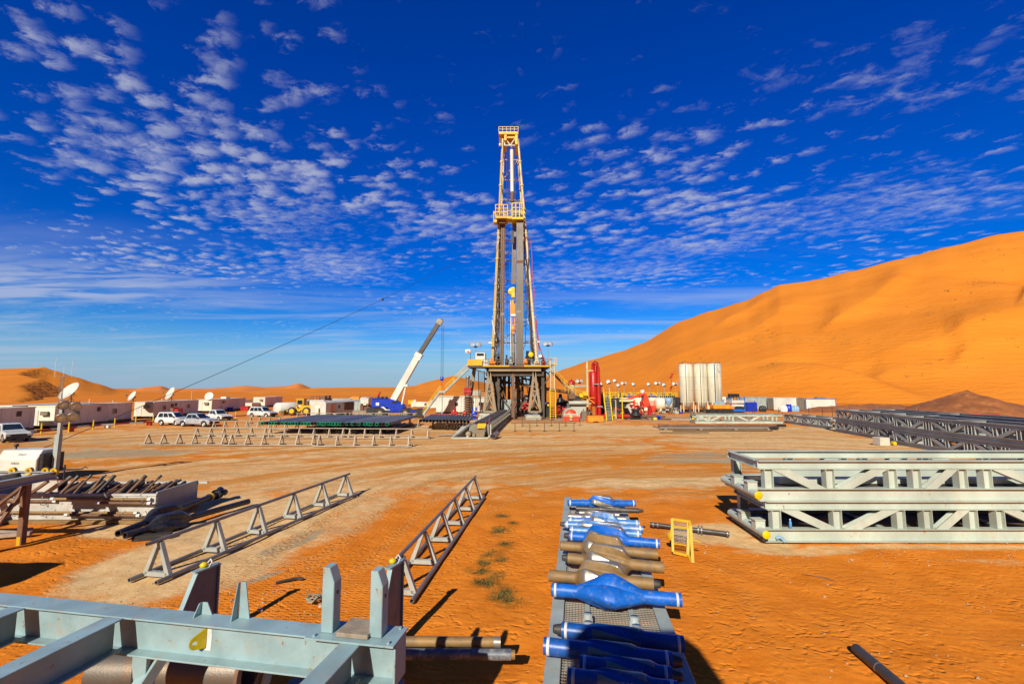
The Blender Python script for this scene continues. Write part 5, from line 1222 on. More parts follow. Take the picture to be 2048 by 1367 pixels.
# ---------------------------------------------------------------- camp cabins
def xl(Y): return -51.06-.133*Y
cdir = Vector((-.133, 1, 0)).normalized(); cout = Vector((cdir.y, -cdir.x, 0))     # cout points to the yard
def window(T, c, n, w, h, mat=None, frame='white'):
    n = Vector(n).normalized(); u = Vector((-n.y, n.x, 0)); Z = Vector((0, 0, 1)); b = MB(); c = Vector(c)+n*.02
    for s in (-1, 1): b.bar(c+u*s*w/2-Z*(h/2+.04), c+u*s*w/2+Z*(h/2+.04), .08, .06, up=n); b.bar(c-u*(w/2-.04)+Z*s*h/2, c+u*(w/2-.04)+Z*s*h/2, .06, .08)
    o = b.build('window', M[frame], T); o_local(o, T)
    g = MB(); g.prism([c-u*w/2-Z*h/2, c+u*w/2-Z*h/2, c+u*w/2+Z*h/2, c-u*w/2+Z*h/2], n*-.015); g.build('pane', mat or M['glass'], o)
def cabin(Y0, Y1, wd, h, label, xo=0., end='door', side=(), name='cabin', wall=None, roofbox=0, group='camp cabins along the left side', zb=.42):
    p0 = Vector((xl(Y0)+xo, Y0, 0)); L = (Y1-Y0)/cdir.y; T = thing(name, label, 'cabin', p0-cout*wd/2+cdir*L/2, group=group)
    def C(s, t, z): v = p0+cdir*s-cout*t; return Vector((v.x, v.y, z))
    wall = wall or M['cream']; b = MB(); b.prism([C(0, 0, zb), C(0, wd, zb), C(0, wd, h), C(0, 0, h)], cdir*L); b.build('walls', wall, T, bevel=.02)
    b = MB(); b.bar(C(.1, -.012, zb+.16), C(L-.1, -.012, zb+.16), .02, .16)
    s = .6
    while s < L: b.prism([C(s, -.003, zb+.1), C(s, -.02, zb+.1), C(s, -.02, h-.05), C(s, -.003, h-.05)], cdir*.05); s += 1.22
    b.build('panel_ribs', wall, T)
    b = MB(); b.prism([C(-.06, -.06, h+.003), C(-.06, wd+.06, h+.003), C(-.06, wd+.06, h+.1), C(-.06, -.06, h+.1)], cdir*(L+.12)); b.build('roof', M['cream'], T)
    b = MB(); b.bar(C(-.3, .25, .2), C(L+.3, .25, .2), .2, .39); b.bar(C(-.3, wd-.25, .2), C(L+.3, wd-.25, .2), .2, .39); b.build('skid', M['black'], T)
    if end == 'door':
        b = MB(); b.prism([C(-.003, wd*.62, zb+.05), C(-.003, wd*.62+.85, zb+.05), C(-.003, wd*.62+.85, zb+2.0), C(-.003, wd*.62, zb+2.0)], cdir*-.05); d_ = b.build('door', M['white'], T); o_local(d_, T)
        b = MB(); b.box(C(-.08, wd*.62+.75, zb+1.0), (.1, .05, .05)); b.build('handle', M['black'], d_)
    b = MB(); b.prism([C(-.01, wd*.22, 1.75), C(-.01, wd*.22+.75, 1.75), C(-.01, wd*.22+.75, 2.25), C(-.01, wd*.22, 2.25)], cdir*-.35); b.build('air_conditioner', M['worn'], T)
    for kind, s in side:
        c = C(s, 0, 1.75)
        if kind == 'w': window(T, c, cout, 1.0, .8)
        elif kind == 'd': b = MB(); b.prism([C(s-.45, -.02, zb+.03), C(s+.45, -.02, zb+.03), C(s+.45, -.02, 2.4), C(s-.45, -.02, 2.4)], cout*.03); b.build('door', M['rustbrown'], T)
        elif kind == 'a': b = MB(); b.prism([C(s-.4, -.01, 1.9), C(s+.4, -.01, 1.9), C(s+.4, -.01, 2.4), C(s-.4, -.01, 2.4)], cout*.4); b.build('air_conditioner', M['worn'], T)
        elif kind == 'k': b = MB(); b.prism([C(s-.3, -.01, 1.9), C(s+.3, -.01, 1.9), C(s+.3, -.01, 2.5), C(s-.3, -.01, 2.5)], cout*.05); b.build('vent', M['black'], T)
    if roofbox: b = MB(); b.b2(C(L*.5, wd*.3, h+.1), C(L*.5+1.6, wd*.3+1, h+.5)); b.build('roof_unit', M['white'], T)
    return T
cabin(42, 56.5, 3.0, 2.86, 'nearest long camp cabin at the left edge behind the white pickup', side=(('k', 12.5), ('w', 4)))
cabin(59.3, 73.6, 3.0, 2.86, 'second long camp cabin, behind the light tower lamps, with two windows', side=(('w', 3.5), ('k', 7.4), ('w', 10.6)))
cabin(57.0, 70, 3.0, 2.95, 'cabin squeezed behind the first and second ones, only its pale end showing', xo=-3.4)
cabin(78.9, 92.8, 3.0, 2.8, 'third camp cabin with door on its bright end, behind the white van', side=(('w', 3), ('k', 6.4), ('d', 5.3), ('w', 10.5)))
cabin(98, 114, 3.0, 2.75, 'fourth camp cabin behind the white double-cab, dish beside its roof', side=(('a', 5),), roofbox=1)
cabin(126, 139, 3.0, 2.7, 'fifth camp cabin with round emblem by its door, farthest of the row', side=())
b_ = W(502, 812, 123); 
for i, (px0, px1, pt, Y, lab) in enumerate(((452, 480, 800, 128, 'small white cabin end behind the fourth camp cabin'), (700, 733, 795, 120, 'white cabin far behind the crane on the left'), (488, 504, 806, 122, 'narrow cream cabin end between the fourth and fifth camp cabins'))):
    a = W(px0, 828, Y); c = W(px1, pt, Y); T = thing('cabin', lab, 'cabin', ((a.x+c.x)/2, Y+3, 0), group='small far cabins'); mb = MB(); mb.b2((a.x, Y, .3), (c.x, Y+6, c.z)); mb.build('walls', M['cream'], T, bevel=.02)
    mb = MB(); mb.b2((a.x-.05, Y-.05, c.z+.003), (c.x+.05, Y+6.05, c.z+.1)); mb.build('roof', M['white'], T)
# round emblem by the door of the fifth cabin
# dishes
def dish(c, n, r, label, mast_z, arm=True):
    c = Vector(c); n = Vector(n).normalized(); T = thing('satellite_dish', label, 'satellite dish', (c.x, c.y, mast_z), group='satellite dishes above the camp')
    b = MB(); prof = [(0.0, .0)]+[((k/8)**2*r*.28, r*k/8) for k in range(1, 9)]; b.lathe(c-n*.1, n, prof, 32); b.build('reflector', M['white'], T, solid=.03)
    b = MB(); foot = Vector((c.x, c.y+.2, mast_z)); b.tube(foot, c-n*.15, .07, 8); b.bar(c-n*.18, c-n*.5, .3, .25)
    for a in (0, 2.1, 4.2): b.tube(foot+Vector((math.cos(a)*r*.5, math.sin(a)*r*.5, 0)), foot+Vector((0, 0, (c.z-mast_z)*.6)), .03, 6)
    b.build('mount', M['worn'], T)
    if arm:
        up = Vector((0, 0, 1)); lo = -(up-n*up.dot(n)).normalized()*r*.95; tip = c+n*r*1.15+lo*.25
        b = MB(); b.tube(c+lo, tip, .03, 6); b.tube(tip-n*.05, tip-n*.3, .09, 10); b.build('feed_arm', M['worn'], T)
rz = 2.95
dish(W(141, 783, 64), (-.24, -.77, .58), 1.4, 'largest white satellite dish, tilted up to the left above the light tower', rz)
dish(W(265, 792, 76), (-.42, -.78, .46), .85, 'small satellite dish above the far end of the second camp cabin', rz)
dish(W(342, 787, 84), (-.47, -.78, .42), 1.2, 'satellite dish with a long feed arm above the third camp cabin', rz-.1)
dish(W(418.5, 792, 98), (.1, -.9, .3), .85, 'round satellite dish facing the camera above the fourth camp cabin', rz-.1, arm=False)
# lattice antenna mast behind the light tower
p = W(121, 800, 61); q = W(125, 752, 61); T = thing('antenna_mast', 'lattice radio mast with three whip aerials behind the light tower', 'antenna mast', (p.x, p.y, 2.95))
b = MB(); hh = q.z-2.95; n_ = 14
for k in range(3):
    a = k*2.094; o = Vector((math.cos(a)*.2, math.sin(a)*.2, 0)); b.tube(Vector((p.x, 61, 2.95))+o, Vector((p.x, 61, q.z))+o, .03, 5)
for i in range(n_):
    for k in range(3):
        a, c = k*2.094, (k+1)*2.094; z = 2.95+hh*i/n_; b.tube((p.x+math.cos(a)*.2, 61+math.sin(a)*.2, z), (p.x+math.cos(c)*.2, 61+math.sin(c)*.2, z+hh/n_), .015, 4)
b.build('lattice', M['worn'], T)
b = MB(); b.tube((p.x-1.15, 61, q.z), (p.x+1.2, 61, q.z), .03, 6); b.build('cross_arm', M['worn'], T)
for dx, h in ((-1.1, 2.5), (.05, 1.3), (1.15, 2.3)): b = MB(); b.tube((p.x+dx, 61, q.z-.1), (p.x+dx, 61, q.z+h), .022, 5); b.build('whip_aerial', M['band'], T)
# pipe masts and small poles on the roofs
for i, (px, pt, Y) in enumerate(((384, 781, 90), (160, 800, 66), (179, 797, 68), (226, 800, 72), (324, 794, 82))):
    a = W(px, pt, Y); mb = MB(); mb.tube((a.x, Y, 2.85), (a.x, Y, a.z), .04, 5); single(mb, 'pole', M['white'], 'thin pole on the camp cabin roofs, %s from the left' % ordn([160, 179, 226, 324, 384].index(px)), 'pole', 'thin poles on the camp roofs')
# barrier: red and white pipe rail on blocks with yellow bollards
def rail_run(pts, label):
    T = thing('barrier_rail', label, 'barrier', pts[0]); 
    for k, (a, b_) in enumerate(zip(pts, pts[1:])):
        n = max(1, int((b_-a).length/1.6))
        for i in range(n):
            m = MB(); m.bar(a.lerp(b_, i/n)+Vector((0, 0, .45)), a.lerp(b_, (i+.98)/n)+Vector((0, 0, .45)), .16, .18); m.build('rail_length', M['red'] if i % 2 else M['white'], T)
        for i in range(0, n, 3):
            c = a.lerp(b_, (i+.5)/n); m = MB(); m.box((c.x, c.y, .17), (.5, .4, .34)); m.build('foot_block', M['red'] if (i//3) % 2 else M['band'], T)
r0, r1, r2 = P(42, 872), P(200, 856), P(312, 849)
rail_run([r0, r1, r2], 'long red and white pipe barrier in front of the camp cabins')
rail_run([P(450, 838), P(512, 834)], 'short red and white barrier between the white double-cab and the station wagon')
for i, (px, py) in enumerate(((82, 867), (137, 864), (186, 858.5), (229, 853), (271, 849), (306, 845), (335, 842), (471, 836))):
    c = P(px, py); mb = MB(); mb.tube(c, c+Vector((0, 0, 1.15)), .075, 10); mb.lathe(c+Vector((0, 0, 1.15)), (0, 0, 1), [(0, .075), (.05, .05), (.06, 0)], 10)
    single(mb, 'bollard', M['yellow_bright'], '%s yellow bollard from the left along the camp barrier' % ordn(i), 'bollard', 'yellow bollards along the camp')
for i, (px, py, s) in enumerate(((240, 851, .5), (345, 826, .8), (457, 830, .5), (462, 830, .5))):
    c = P(px, 845 if i != 1 else 838)
for i, (px0, px1, pt, pb, Y, m_, nm, lab) in enumerate(((483, 499, 812, 825, 108, M['red'], 'tool_box', 'red steel box on legs behind the white station wagon'), (352, 361, 817, 838, 80, M['red'], 'gas_locker', 'red locker in front of the third camp cabin'), (345, 352, 815, 828, 80, M['rustbrown'], 'cabinet', 'brown cabinet beside the red locker'), (455, 459, 822, 830, 105, M['cobalt'], 'barrel', 'left blue barrel in front of the fourth camp cabin'), (461, 465, 822, 830, 105, M['cobalt'], 'barrel', 'right blue barrel in front of the fourth camp cabin'), (560, 567, 822, 829, 100, M['green'], 'waste_bin', 'left green waste bin beside the white tank'), (569, 575, 820, 829, 100, M['green'], 'waste_bin', 'right green waste bin beside the white tank'))):
    a, c = W(px0, pb, Y), W(px1, pt, Y); T = thing(nm, lab, nm.replace('_', ' '), ((a.x+c.x)/2, Y, 0)); zb = max(.0, min(a.z, 1.1)) if nm == 'tool_box' else 0.1
    mb = MB()
    if nm == 'barrel': mb.lathe(((a.x+c.x)/2, Y, 0), (0, 0, 1), [(0, .0), (0, .29), (.3, .3), (.31, .28), (.6, .3), (.61, .28), (.9, .29), (.9, 0)], 16)
    else: mb.b2((a.x, Y-.6, zb), (c.x, Y+.6, c.z))
    mb.build('body', m_, T)
    if nm != 'barrel':
        mb = MB(); mb.b2((a.x+.05, Y-.66, c.z+.003), (c.x+.04, Y+.66, c.z+.06)); mb.build('lid', m_, T)
        mb = MB()
        for x in (a.x+.1, c.x-.1): mb.b2((x-.05, Y-.5, 0), (x+.05, Y-.4, zb)); mb.b2((x-.05, Y+.4, 0), (x+.05, Y+.5, zb))
        mb.build('feet', M['black'], T)
# dumped pipes by the cabins are too small to part

# ---------------------------------------------------------------- vehicles
def wheel(T, x, y, r=.38, w=.26, rim=None):
    b = MB(); b.lathe((x, y-w/2, r), (0, 1, 0), [(0, r*.62), (.0, r*.9), (.04, r), (w-.04, r), (w, r*.9), (w, r*.62)], 22); o = b.build('wheel', M['rubber'], T)
    b = MB(); b.lathe((x, y-w/2+.03, r), (0, 1, 0), [(0, 0), (0, r*.25), (.03, r*.3), (.01, r*.55), (-.02, r*.62), (w-.02, r*.62), (w-.05, r*.3), (w-.05, 0)], 16); b.build('rim', rim or M['rim'], o)
def vehicle(kind, loc, rz, label, paint, cat, L=5.0, Wd=1.8, H=1.78):
    """faces +x in its own frame"""
    T = thing(dict(pickup='pickup_truck', wagon='station_wagon', van='small_van')[kind], label, cat, loc, rz, local=True)
    hw = Wd/2; zb, belt = .38, 1.05; f = L/2
    if kind == 'pickup': hoodx, wsx, roof0, roof1, rear = f-.15, f-1.55, f-2.25, f-3.55, f-3.85
    elif kind == 'wagon': hoodx, wsx, roof0, roof1, rear = f-.15, f-1.45, f-2.1, -f+.45, -f+.15
    else: hoodx, wsx, roof0, roof1, rear = f-.12, f-1.0, f-1.75, -f+.35, -f+.1
    ax = [f-.85, -f+1.0 if kind != 'pickup' else -f+1.15]; wr = .38
    # lower body side outline with wheel arches
    def arch(cx, r=wr+.08):
        return [(cx+r*math.cos(R(a)), zb-.02+max(0, wr-(zb-.02))+r*math.sin(R(a))) for a in (0, 30, 60, 90, 120, 150, 180)]
    low = [(f, .42), (f, .80), (hoodx-.05, .98), (wsx+.05, belt+.06)]
    if kind == 'pickup': low += [(rear+.02, belt+.06), (rear, belt), (-f, belt), (-f, .55), (-f+.05, zb+.06)]
    else: low += [(rear, belt+.06), (-f, belt-.1), (-f, .5), (-f+.05, zb)]
    bot = []
    for cx in (ax[1], ax[0]):
        a = arch(cx); a = [(x, max(z, zb)) for x, z in a][::-1]; bot += [(a[0][0], zb)]+a+[(a[-1][0], zb)]
    prof = low+bot
    b = MB(); n = len(prof)
    tum = lambda z: hw-(.06 if z > .95 else 0)-(.04 if z < .5 else 0)
    b.add([(x, -tum(z), z) for x, z in prof]+[(x, tum(z), z) for x, z in prof], [tuple(range(n))[::-1], tuple(range(n, 2*n))]+[(i, (i+1) % n, n+(i+1) % n, n+i) for i in range(n)])
    b.build('body', paint, T, bevel=.03)
    cab = [(wsx+.02, belt+.03), (roof0, H-.03), (roof0-.3, H), (roof1+.2, H), (roof1, H-.05), (rear+.03 if kind != 'wagon' else rear, belt+.03)]
    n = len(cab); tw = lambda z: hw-.07-(z-belt)*.22
    b = MB(); b.add([(x, -tw(z), z) for x, z in cab]+[(x, tw(z), z) for x, z in cab], [tuple(range(n))[::-1], tuple(range(n, 2*n))]+[(i, (i+1) % n, n+(i+1) % n, n+i) for i in range(n)])
    b.build('cab', paint, T, bevel=.03)
    # glazing: side windows proud of the cab by 6 mm
    doors = [roof0-.02-.12, None]
    x0, x1 = wsx-.28, (rear+.18 if kind == 'pickup' else rear+.22); nwin = 2 if kind == 'pickup' else 3
    zt, zl = H-.16, belt+.10
    xt0 = roof0-.06; xt1 = roof1+.12
    for s in (-1, 1):
        for k in range(nwin):
            u0, u1 = k/nwin+.015, (k+1)/nwin-.025
            bl_, br_ = x0+(x1-x0)*u0, x0+(x1-x0)*u1; tl, tr_ = xt0+(xt1-xt0)*u0, xt0+(xt1-xt0)*u1
            pts = [(bl_, s*(tw(zl)+.008), zl), (br_, s*(tw(zl)+.008), zl), (tr_, s*(tw(zt)+.008), zt), (tl, s*(tw(zt)+.008), zt)]
            g = MB(); g.prism(pts, (0, -s*.01, 0)); g.build('side_window', M['glass'], T)
    d = Vector((roof0-wsx-.02, 0, H-.03-belt-.03)); nrm = Vector((d.z, 0, -d.x)).normalized()
    p = Vector((wsx+.02, 0, belt+.03))
    a, c = p+d*.12+nrm*.012, p+d*.92+nrm*.012
    g = MB(); g.prism([(a.x, -tw(a.z)+.08, a.z), (a.x, tw(a.z)-.08, a.z), (c.x, tw(c.z)-.1, c.z), (c.x, -tw(c.z)+.1, c.z)], nrm*-.01); g.build('windscreen', M['glass'], T)
    for x in ax:
        for s in (-1, 1): wheel(T, x, s*(hw-.14))
    b = MB(); b.b2((f-.04, -hw+.02, .38), (f+.08, hw-.02, .62)); b.build('front_bumper', M['black'] if kind != 'van' else paint, T, bevel=.03)
    b = MB(); b.b2((f+.002, -.55, .64), (f+.03, .55, .82)); b.build('grille', M['black'], T)
    for s in (-1, 1): b = MB(); b.b2((f-.06, s*(hw-.28), .66), (f+.02, s*(hw-.02), .84)); b.build('headlight', M['lampglass'], T)
    for s in (-1, 1): b = MB(); b.b2((-f-.01, s*(hw-.2), .75), (-f+.03, s*(hw-.06), 1.0)); b.build('tail_light', M['red'], T)
    b = MB(); b.b2((-f-.08, -hw+.05, .45), (-f-.002, hw-.05, .58)); b.build('rear_bumper', M['rim'], T)
    for s in (-1, 1): b = MB(); b.b2((wsx-.25, s*(hw+.02), belt+.05), (wsx-.15, s*(hw+.2), belt+.25)); b.build('mirror', M['black'], T)
    if kind == 'pickup':
        b = MB(); b.b2((-f+.06, -hw+.16, belt-.0+.003), (rear-.05, hw-.16, belt+.012)); b.build('load_bed', M['black'], T)
    if kind == 'wagon' or kind == 'van':
        b = MB()
        for s in (-1, 1): b.bar((roof0-.4, s*.6, H+.05), (roof1+.3, s*.6, H+.05), .04)
        b.build('roof_rack', M['black'], T)
    return T
p = P(-4, 884); vehicle('pickup', (p.x-.2, p.y+1.1, 0), R(-28), 'white pickup with dark bumper nosing in at the left edge', M['carwhite'], 'pickup', 5.1, 1.8, 1.74)
p = P(337, 850.5); vehicle('van', (p.x, p.y+.85, 0), R(-6), 'white compact van with roof rails parked left of the silver pickup', M['carwhite'], 'van', 4.2, 1.76, 1.85)
p = P(385, 853); vehicle('pickup', (p.x, p.y+.9, 0), R(-8), 'silver double-cab pickup parked in front of the white van', M['carsilver'], 'pickup', 5.2, 1.8, 1.78)
p = P(430, 842); vehicle('pickup', (p.x-.2, p.y+1.0, 0), R(-28), 'white double-cab pickup behind the nose of the silver one', M['carwhite'], 'pickup', 5.1, 1.8, 1.8)
p = P(519, 834.5); vehicle('wagon', (p.x, p.y+.9, 0), R(-14), 'white long station wagon with dark bumper in front of the white tank', M['carwhite'], 'station wagon', 4.9, 1.9, 1.9)

# ---------------------------------------------------------------- middle group: tank, loader, white unit, bins
YT = 100; c = W(559, 817, YT); T = thing('storage_tank', 'white horizontal cylinder tank behind the station wagon', 'tank', (c.x, YT+2, 0))
d = Vector((.42, .9, 0)).normalized(); a = Vector((W(554, 817, YT).x, YT, c.z)); b = MB(); b.lathe(a-d*.15, d, [(-.05, 0), (0, .9), (.15, 1.32), (7.2, 1.32), (7.35, .9), (7.4, 0)], 28); b.build('shell', M['white'], T)
b = MB(); b.b2((a.x-1, YT+.8, 0), (a.x+1.4, YT+1.2, a.z-.9)); b.b2((a.x+1.2, YT+5, 0), (a.x+3.6, YT+5.4, a.z-.9)); b.build('saddle', M['black'], T)
# wheel loader
YL = 90; c = W(600, 830, YL); T = thing('wheel_loader', 'yellow wheel loader parked left of the big white unit', 'wheel loader', (c.x, YL, 0), R(180), local=True)
b = MB(); b.b2((-2.6, -.85, .9), (-.3, .85, 1.9)); b.build('engine_cover', M['yellow'], T, bevel=.08)
b = MB(); b.b2((-.3, -.6, .7), (1.6, .6, 1.3)); b.build('front_frame', M['yellow'], T, bevel=.05)
b = MB(); b.b2((-.9, -.7, 1.903), (.5, .7, 3.1)); b.build('operator_cab', M['yellow'], T, bevel=.05)
for s in (-1, 1): b = MB(); b.b2((-.7, s*.705, 2.1), (.3, s*.72, 2.9)); b.build('cab_window', M['glass'], T)
b = MB(); b.b2((-1.0, -.8, 3.103), (.6, .8, 3.2)); b.build('cab_roof', M['yellow'], T)
for s in (-1, 1): b = MB(); b.bar((.8, s*.45, 1.5), (2.7, s*.45, .6), .16, .25); b.build('lift_arm', M['yellow'], T)
b = MB(); b.prism([(2.6, -1.3, .1), (3.5, -1.3, .12), (3.1, -1.3, .3), (2.8, -1.3, .9), (2.5, -1.3, .9)], (0, 2.6, 0)); b.build('bucket', M['rustbrown'], T)
for x in (-1.7, 1.1):
    for s in (-1, 1): wheel(T, x, s*1.0, .78, .5, M['yellow'])
b = MB(); b.tube((-1.8, .3, 1.9), (-1.8, .3, 2.9), .07, 8); b.build('exhaust', M['black'], T)
# big white unit
YU = 84; a = W(620.5, 832, YU); tl = W(620.5, 802, YU); br = W(651, 832, YU); dU = Vector((.16, 1, 0)).normalized(); Lu = 13.5
T = thing('white_unit', 'large white skid-mounted cabin with dark doorway in the middle of the yard', 'cabin', (br.x+1, YU+5, 0))
w_ = br.x-a.x; h_ = tl.z; b = MB(); pr = [(a.x, YU, .25), (br.x, YU, .25), (br.x, YU, h_-.3), (br.x-.4, YU, h_), (a.x+.4, YU, h_), (a.x, YU, h_-.3)]
b.prism(pr, dU*Lu); b.build('walls', M['white'], T, bevel=.03)
rt = Vector((dU.y, -dU.x, 0))
def U(s, t, z): v = Vector((br.x, YU, 0))+dU*s+rt*t; return Vector((v.x, v.y, z))
for s0, s1, z0, z1, m_, nm in ((1.8, 2.9, .4, 2.2, M['orange'], 'door'), (4.3, 4.9, 1.4, 2.0, M['black'], 'vent'), (6.5, 10.5, .9, 2.5, M['rustbrown'], 'dark_doorway'), (6.2, 7.0, 1.9, 2.4, M['yellow'], 'lamp_box')):
    b = MB(); b.prism([U(s0, .012, z0), U(s1, .012, z0), U(s1, .012, z1), U(s0, .012, z1)], rt*.03); b.build(nm, m_, T)
b = MB(); b.b2((a.x+.9, YU-.04, .3), (a.x+1.7, YU-.003, 2.1)); b.build('end_door', M['cream'], T); b = MB(); b.bar((a.x+.3, YU+.3, .12), U(Lu, -w_+.3, .12), .2, .24); b.bar(U(.2, -.3, .12), U(Lu, -.3, .12), .2, .24); b.build('skid', M['black'], T)
b = MB(); b.prism([(a.x+1.5, YU-.05, .3), (a.x+1.75, YU-.05, .3), (a.x+1.65, YU-.05, 1.6), (a.x+1.58, YU-.05, 1.6)], (0, -.3, 0)); b.build('folded_step', M['worn'], T)
# frames, tanks and crates behind it
rnd = random.Random(9)
items = [
 (597, 612, 801, 815, 98, 'cream', 'water_tank', 'pale upright tank above the wheel loader', 'tank'),
 (621, 634, 792, 802, 100, 'greytan', 'frame_crate', 'open crate frame behind the top left of the big white unit', 'crate'),
 (640, 650, 792, 801, 101, 'rustbrown', 'steel_crate', 'dark brown crate behind the big white unit, the left one', 'crate'),
 (647, 658, 791, 800, 103, 'rustbrown', 'steel_crate', 'dark brown crate behind the big white unit, the middle one', 'crate'),
 (612, 647, 800, 812, 99, 'white', 'container', 'long white container behind the top of the big white unit', 'container'),
 (658, 702, 797, 806, 104, 'greytan', 'mud_skid', 'greenish equipment skid seen over the roof of the big white unit', 'equipment skid'),
 (704, 718, 793, 806, 98, 'orange', 'gas_rack', 'orange bottle rack behind the right end of the big white unit', 'rack'),
 (708, 722, 803, 822, 92, 'steel', 'control_cabinet', 'grey control cabinet right of the big white unit', 'cabinet'),
 (720, 737, 796, 807, 90, 'white', 'hopper', 'white square hopper above a dark chute left of the crane', 'hopper'),
 (720, 742, 811, 820, 91, 'rustbrown', 'skip', 'dark brown skip below the white hopper', 'skip'),
 (705, 745, 822, 831, 88, 'wood', 'sand_box', 'tan timber-sided box in front of the crane\'s rear', 'box'),
 (664, 673, 826, 832, 86, 'concrete', 'bench', 'pale concrete bench in front of the big white unit', 'bench'),
 (860, 880, 800, 830, 118, 'white', 'cabin', 'white cabin seen between crane and rig staircase', 'cabin'),
 (822, 868, 804, 822, 125, 'cream', 'cabin', 'long cream cabin behind the crane\'s nose', 'cabin'),
 (816, 826, 800, 808, 130, 'yellow', 'machine', 'small yellow machine on top of the skid behind the crane', 'machine')]
for px0, px1, pt, pb, Y, m_, nm, lab, cat in items:
    a = W(px0, pb, Y); c = W(px1, pt, Y); T = thing(nm, lab, cat, ((a.x+c.x)/2, Y+1, 0)); wx = c.x-a.x; dpt = min(5, max(1.2, wx*.8)); z0 = 0.15 if pb > 808 else max(.15, min(a.z, 4))
    mb = MB(); z0 = max(z0, .15)
    if nm in ('frame_crate',):
        for x in (a.x, c.x):
            for y in (Y, Y+dpt): mb.bar((x, y, 0), (x, y, c.z), .15)
        for y in (Y, Y+dpt): mb.bar((a.x, y, c.z), (c.x, y, c.z), .15)
        mb.build('frame', M['rustbrown'], T); continue
    mb.b2((a.x, Y, z0), (c.x, Y+dpt, c.z)); mb.build('body', M[m_], T, bevel=.05)
    mb = MB(); n_ = max(2, int(wx/1.2))
    for k in range(n_+1):
        x = a.x+.04+(wx-.08)*k/n_; mb.b2((x-.04, Y-.06, z0), (x+.04, Y-.003, c.z))
    mb.b2((a.x-.05, Y-.07, c.z-.1), (c.x+.05, Y+dpt+.05, c.z+.05)); mb.build('ribs', M[m_], T)
    if z0 > .3:
        mb = MB()
        for x in (a.x+.15, c.x-.15):
            for y in (Y+.15, Y+dpt-.15): mb.bar((x, y, 0), (x, y, z0), .14)
        mb.build('support', M['rustbrown'], T)
    elif nm in ('cabin', 'container'):
        window(T, ((a.x+c.x)/2+.8, Y-.01, c.z*.62), (0, -1, 0), .8, .7); mb = MB(); mb.b2((a.x+.5, Y-.05, .2), (a.x+1.3, Y-.02, 2.1)); mb.build('door', M['white'], T)

# ---------------------------------------------------------------- crane
YC = 82
def C_(px, py, dy=0): return W(px, py, YC+dy)
T = thing('mobile_crane', 'cobalt blue rough-terrain crane with long white telescopic boom raised', 'crane', C_(795, 832)*1.0)
T.location.z = 0; OFF[T.name] = Vector(T.location)
def cz(py): return W(800, py, YC).z
def cx(px): return W(px, 815, YC).x
b = MB(); b.b2((cx(745), YC-1.1, .9), (cx(848), YC+1.1, 1.45)); b.build('chassis', M['black'], T, bevel=.05)
b = MB(); b.prism([(cx(737), YC-1.25, .75), (cx(737), YC-1.25, cz(815)), (cx(772), YC-1.25, cz(815)), (cx(785), YC-1.25, 1.0), (cx(770), YC-1.25, .75)], (0, 2.5, 0)); b.build('rear_deck', M['black'], T)
b = MB(); b.b2((cx(747), YC-1.2, cz(814)), (cx(783), YC+1.2, cz(797))); b.build('superstructure', M['cobalt'], T, bevel=.06)
b = MB(); b.prism([(cx(780), YC-1.27, cz(796)), (cx(792), YC-1.27, cz(800)), (cx(810), YC-1.27, cz(811)), (cx(809), YC-1.27, cz(820)), (cx(780), YC-1.27, cz(820))], (0, 2.54, 0)); b.build('operator_housing', M['cobalt'], T, bevel=.05)
b = MB(); b.prism([(cx(765), YC-1.33, cz(813)), (cx(771), YC-1.33, cz(812)), (cx(777), YC-1.33, cz(817)), (cx(784), YC-1.33, cz(818)), (cx(784), YC-1.33, cz(819)), (cx(775), YC-1.33, cz(819)), (cx(770), YC-1.33, cz(815))], (0, .04, 0)); b.build('white_flash', M['band'], T)
b = MB(); b.b2((cx(755.5), YC-1.25, cz(810)), (cx(762), YC-1.205, cz(804))); b.build('door_plate', M['band'], T)
b = MB(); b.b2((cx(787), YC-1.295, cz(806)), (cx(797), YC-1.275, cz(801.5))); b.build('cab_window', M['glass'], T)
b = MB(); b.b2((cx(746), YC-1.23, cz(795.5)), (cx(764), YC+1.23, cz(797)+.02)); b.b2((cx(772), YC-1.24, cz(820)), (cx(846), YC+1.2, cz(823))); b.build('deck_rail', M['cobalt'], T)
for px in (755, 763, 771): b = MB(); c = Vector((cx(px), YC, cz(796))); b.lathe(c-Vector((0, .6, 0)), (0, 1, 0), [(0, 0), (0, .25), (.05, .3), (1.1, .3), (1.2, .25), (1.2, 0)], 14); b.build('winch_drum', M['black'], T)
for x in (cx(764), cx(814)):
    for s in (-1, 1):
        b = MB(); b.lathe((x, YC+s*1.15-.3, .85), (0, 1, 0), [(0, .5), (0, .78), (.06, .85), (.54, .85), (.6, .78), (.6, .5)], 28); o = b.build('wheel', M['rubber'], T); o_local(o, T)
        b = MB(); b.lathe((x, YC+s*1.15-.26, .85), (0, 1, 0), [(0, 0), (0, .3), (.06, .5), (-.03, .5), (.5, .5), (.5, 0)], 20); b.build('rim', M['worn'], o)
b = MB(); b.b2((cx(835), YC-1.3, .3), (cx(849), YC+1.3, 1.6)); b.build('front_deck', M['black'], T, bevel=.05)
p0, p1, p2 = C_(785, 803), C_(838, 709), C_(879, 644)
b = MB(); b.bar(p0, p1, .95, 1.12); b.build('boom_base', M['white'], T, bevel=.06)
b = MB(); b.bar(p0.lerp(p1, .97), p2, .62, .78); b.build('boom_extension', M['pin'], T, bevel=.05)
b = MB(); b.bar(p0.lerp(p1, .95), p0.lerp(p1, 1.03), 1.1, 1.3); b.bar(p0.lerp(p1, .9)+Vector((.5, -.4, -.2)), p0.lerp(p1, .98)+Vector((.5, -.4, -.2)), .5, .3); b.build('boom_collar', M['band'], T)
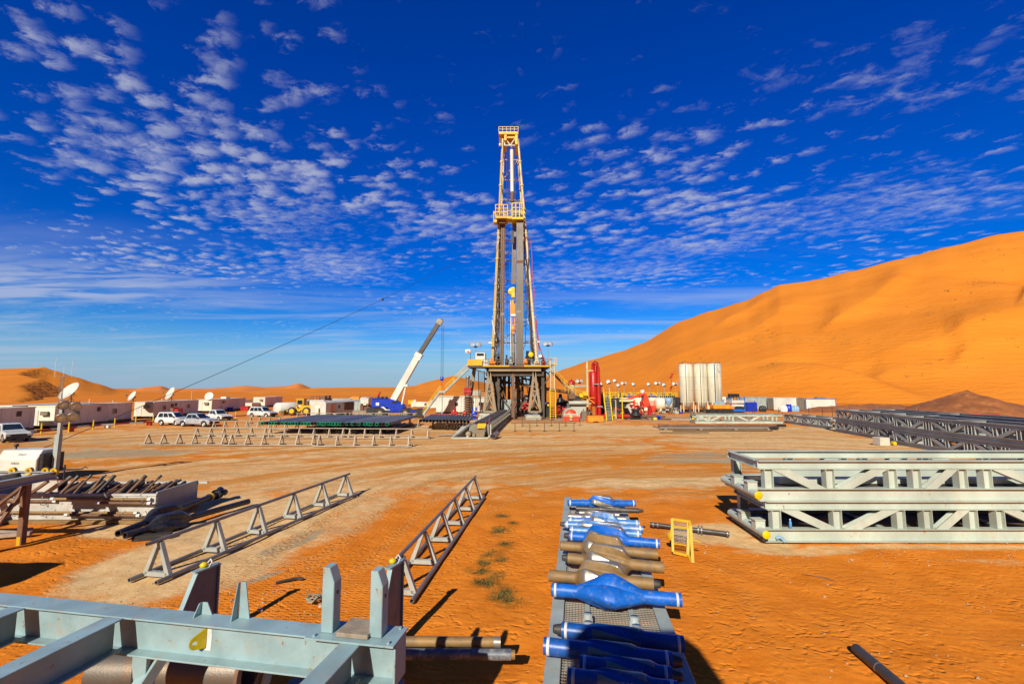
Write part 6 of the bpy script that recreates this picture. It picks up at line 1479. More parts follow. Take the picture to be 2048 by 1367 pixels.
b = MB(); dB = (p2-p1).normalized(); b.bar(p2-dB*.4, p2+dB*.5, .8, 1.0); b.lathe(p2+Vector((.25, -.35, .25)), (0, 1, 0), [(0, 0), (0, .4), (.7, .4), (.7, 0)], 16); b.build('boom_head', M['worn'], T)
b = MB(); q0, q1, q2 = C_(803, 812, -.2), C_(812, 770, -.2), C_(824, 733, -.2); b.tube(q0, q1, .17, 12); b.build('lift_cylinder', M['white'], T); b = MB(); b.tube(q1, q2, .10, 10); b.build('cylinder_rod', M['lampglass'], T)
b = MB(); b.b2(Vector(q1)-Vector((.3, .3, .25)), Vector(q1)+Vector((.35, .3, .15))); b.build('cylinder_collar', M['band'], T)
for dx in (-.22, -.07, .1, .22): b = MB(); a = C_(883, 650); e = C_(884, 752); b.tube((e.x+dx, YC, a.z), (e.x+dx, YC, e.z), .018, 5); b.build('hoist_rope', M['black'], T)
b = MB(); e = C_(884, 757); b.box(e, (.55, .4, .75)); b.lathe(e-Vector((0, .25, 0)), (0, 1, 0), [(0, 0), (0, .28), (.5, .28), (.5, 0)], 14); b.build('hook_block', M['cobalt'], T, bevel=.03)
b = MB(); b.path([e-Vector((0, 0, .4)), e-Vector((.0, 0, .8)), e-Vector((.16, 0, 1.0)), e-Vector((.02, 0, 1.15)), e-Vector((-.14, 0, 1.0))], .06, 8); b.build('hook', M['redorange'], T)
# ---------------------------------------------------------------- drilling rig
YF, YB = 77.0, 88.0
def V(px, py, Y=YF): return W(px, py, Y)
T = thing('drilling_rig', 'tall land drilling rig with cream and yellow mast on a raised drill floor', 'drilling rig', (V(1023, 835).x, 82, 0))
RIG = T
# skid bases
for px0, px1, pt, pb in ((957, 983, 826, 836), (1051, 1082, 829, 840)):
    b = MB(); a, c = V(px0, pb), V(px1, pt); b.b2((a.x, YF-1.2, .0), (c.x, YB+1, .55)); b.b2((a.x+.2, YF-1.0, .553), (c.x-.2, YF+1.6, c.z)); b.build('skid_base', M['greytan'], T, bevel=.05)
# A-frame legs
def aframe(ax, ay, fl, fr, fy, Y, mat, th=.42):
    b = MB(); t = V(ax, ay, Y); l, r = V(fl, fy, Y), V(fr, fy, Y); b.bar(l, t, th, th, up=(0, 1, 0)); b.bar(r, t, th, th, up=(0, 1, 0)); b.bar(l, r, .3, .3); b.bar(l.lerp(t, .5), r.lerp(t, .5), .22); b.bar(l.lerp(t, .5), r, .2); b.bar(r.lerp(t, .5), l, .18)
    b.build('a_frame', mat, T)
aframe(978.5, 741, 968, 991, 823, YF, M['substr']); aframe(1068.5, 741, 1058, 1081, 823, YF, M['substr'])
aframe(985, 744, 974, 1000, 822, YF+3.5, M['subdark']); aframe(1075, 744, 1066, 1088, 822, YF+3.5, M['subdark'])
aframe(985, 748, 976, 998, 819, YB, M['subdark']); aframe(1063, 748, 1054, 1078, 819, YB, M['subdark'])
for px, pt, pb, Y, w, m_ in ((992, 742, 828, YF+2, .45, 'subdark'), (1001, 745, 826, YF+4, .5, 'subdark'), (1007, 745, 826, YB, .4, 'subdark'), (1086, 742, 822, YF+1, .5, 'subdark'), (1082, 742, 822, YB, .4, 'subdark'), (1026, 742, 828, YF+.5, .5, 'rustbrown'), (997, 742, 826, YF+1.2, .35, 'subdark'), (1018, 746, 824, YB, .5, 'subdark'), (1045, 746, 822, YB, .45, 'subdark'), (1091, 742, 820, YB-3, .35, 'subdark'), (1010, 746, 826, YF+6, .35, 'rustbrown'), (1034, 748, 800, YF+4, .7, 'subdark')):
    b = MB(); a, c = V(px, pb, Y), V(px, pt, Y); b.bar((a.x, Y, 0.3), (a.x, Y, c.z), w); b.build('column', M[m_], T)
b = MB(); b.bar(V(949, 735, YF+3), V(941, 790, YF+3), .6, .6, up=(0, 1, 0)); b.build('raking_leg', M['substr'], T)
for a, c in (((997, 752), (1012, 800)), ((1012, 752), (998, 800)), ((1035, 758), (1062, 758)), ((1038, 752), (1060, 760)), ((985, 760), (1003, 780)), ((1000, 790), (1030, 830)), ((1030, 832), (1050, 800)), ((1010, 835), (1018, 818)), ((1020, 833), (1027, 816))):
    b = MB(); b.bar(V(*a, YF+3), V(*c, YF+3), .22); b.build('brace', M['subdark'], T)
# floor
zt, zb = V(1024, 731).z, V(1024, 741).z
x0, x1 = V(966, 735).x, V(1102, 735).x
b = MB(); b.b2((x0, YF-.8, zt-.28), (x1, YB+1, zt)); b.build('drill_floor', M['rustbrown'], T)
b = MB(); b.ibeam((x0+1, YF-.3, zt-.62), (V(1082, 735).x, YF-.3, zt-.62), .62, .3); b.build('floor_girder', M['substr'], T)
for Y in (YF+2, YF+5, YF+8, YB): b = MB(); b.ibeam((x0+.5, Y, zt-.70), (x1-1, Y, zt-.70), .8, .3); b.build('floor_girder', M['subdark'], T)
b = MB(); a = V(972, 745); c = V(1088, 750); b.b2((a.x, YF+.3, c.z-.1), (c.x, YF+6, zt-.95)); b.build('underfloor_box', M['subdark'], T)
xm0, xm1 = V(1018, 735).x, V(1048, 735).x
for xa_, xb_, m_ in ((x0, xm0, 'yellow'), (xm0+.01, xm1, 'rustbrown'), (xm1+.01, x1, 'yellow')): b = MB(); b.bar((xa_, YF-.83, zt-.08), (xb_, YF-.83, zt-.08), .05, .2); b.build('floor_edge', M[m_], T)
a, c = V(936, 731), V(965, 719); b = MB(); b.b2((a.x, YF-.85, a.z), (c.x, YF-.78, c.z)); b.b2((a.x, YF-.77, a.z), (a.x+.07, YF+3, c.z)); b.build('wind_wall', M['yellow'], T)
b = MB(); b.b2((a.x, YF-.7, a.z-.3), (x0-.005, YF+4, a.z-.02)); b.bar((a.x+.2, YF, a.z-.3), (x0+1.5, YF, a.z-1.6), .2); b.build('side_platform', M['subdark'], T)
# floor railing
b = MB(); zr = zt+1.1
for k in range(24):
    x = x0+(x1-x0)*k/23; b.bar((x, YF-.75, zt), (x, YF-.75, zr), .05)
for z in (zt+.55, zr): b.bar((x0, YF-.75, z), (x1, YF-.75, z), .05)
b.build('floor_railing', M['rustbrown'], T)
b = MB()
for k in range(8): b.bar((x1, YF-.7+1.5*k, zt), (x1, YF-.7+1.5*k, zr), .05)
b.bar((x1, YF-.7, zr), (x1, YB+.5, zr), .05); b.build('side_railing', M['yellow'], T)
# driller's cabin and white boxes
a, c = V(951, 722), V(971.5, 705); b = MB(); b.prism([(a.x, YF-.4, zt), (c.x, YF-.4, zt), (c.x-.1, YF-.4, c.z), (a.x, YF-.4, c.z)], (0, 3, 0)); o = b.build('driller_cabin', M['white'], T, bevel=.05); o_local(o, T)
b = MB(); b.b2((a.x+.25, YF-.43, c.z-.55), (c.x-.3, YF-.403, c.z-.15)); b.build('cabin_window', M['glass'], o)
b = MB(); a, c = V(966, 730), V(975, 717); b.prism([(a.x, YF-.6, zt), (c.x, YF-.6, zt), (c.x, YF-.6, c.z), (a.x+.4, YF-.6, c.z-.3)], (0, .8, 0)); b.build('white_chute', M['white'], T)
rnd = random.Random(4)
# equipment on the floor
for px0, px1, pt, m_, nm, dy in ((977, 992, 716, 'orange', 'floor_tool', 0), (992, 1003, 712, 'black', 'control_panel', 2), (1010, 1017, 709, 'black', 'tong', 1), (1016, 1030, 713, 'darkpipe', 'rotary_drive', 1.5), (1017, 1026, 718, 'steel', 'mat_box', .2), (1047, 1056, 716, 'orange', 'floor_winch', .5), (1050, 1062, 701, 'black', 'winch_frame', 3), (1068, 1080, 716, 'mast', 'gear_box', .3), (1083, 1092, 714, 'red', 'manifold', .8), (985, 990, 704, 'black', 'hydraulic_unit', 3)):
    a, c = V(px0, 731, YF+dy), V(px1, pt, YF+dy); b = MB(); w = c.x-a.x; h = c.z-zt
    b.b2((a.x, YF+dy, zt+.003), (c.x, YF+dy+1, zt+h*.62)); b.b2((a.x+w*.2, YF+dy+.1, zt+h*.62+.003), (a.x+w*.7, YF+dy+.8, c.z)); b.tube((a.x+w*.1, YF+dy-.1, zt+h*.4), (c.x-w*.1, YF+dy-.1, zt+h*.4), h*.16+.05, 10); b.build(nm, M[m_], T, bevel=.04)
b = MB(); c = V(1062, 709, YF+.6); b.lathe(c, (0, -1, 0), [(-.3, 0), (-.3, .45), (-.28, .45), (-.2, .25), (.0, .25), (.02, .45), (.05, .45), (.05, .2), (.05, 0)], 22); b.build('hose_reel', M['yellow_bright'], T)
# mast
FL0, FL1 = V(984.5, 727, YF+1.2), V(1005.5, 278, YF+4.5); FR0, FR1 = V(1074, 727, YF+1.2), V(1036, 278, YF+4.5)
BL0, BL1 = V(990, 727, YB-1), V(1009, 280, YF+7.5); BR0, BR1 = V(1067, 727, YB-1), V(1033, 280, YF+7.5)
for (a, c, w) in ((FL0, FL1, .52), (FR0, FR1, .52), (BL0, BL1, .4), (BR0, BR1, .4)):
    b = MB(); b.tube(a, c, w/2, 12, w*.36)
    for k in range(1, 9): t = k/9; q = a.lerp(c, t); d = (c-a).normalized(); b.tube(q-d*.15, q+d*.15, w*.62, 12)
    b.build('mast_leg', M['mast'], T)
def lace(a0, a1, c0, c1, n, w, nm, m_='mast', xcross=False, skip=()):
    b = MB()
    for k in range(n+1):
        p, q = a0.lerp(a1, k/n), c0.lerp(c1, k/n)
        b.tube(p, q, w, 6)
        if k < n and k not in skip:
            p2, q2 = a0.lerp(a1, (k+1)/n), c0.lerp(c1, (k+1)/n)
            b.tube(p if k % 2 else q, q2 if k % 2 else p2, w*.8, 6)
            if xcross: b.tube(q if k % 2 else p, p2 if k % 2 else q2, w*.8, 6)
    b.build(nm, M[m_], T)
lace(FL0, FL1, BL0, BL1, 13, .11, 'side_lacing'); lace(FR0, FR1, BR0, BR1, 13, .11, 'side_lacing')
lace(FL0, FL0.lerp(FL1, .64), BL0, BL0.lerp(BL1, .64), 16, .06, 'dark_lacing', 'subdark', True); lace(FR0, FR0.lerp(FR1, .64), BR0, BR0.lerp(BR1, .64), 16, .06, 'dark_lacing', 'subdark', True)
for k in range(1, 12):
    b = MB(); b.tube(BL0.lerp(BL1, k/11), BR0.lerp(BR1, k/11), .10, 6); b.build('back_girt', M['mast'], T)
    if k % 2: b = MB(); b.tube(BL0.lerp(BL1, k/11), BR0.lerp(BR1, (k+1)/11 if k < 11 else 1), .08, 6); b.build('back_brace', M['mast'], T)
# lower section is darker and cluttered: ladders, cables and hoses up the left inside and right outside
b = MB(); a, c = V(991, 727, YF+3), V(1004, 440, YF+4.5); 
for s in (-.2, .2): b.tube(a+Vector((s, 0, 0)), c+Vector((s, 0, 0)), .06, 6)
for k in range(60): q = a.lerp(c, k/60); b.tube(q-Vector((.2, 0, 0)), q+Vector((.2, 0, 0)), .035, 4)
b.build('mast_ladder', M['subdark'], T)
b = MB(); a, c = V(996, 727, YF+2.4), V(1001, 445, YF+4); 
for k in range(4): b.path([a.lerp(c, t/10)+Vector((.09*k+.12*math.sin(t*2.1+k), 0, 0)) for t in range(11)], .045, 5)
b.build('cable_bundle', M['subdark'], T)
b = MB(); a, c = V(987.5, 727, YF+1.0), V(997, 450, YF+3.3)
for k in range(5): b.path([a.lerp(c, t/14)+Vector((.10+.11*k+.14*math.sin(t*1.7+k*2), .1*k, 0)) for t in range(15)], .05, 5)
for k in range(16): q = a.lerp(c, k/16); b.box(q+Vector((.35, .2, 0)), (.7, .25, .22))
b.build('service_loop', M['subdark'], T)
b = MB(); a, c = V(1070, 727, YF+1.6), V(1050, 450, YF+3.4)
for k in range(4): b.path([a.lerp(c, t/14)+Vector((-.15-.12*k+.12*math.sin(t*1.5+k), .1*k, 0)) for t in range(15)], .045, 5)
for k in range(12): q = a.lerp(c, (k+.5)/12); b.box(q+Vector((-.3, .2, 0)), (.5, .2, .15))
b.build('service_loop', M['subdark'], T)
b = MB(); b.tube(V(983.2, 727, YF+.9), V(1003.8, 285, YF+4.2), .07, 6); b.build('yellow_edge_pipe', M['yellow'], T)
b = MB(); a, c = V(1074, 727, YF+.9), V(1056, 480, YF+2.8)
pts = [a.lerp(c, t/12)+Vector((.42+.1*math.sin(t*1.3), 0, 0)) for t in range(13)]; b.path(pts, .06, 8)
b.path([V(1056, 480, YF+2.7), V(1054, 474, YF+2.7), V(1051, 474, YF+2.7), V(1050, 482, YF+2.7)], .10, 8); b.build('standpipe', M['red'], T)
b = MB(); b.path([V(1077, 690, YF+1), V(1081, 700, YF), V(1087, 716, YF), V(1089, 727, YF)], .1, 8); b.path([V(1073, 640, YF+1), V(1078, 690, YF+.5), V(1086, 712, YF-.1)], .06, 6); b.build('red_hose', M['red'], T)
b = MB(); 
for pts in ([(1050, 650), (1056, 662), (1062, 655), (1066, 640), (1067, 622)], [(1052, 560), (1050, 600), (1050, 640)], [(1057, 520), (1052, 560), (1053, 620), (1050, 690), (1046, 700)], [(1058, 470), (1056, 540), (1060, 590), (1057, 640)]): b.path([V(x, y, YF+2) for x, y in pts], .05, 6)
b.build('black_hose', M['black'], T)
# cross members of the front opening
for py in (472, 530, 585, 640, 683):
    t = (727-py)/(727-278); l, r = FL0.lerp(FL1, t), FR0.lerp(FR1, t); l2, r2 = BL0.lerp(BL1, t), BR0.lerp(BR1, t)
    b = MB(); b.bar(l+Vector((-.3, 0, 0)), l2, .2); b.bar(r+Vector((.3, 0, 0)), r2, .2); b.bar(l2, l2.lerp(r2, .32), .16); b.bar(r2, r2.lerp(l2, .2), .16); b.build('girt', M['mast'] if py > 600 else M['subdark'], T)
b = MB(); b.bar(V(977, 685), V(984, 685), .25); b.bar(V(1075, 683), V(1079, 683), .25); b.bar(V(984, 640), V(990, 668), .12); b.build('mast_shoe', M['white'], T)
# crown block and platform
ca = V(1005, 292, YF+4.5); b = MB(); zc0, zc1 = V(1020, 274, YF+4).z, V(1020, 264, YF+4).z
xa, xb = V(997.5, 265, YF+3.8).x, V(1036.5, 265, YF+3.8).x
b.b2((xa, YF+3.8, zc0+.45), (xb, YF+8.2, zc1)); b.b2((xa+1.0, YF+3.9, zc0-.7), (xa+1.5, YF+8, zc0+.45)); b.b2((xb-.6, YF+3.9, zc0-1.5), (xb-.1, YF+8, zc0+.45)); b.b2((xa+1.2, YF+4.2, zc0-.1), (xb-.4, YF+4.5, zc0+.45)); b.build('crown_platform', M['yellow'], T, bevel=.04)
b = MB(); zh = V(1020, 253.5, YF+3.8).z
for k in range(6):
    x = xa+(xb-xa)*k/5
    for y in (YF+3.85, YF+8.15): b.bar((x, y, zc1), (x, y, zh), .07)
for z in ((zc1+zh)/2, zh):
    for y in (YF+3.85, YF+8.15): b.bar((xa, y, z), (xb, y, z), .08)
    b.bar((xa, YF+3.85, z), (xa, YF+8.15, z), .08); b.bar((xb, YF+3.85, z), (xb, YF+8.15, z), .08)
b.build('crown_railing', M['yellow_bright'], T)
b = MB(); c = Vector(((xa+xb)/2-.2, YF+5, zc1+.0)); b.lathe(c, (0, 1, 0), [(0, 0), (0, .75), (.15, .75), (.18, .55), (1.0, .55), (1.05, .75), (1.2, .75), (1.2, 0)], 24); b.build('crown_sheaves', M['yellow'], T)
b = MB(); p = V(1010, 276, YF+4.4); q = V(1031, 276, YF+4.4); m_ = V(1020.5, 291, YF+4.4); l_ = V(1009, 291, YF+4.4); r_ = V(1032, 291, YF+4.4); b.tube(p, m_, .12, 6); b.tube(q, m_, .12, 6); b.tube(l_, r_, .12, 6); b.tube(p, l_, .1, 6); b.tube(q, r_, .1, 6)
b.build('crown_bracing', M['white'], T)
b = MB(); q = V(1000, 287, YF+3.7); b.tube(V(1000, 276, YF+3.7), q, .03, 5); b.lathe(q, (0, 0, -1), [(0, .02), (.05, .2), (.5, .22), (.55, 0)], 10); b.build('hanging_weight', M['band'], T)
# monkey board with yellow guard rails
for (px0, px1, pt, pb, y0_, y1_, nm) in ((991, 1015, 409, 432, 1.2, 4.5, 'monkey_board'), (1024, 1047, 406, 434, 1.0, 4.5, 'finger_board')):
    a, c = V(px0, pb, YF+y0_), V(px1, pt, YF+y0_); b = MB(); b.b2((a.x, YF+y0_, a.z-.35), (c.x, YF+y1_, a.z)); n = 3
    for k in range(n+1):
        x = a.x+(c.x-a.x)*k/n
        for y in (YF+y0_+.05, YF+y1_-.05): b.bar((x, y, a.z), (x, y, c.z), .13)
    for z in (a.z+(c.z-a.z)*f for f in (.35, .68, 1)):
        for y in (YF+y0_+.05, YF+y1_-.05): b.bar((a.x, y, z), (c.x, y, z), .12)
        b.bar((a.x, YF+y0_, z), (a.x, YF+y1_, z), .1); b.bar((c.x, YF+y0_, z), (c.x, YF+y1_, z), .1)
    b.build(nm, M['yellow_bright'] if nm == 'finger_board' else M['yellow'], T)
b = MB(); a, c = V(1015, 437, YF+1), V(1024, 432, YF+1); b.b2((a.x, YF+1, a.z), (c.x, YF+3, c.z)); b.b2((a.x, YF+.95, a.z+1.3), (c.x, YF+1.05, a.z+1.4)); b.build('board_bridge', M['yellow'], T)
b = MB(); a, c = V(987.5, 444, YF+1.5), V(993, 422, YF+1.5); b.b2((a.x, YF+1.5, a.z), (c.x, YF+3, a.z+.5)); b.b2((a.x-.1, YF+1.6, c.z-.5), (a.x+.3, YF+2, c.z)); b.bar((a.x, YF+1.5, a.z), (a.x, YF+1.5, c.z), .1); b.bar((c.x, YF+1.5, a.z), (c.x, YF+1.5, c.z), .1); b.build('escape_basket', M['yellow'], T)
b = MB(); b.prism([V(995, 433, YF+2), V(1013, 433, YF+2), V(1010, 446, YF+2), V(998, 446, YF+2)], (0, 1.5, 0)); b.build('board_support', M['rustbrown'], T)
# torque tube / service loop pipe up the centre, white turning rusty
b = MB(); b.tube(V(1024.5, 402, YF+5), V(1023.5, 300, YF+5), .33, 14); b.tube(V(1023.5, 300, YF+5), V(1023.3, 293, YF+5), .14, 10); b.build('guide_tube', M['white'], T)
b = MB(); b.tube(V(1024.5, 404, YF+4.99), V(1024.4, 384, YF+4.99), .36, 14); b.build('rusty_sleeve', M['rustbrown'], T)
b = MB()
for px, Y in ((1013, 5), (1016, 5), (1018.5, 5.2), (1029, 5), (1031, 5.4)): b.tube(V(px+.4, 560 if px < 1025 else 470, YF+Y), V(px, 285, YF+Y), .03, 4)
for px in (1014, 1019): b.tube(V(px, 700, YF+4), V(px+.5, 560, YF+4.5), .03, 4)
b.build('drilling_line', M['subdark'], T)
# travelling gear
b = MB(); a, c = V(1023, 602, YF+1.6), V(1029.5, 574, YF+1.6); b.b2((a.x, YF+1.4, a.z+.6), (c.x, YF+2.4, c.z)); b.lathe(V(1023, 582, YF+1.5), (0, 1, 0), [(0, 0), (0, .62), (.7, .62), (.7, 0)], 18); b.build('travelling_block', M['yellow_bright'], T, bevel=.04)
b = MB(); b.tube(V(1026, 600, YF+1.8), V(1026, 611, YF+1.8), .22, 10); b.path([V(1024, 601, YF+1.8), V(1022.5, 607, YF+1.8), V(1025, 612, YF+1.8)], .1, 8); b.build('hook', M['yellow'], T)
b = MB(); a, c = V(1020.5, 631, YF+1.6), V(1031, 609, YF+1.6); b.b2((a.x, YF+1.3, a.z), (c.x, YF+2.5, c.z)); b.build('top_drive', M['orange'], T, bevel=.08)
b = MB(); a, c = V(1021.5, 632.5, YF+1.6), V(1031, 628, YF+1.6); b.b2((a.x, YF+1.25, a.z), (c.x, YF+1.29, c.z)); b.build('white_plate', M['band'], T)
b = MB(); 
for px0, px1, y0_, y1_ in ((1022, 1024.5, 633, 662), (1028, 1030.5, 633, 652), (1024, 1029, 650, 668)): a, c = V(px0, y1_, YF+1.7), V(px1, y0_, YF+1.7); b.b2((a.x, YF+1.5, a.z), (c.x, YF+2.2, c.z))
b.lathe(V(1026, 657, YF+1.4), (0, 1, 0), [(0, 0), (0, .4), (.6, .4), (.6, 0)], 16); b.build('link_tilt', M['orange'], T, bevel=.04)
b = MB(); b.tube(V(1026, 668, YF+2), V(1027, 727, YF+2), .3, 10); a, c = V(1022.5, 705, YF+1.8), V(1029, 686, YF+1.8); b.b2((a.x, YF+1.7, a.z), (c.x, YF+2.3, c.z)); b.build('elevator', M['worn'], T)
b = MB(); b.tube(V(1021.5, 712, YF+1.5), V(1021, 600, YF+2.5), .07, 8); b.build('white_guide_rail', M['white'], T)
b = MB(); a, c = V(1022, 487, YF+2.2), V(1028, 462, YF+2.2); b.b2((a.x, YF+2.0, a.z), (c.x, YF+2.4, c.z)); b.build('dark_guide_box', M['black'], T)
# stairs, ladders
def stair(p, q, w, nm, side='yellow', tread='worn', n=None, rail=True, wy=True):
    p, q = Vector(p), Vector(q); b = MB(); o = Vector((0, w, 0)) if wy else Vector((w, 0, 0)); L = (q-p).length; n = n or int(L/.32)
    for s in (0, 1): b.bar(p+o*s, q+o*s, .10, .28, up=(0, 0, 1))
    b.build(nm, M[side], RIG)
    t = MB()
    for k in range(1, n): c = p.lerp(q, k/n); t.bar(c+o*.02, c+o*.98, .26, .04)
    t.build('treads', M[tread], RIG)
    if rail:
        r = MB(); u = Vector((0, 0, 1.0))
        for s in (0, 1):
            r.bar(p+o*s+u, q+o*s+u, .06); r.bar(p+o*s+u*.5, q+o*s+u*.5, .04)
            m_ = int(L/1.5)
            for k in range(m_+1): c = p.lerp(q, k/m_)+o*s; r.bar(c, c+u, .05)
        r.build('handrail', M['yellow'], RIG)
stair(V(846, 829, YF+3), V(880, 782, YF+3), 1.0, 'staircase', 'steel'); stair(V(890, 782, YF+3), V(938, 735, YF+3), 1.0, 'staircase', 'steel')
b = MB(); a, c = V(878, 785, YF+3), V(891, 781, YF+3); b.b2((a.x, YF+2.9, a.z), (c.x, YF+4.1, a.z+.35)); b.bar((a.x+.5, YF+3.5, a.z), (a.x+.5, YF+3.5, 0), .18); b.build('stair_landing', M['steel'], T)
stair(V(1101, 741, YF+4), V(1160, 799, YF+4), 1.0, 'staircase', 'substr')
b = MB(); l0, l1, r0_, r1_ = V(1101, 837), V(1101, 778), V(1112, 837), V(1111, 778)
def ladder(pb, pt_, pxl, pxr, Y, mat, name='ladder', sp=.33, lean=0):
    b = MB(); z0, z1 = max(.05, W(pxl, pb, Y).z), W(pxl, pt_, Y).z; xl_, xr_ = W(pxl, pb, Y).x, W(pxr, pb, Y).x
    for x in (xl_, xr_): b.bar((x, Y, z0), (x+lean*.1, Y+lean, z1), .12)
    n = int((z1-z0)/sp)
    for k in range(n): t = (k+.5)/n; z = z0+(z1-z0)*t; b.bar((xl_, Y+lean*t, z), (xr_, Y+lean*t, z), .05, .07)
    return b
o = ladder(838, 778, 1100.5, 1111.5, YF-1.6, M).build('long_ladder', M['yellow_bright'], T)
o = ladder(778, 722, 1101, 1109, YF-1.2, M).build('upper_ladder', M['mast'], T)
o = ladder(795, 742, 958, 970, YF+6, M, lean=-1.0).build('inner_ladder', M['substr'], T)
b = MB(); a, c = V(1088, 742, YF+1), V(1102, 728, YF+1); b.bar(V(1087, 738, YF+1), V(1101, 752, YF+1), .2); b.bar(V(1100, 752, YF+1), V(1088, 768, YF+1), .2); b.bar(V(1095, 747, YF+1), V(1101, 742, YF+1), .15); b.build('cantilever_brace', M['subdark'], T)
b = MB(); a, c = V(1098, 730, YF-.5), V(1112, 726, YF-.5); b.b2((a.x, YF-1.0, a.z), (c.x, YF+2, a.z+.15)); 
for x in (a.x, c.x): b.bar((x, YF-1, a.z), (x, YF-1, a.z+1.2), .08); b.bar((x, YF+2, a.z), (x, YF+2, a.z+1.2), .08)
b.bar((a.x, YF-1, a.z+1.2), (c.x, YF-1, a.z+1.2), .08); b.build('side_landing', M['yellow'], T)
# flow line and pit pipes
b = MB(); b.path([V(1036, 757, YF+3), V(1037, 765, YF+3), V(1044, 769, YF+3), V(1060, 772, YF+3), V(1085, 776, YF+3), V(1110, 780, YF+3), V(1143, 785, YF+4)], .30, 10); b.build('flow_line', M['rustbrown'], T)
rr_ = random.Random(31)
for i in range(48):
    px = rr_.uniform(972, 1088); py = rr_.uniform(748, 830); Yq_ = YF+rr_.uniform(2.5, 9); q = V(px, py, Yq_); b = MB(); w_ = rr_.uniform(.3, 1.1)
    if i % 3 == 0: b.box(q, (w_, .5, rr_.uniform(.3, .9)))
    elif i % 3 == 1: e_ = V(px+rr_.uniform(-9, 9), py+rr_.uniform(10, 30), Yq_); e_.z = max(e_.z, .2); b.tube(q, e_, rr_.uniform(.05, .12), 6)
    else: b.tube(q, q+Vector((w_*1.6, 0, 0)), .16, 10)
    b.build('underfloor_fitting', M[rr_.choice(('subdark', 'rustbrown', 'black', 'substr', 'worn'))], T)
# wellhead stack
c = V(1035, 800, YF+4.5); 
b = MB(); b.lathe((c.x, YF+4.5, .2), (0, 0, 1), [(0, .6), (.1, .7), (.8, .7), (.9, .5), (1.2, .5), (1.25, .85), (1.7, .85), (1.75, .5), (2.0, .5), (2.05, .95), (2.6, .95), (2.7, .55), (3.0, .55), (3.05, .9), (3.2, .95), (4.4, .95), (4.6, .7), (4.9, .4), (6.8, .4), (6.8, 0)], 24); o = b.build('blowout_stack', M['rustbrown'], T)
b = MB()
for z, w in ((1.7, 1.9), (2.4, 2.2)): b.tube((c.x-w, YF+4.4, z), (c.x+w, YF+4.4, z), .32, 14); b.tube((c.x-w-.3, YF+4.4, z), (c.x-w, YF+4.4, z), .2, 10); b.tube((c.x+w, YF+4.4, z), (c.x+w+.3, YF+4.4, z), .2, 10)
b.build('ram_bodies', M['red'], T)
b = MB(); a = V(1013, 830, YF+3); b.b2((a.x-.9, YF+3.5, 0.1), (a.x+.8, YF+4.5, 3.2)); b.build('driller_shelter', M['steel'], T, bevel=.04)
# lamps on the floor corners
def lamp_post(base, h, label, n=2, top=1.0, r=.07, group=None, kind='lamp post'):
    TT = thing('lamp_post', label, 'lamp post', base, group=group); b = MB(); b.tube(base, base+Vector((0, 0, h)), r, 8); b.build('pole', M['rack_far'], TT)
    c = base+Vector((0, 0, h)); b = MB(); b.bar(c-Vector((.35*top, 0, 0)), c+Vector((.35*top, 0, 0)), .08); b.lathe(c-Vector((0, 0, .25)), (0, 0, 1), [(0, .07), (.2, .3*top), (.25, .3*top), (.25, 0)], 12); b.build('junction_box', M['black'], TT)
    for s in ((-1, 1) if n == 2 else (-.3,)):
        b = MB(); ax = Vector((.4*s, -.75, .35)).normalized(); b.lathe(c+Vector((.34*s*top, 0, .16*top))-ax*.15, ax, [(0, .05), (.05, .17*top), (.22, .27*top), (.26, .30*top), (.26, .2*top), (.27, 0)], 16); b.build('floodlight', M['lampglass'], TT)
    return TT
a = V(951, 722, YF-.2); lamp_post(Vector((a.x, YF-.2, zt)), V(951, 692, YF-.2).z-zt, 'lamp post with twin floodlights above the white driller cabin on the rig floor', top=1.5)
a = V(1096, 727, YF-.2); lamp_post(Vector((a.x, YF-.2, zt)), V(1096, 690, YF-.2).z-zt, 'lamp post with floodlights at the right corner of the rig floor', top=1.4)
a = V(1082, 715, YF); lamp_post(Vector((a.x, YF, zt)), 1.4, 'short floodlight on the rig floor beside the red hoses', n=1, top=1.2)
# flag
a, c = V(941, 718, YF), V(942, 698, YF); T3 = thing('flag', 'small white flag with reddish marks on a thin pole left of the driller cabin', 'flag', (a.x, YF, zt-1)); b = MB(); b.tube((a.x, YF, a.z-.6), (a.x, YF, c.z), .035, 6); b.build('pole', M['black'], T3)
b = MB(); n = 10; vs = []
for i in range(n+1):
    for j in (0, 1): vs.append((a.x-.9*i/n, YF+.08*math.sin(i*.9), c.z-.7*(1-j)-.05*i/n))
b.add(vs, [(2*i, 2*i+2, 2*i+3, 2*i+1) for i in range(n)], True); b.build('cloth', M['canvas'], T3, solid=.01)
b = MB(); b.b2((a.x-.65, YF-.10, c.z-.46), (a.x-.25, YF-.095, c.z-.30)); b.build('red_mark', M['red'], T3)
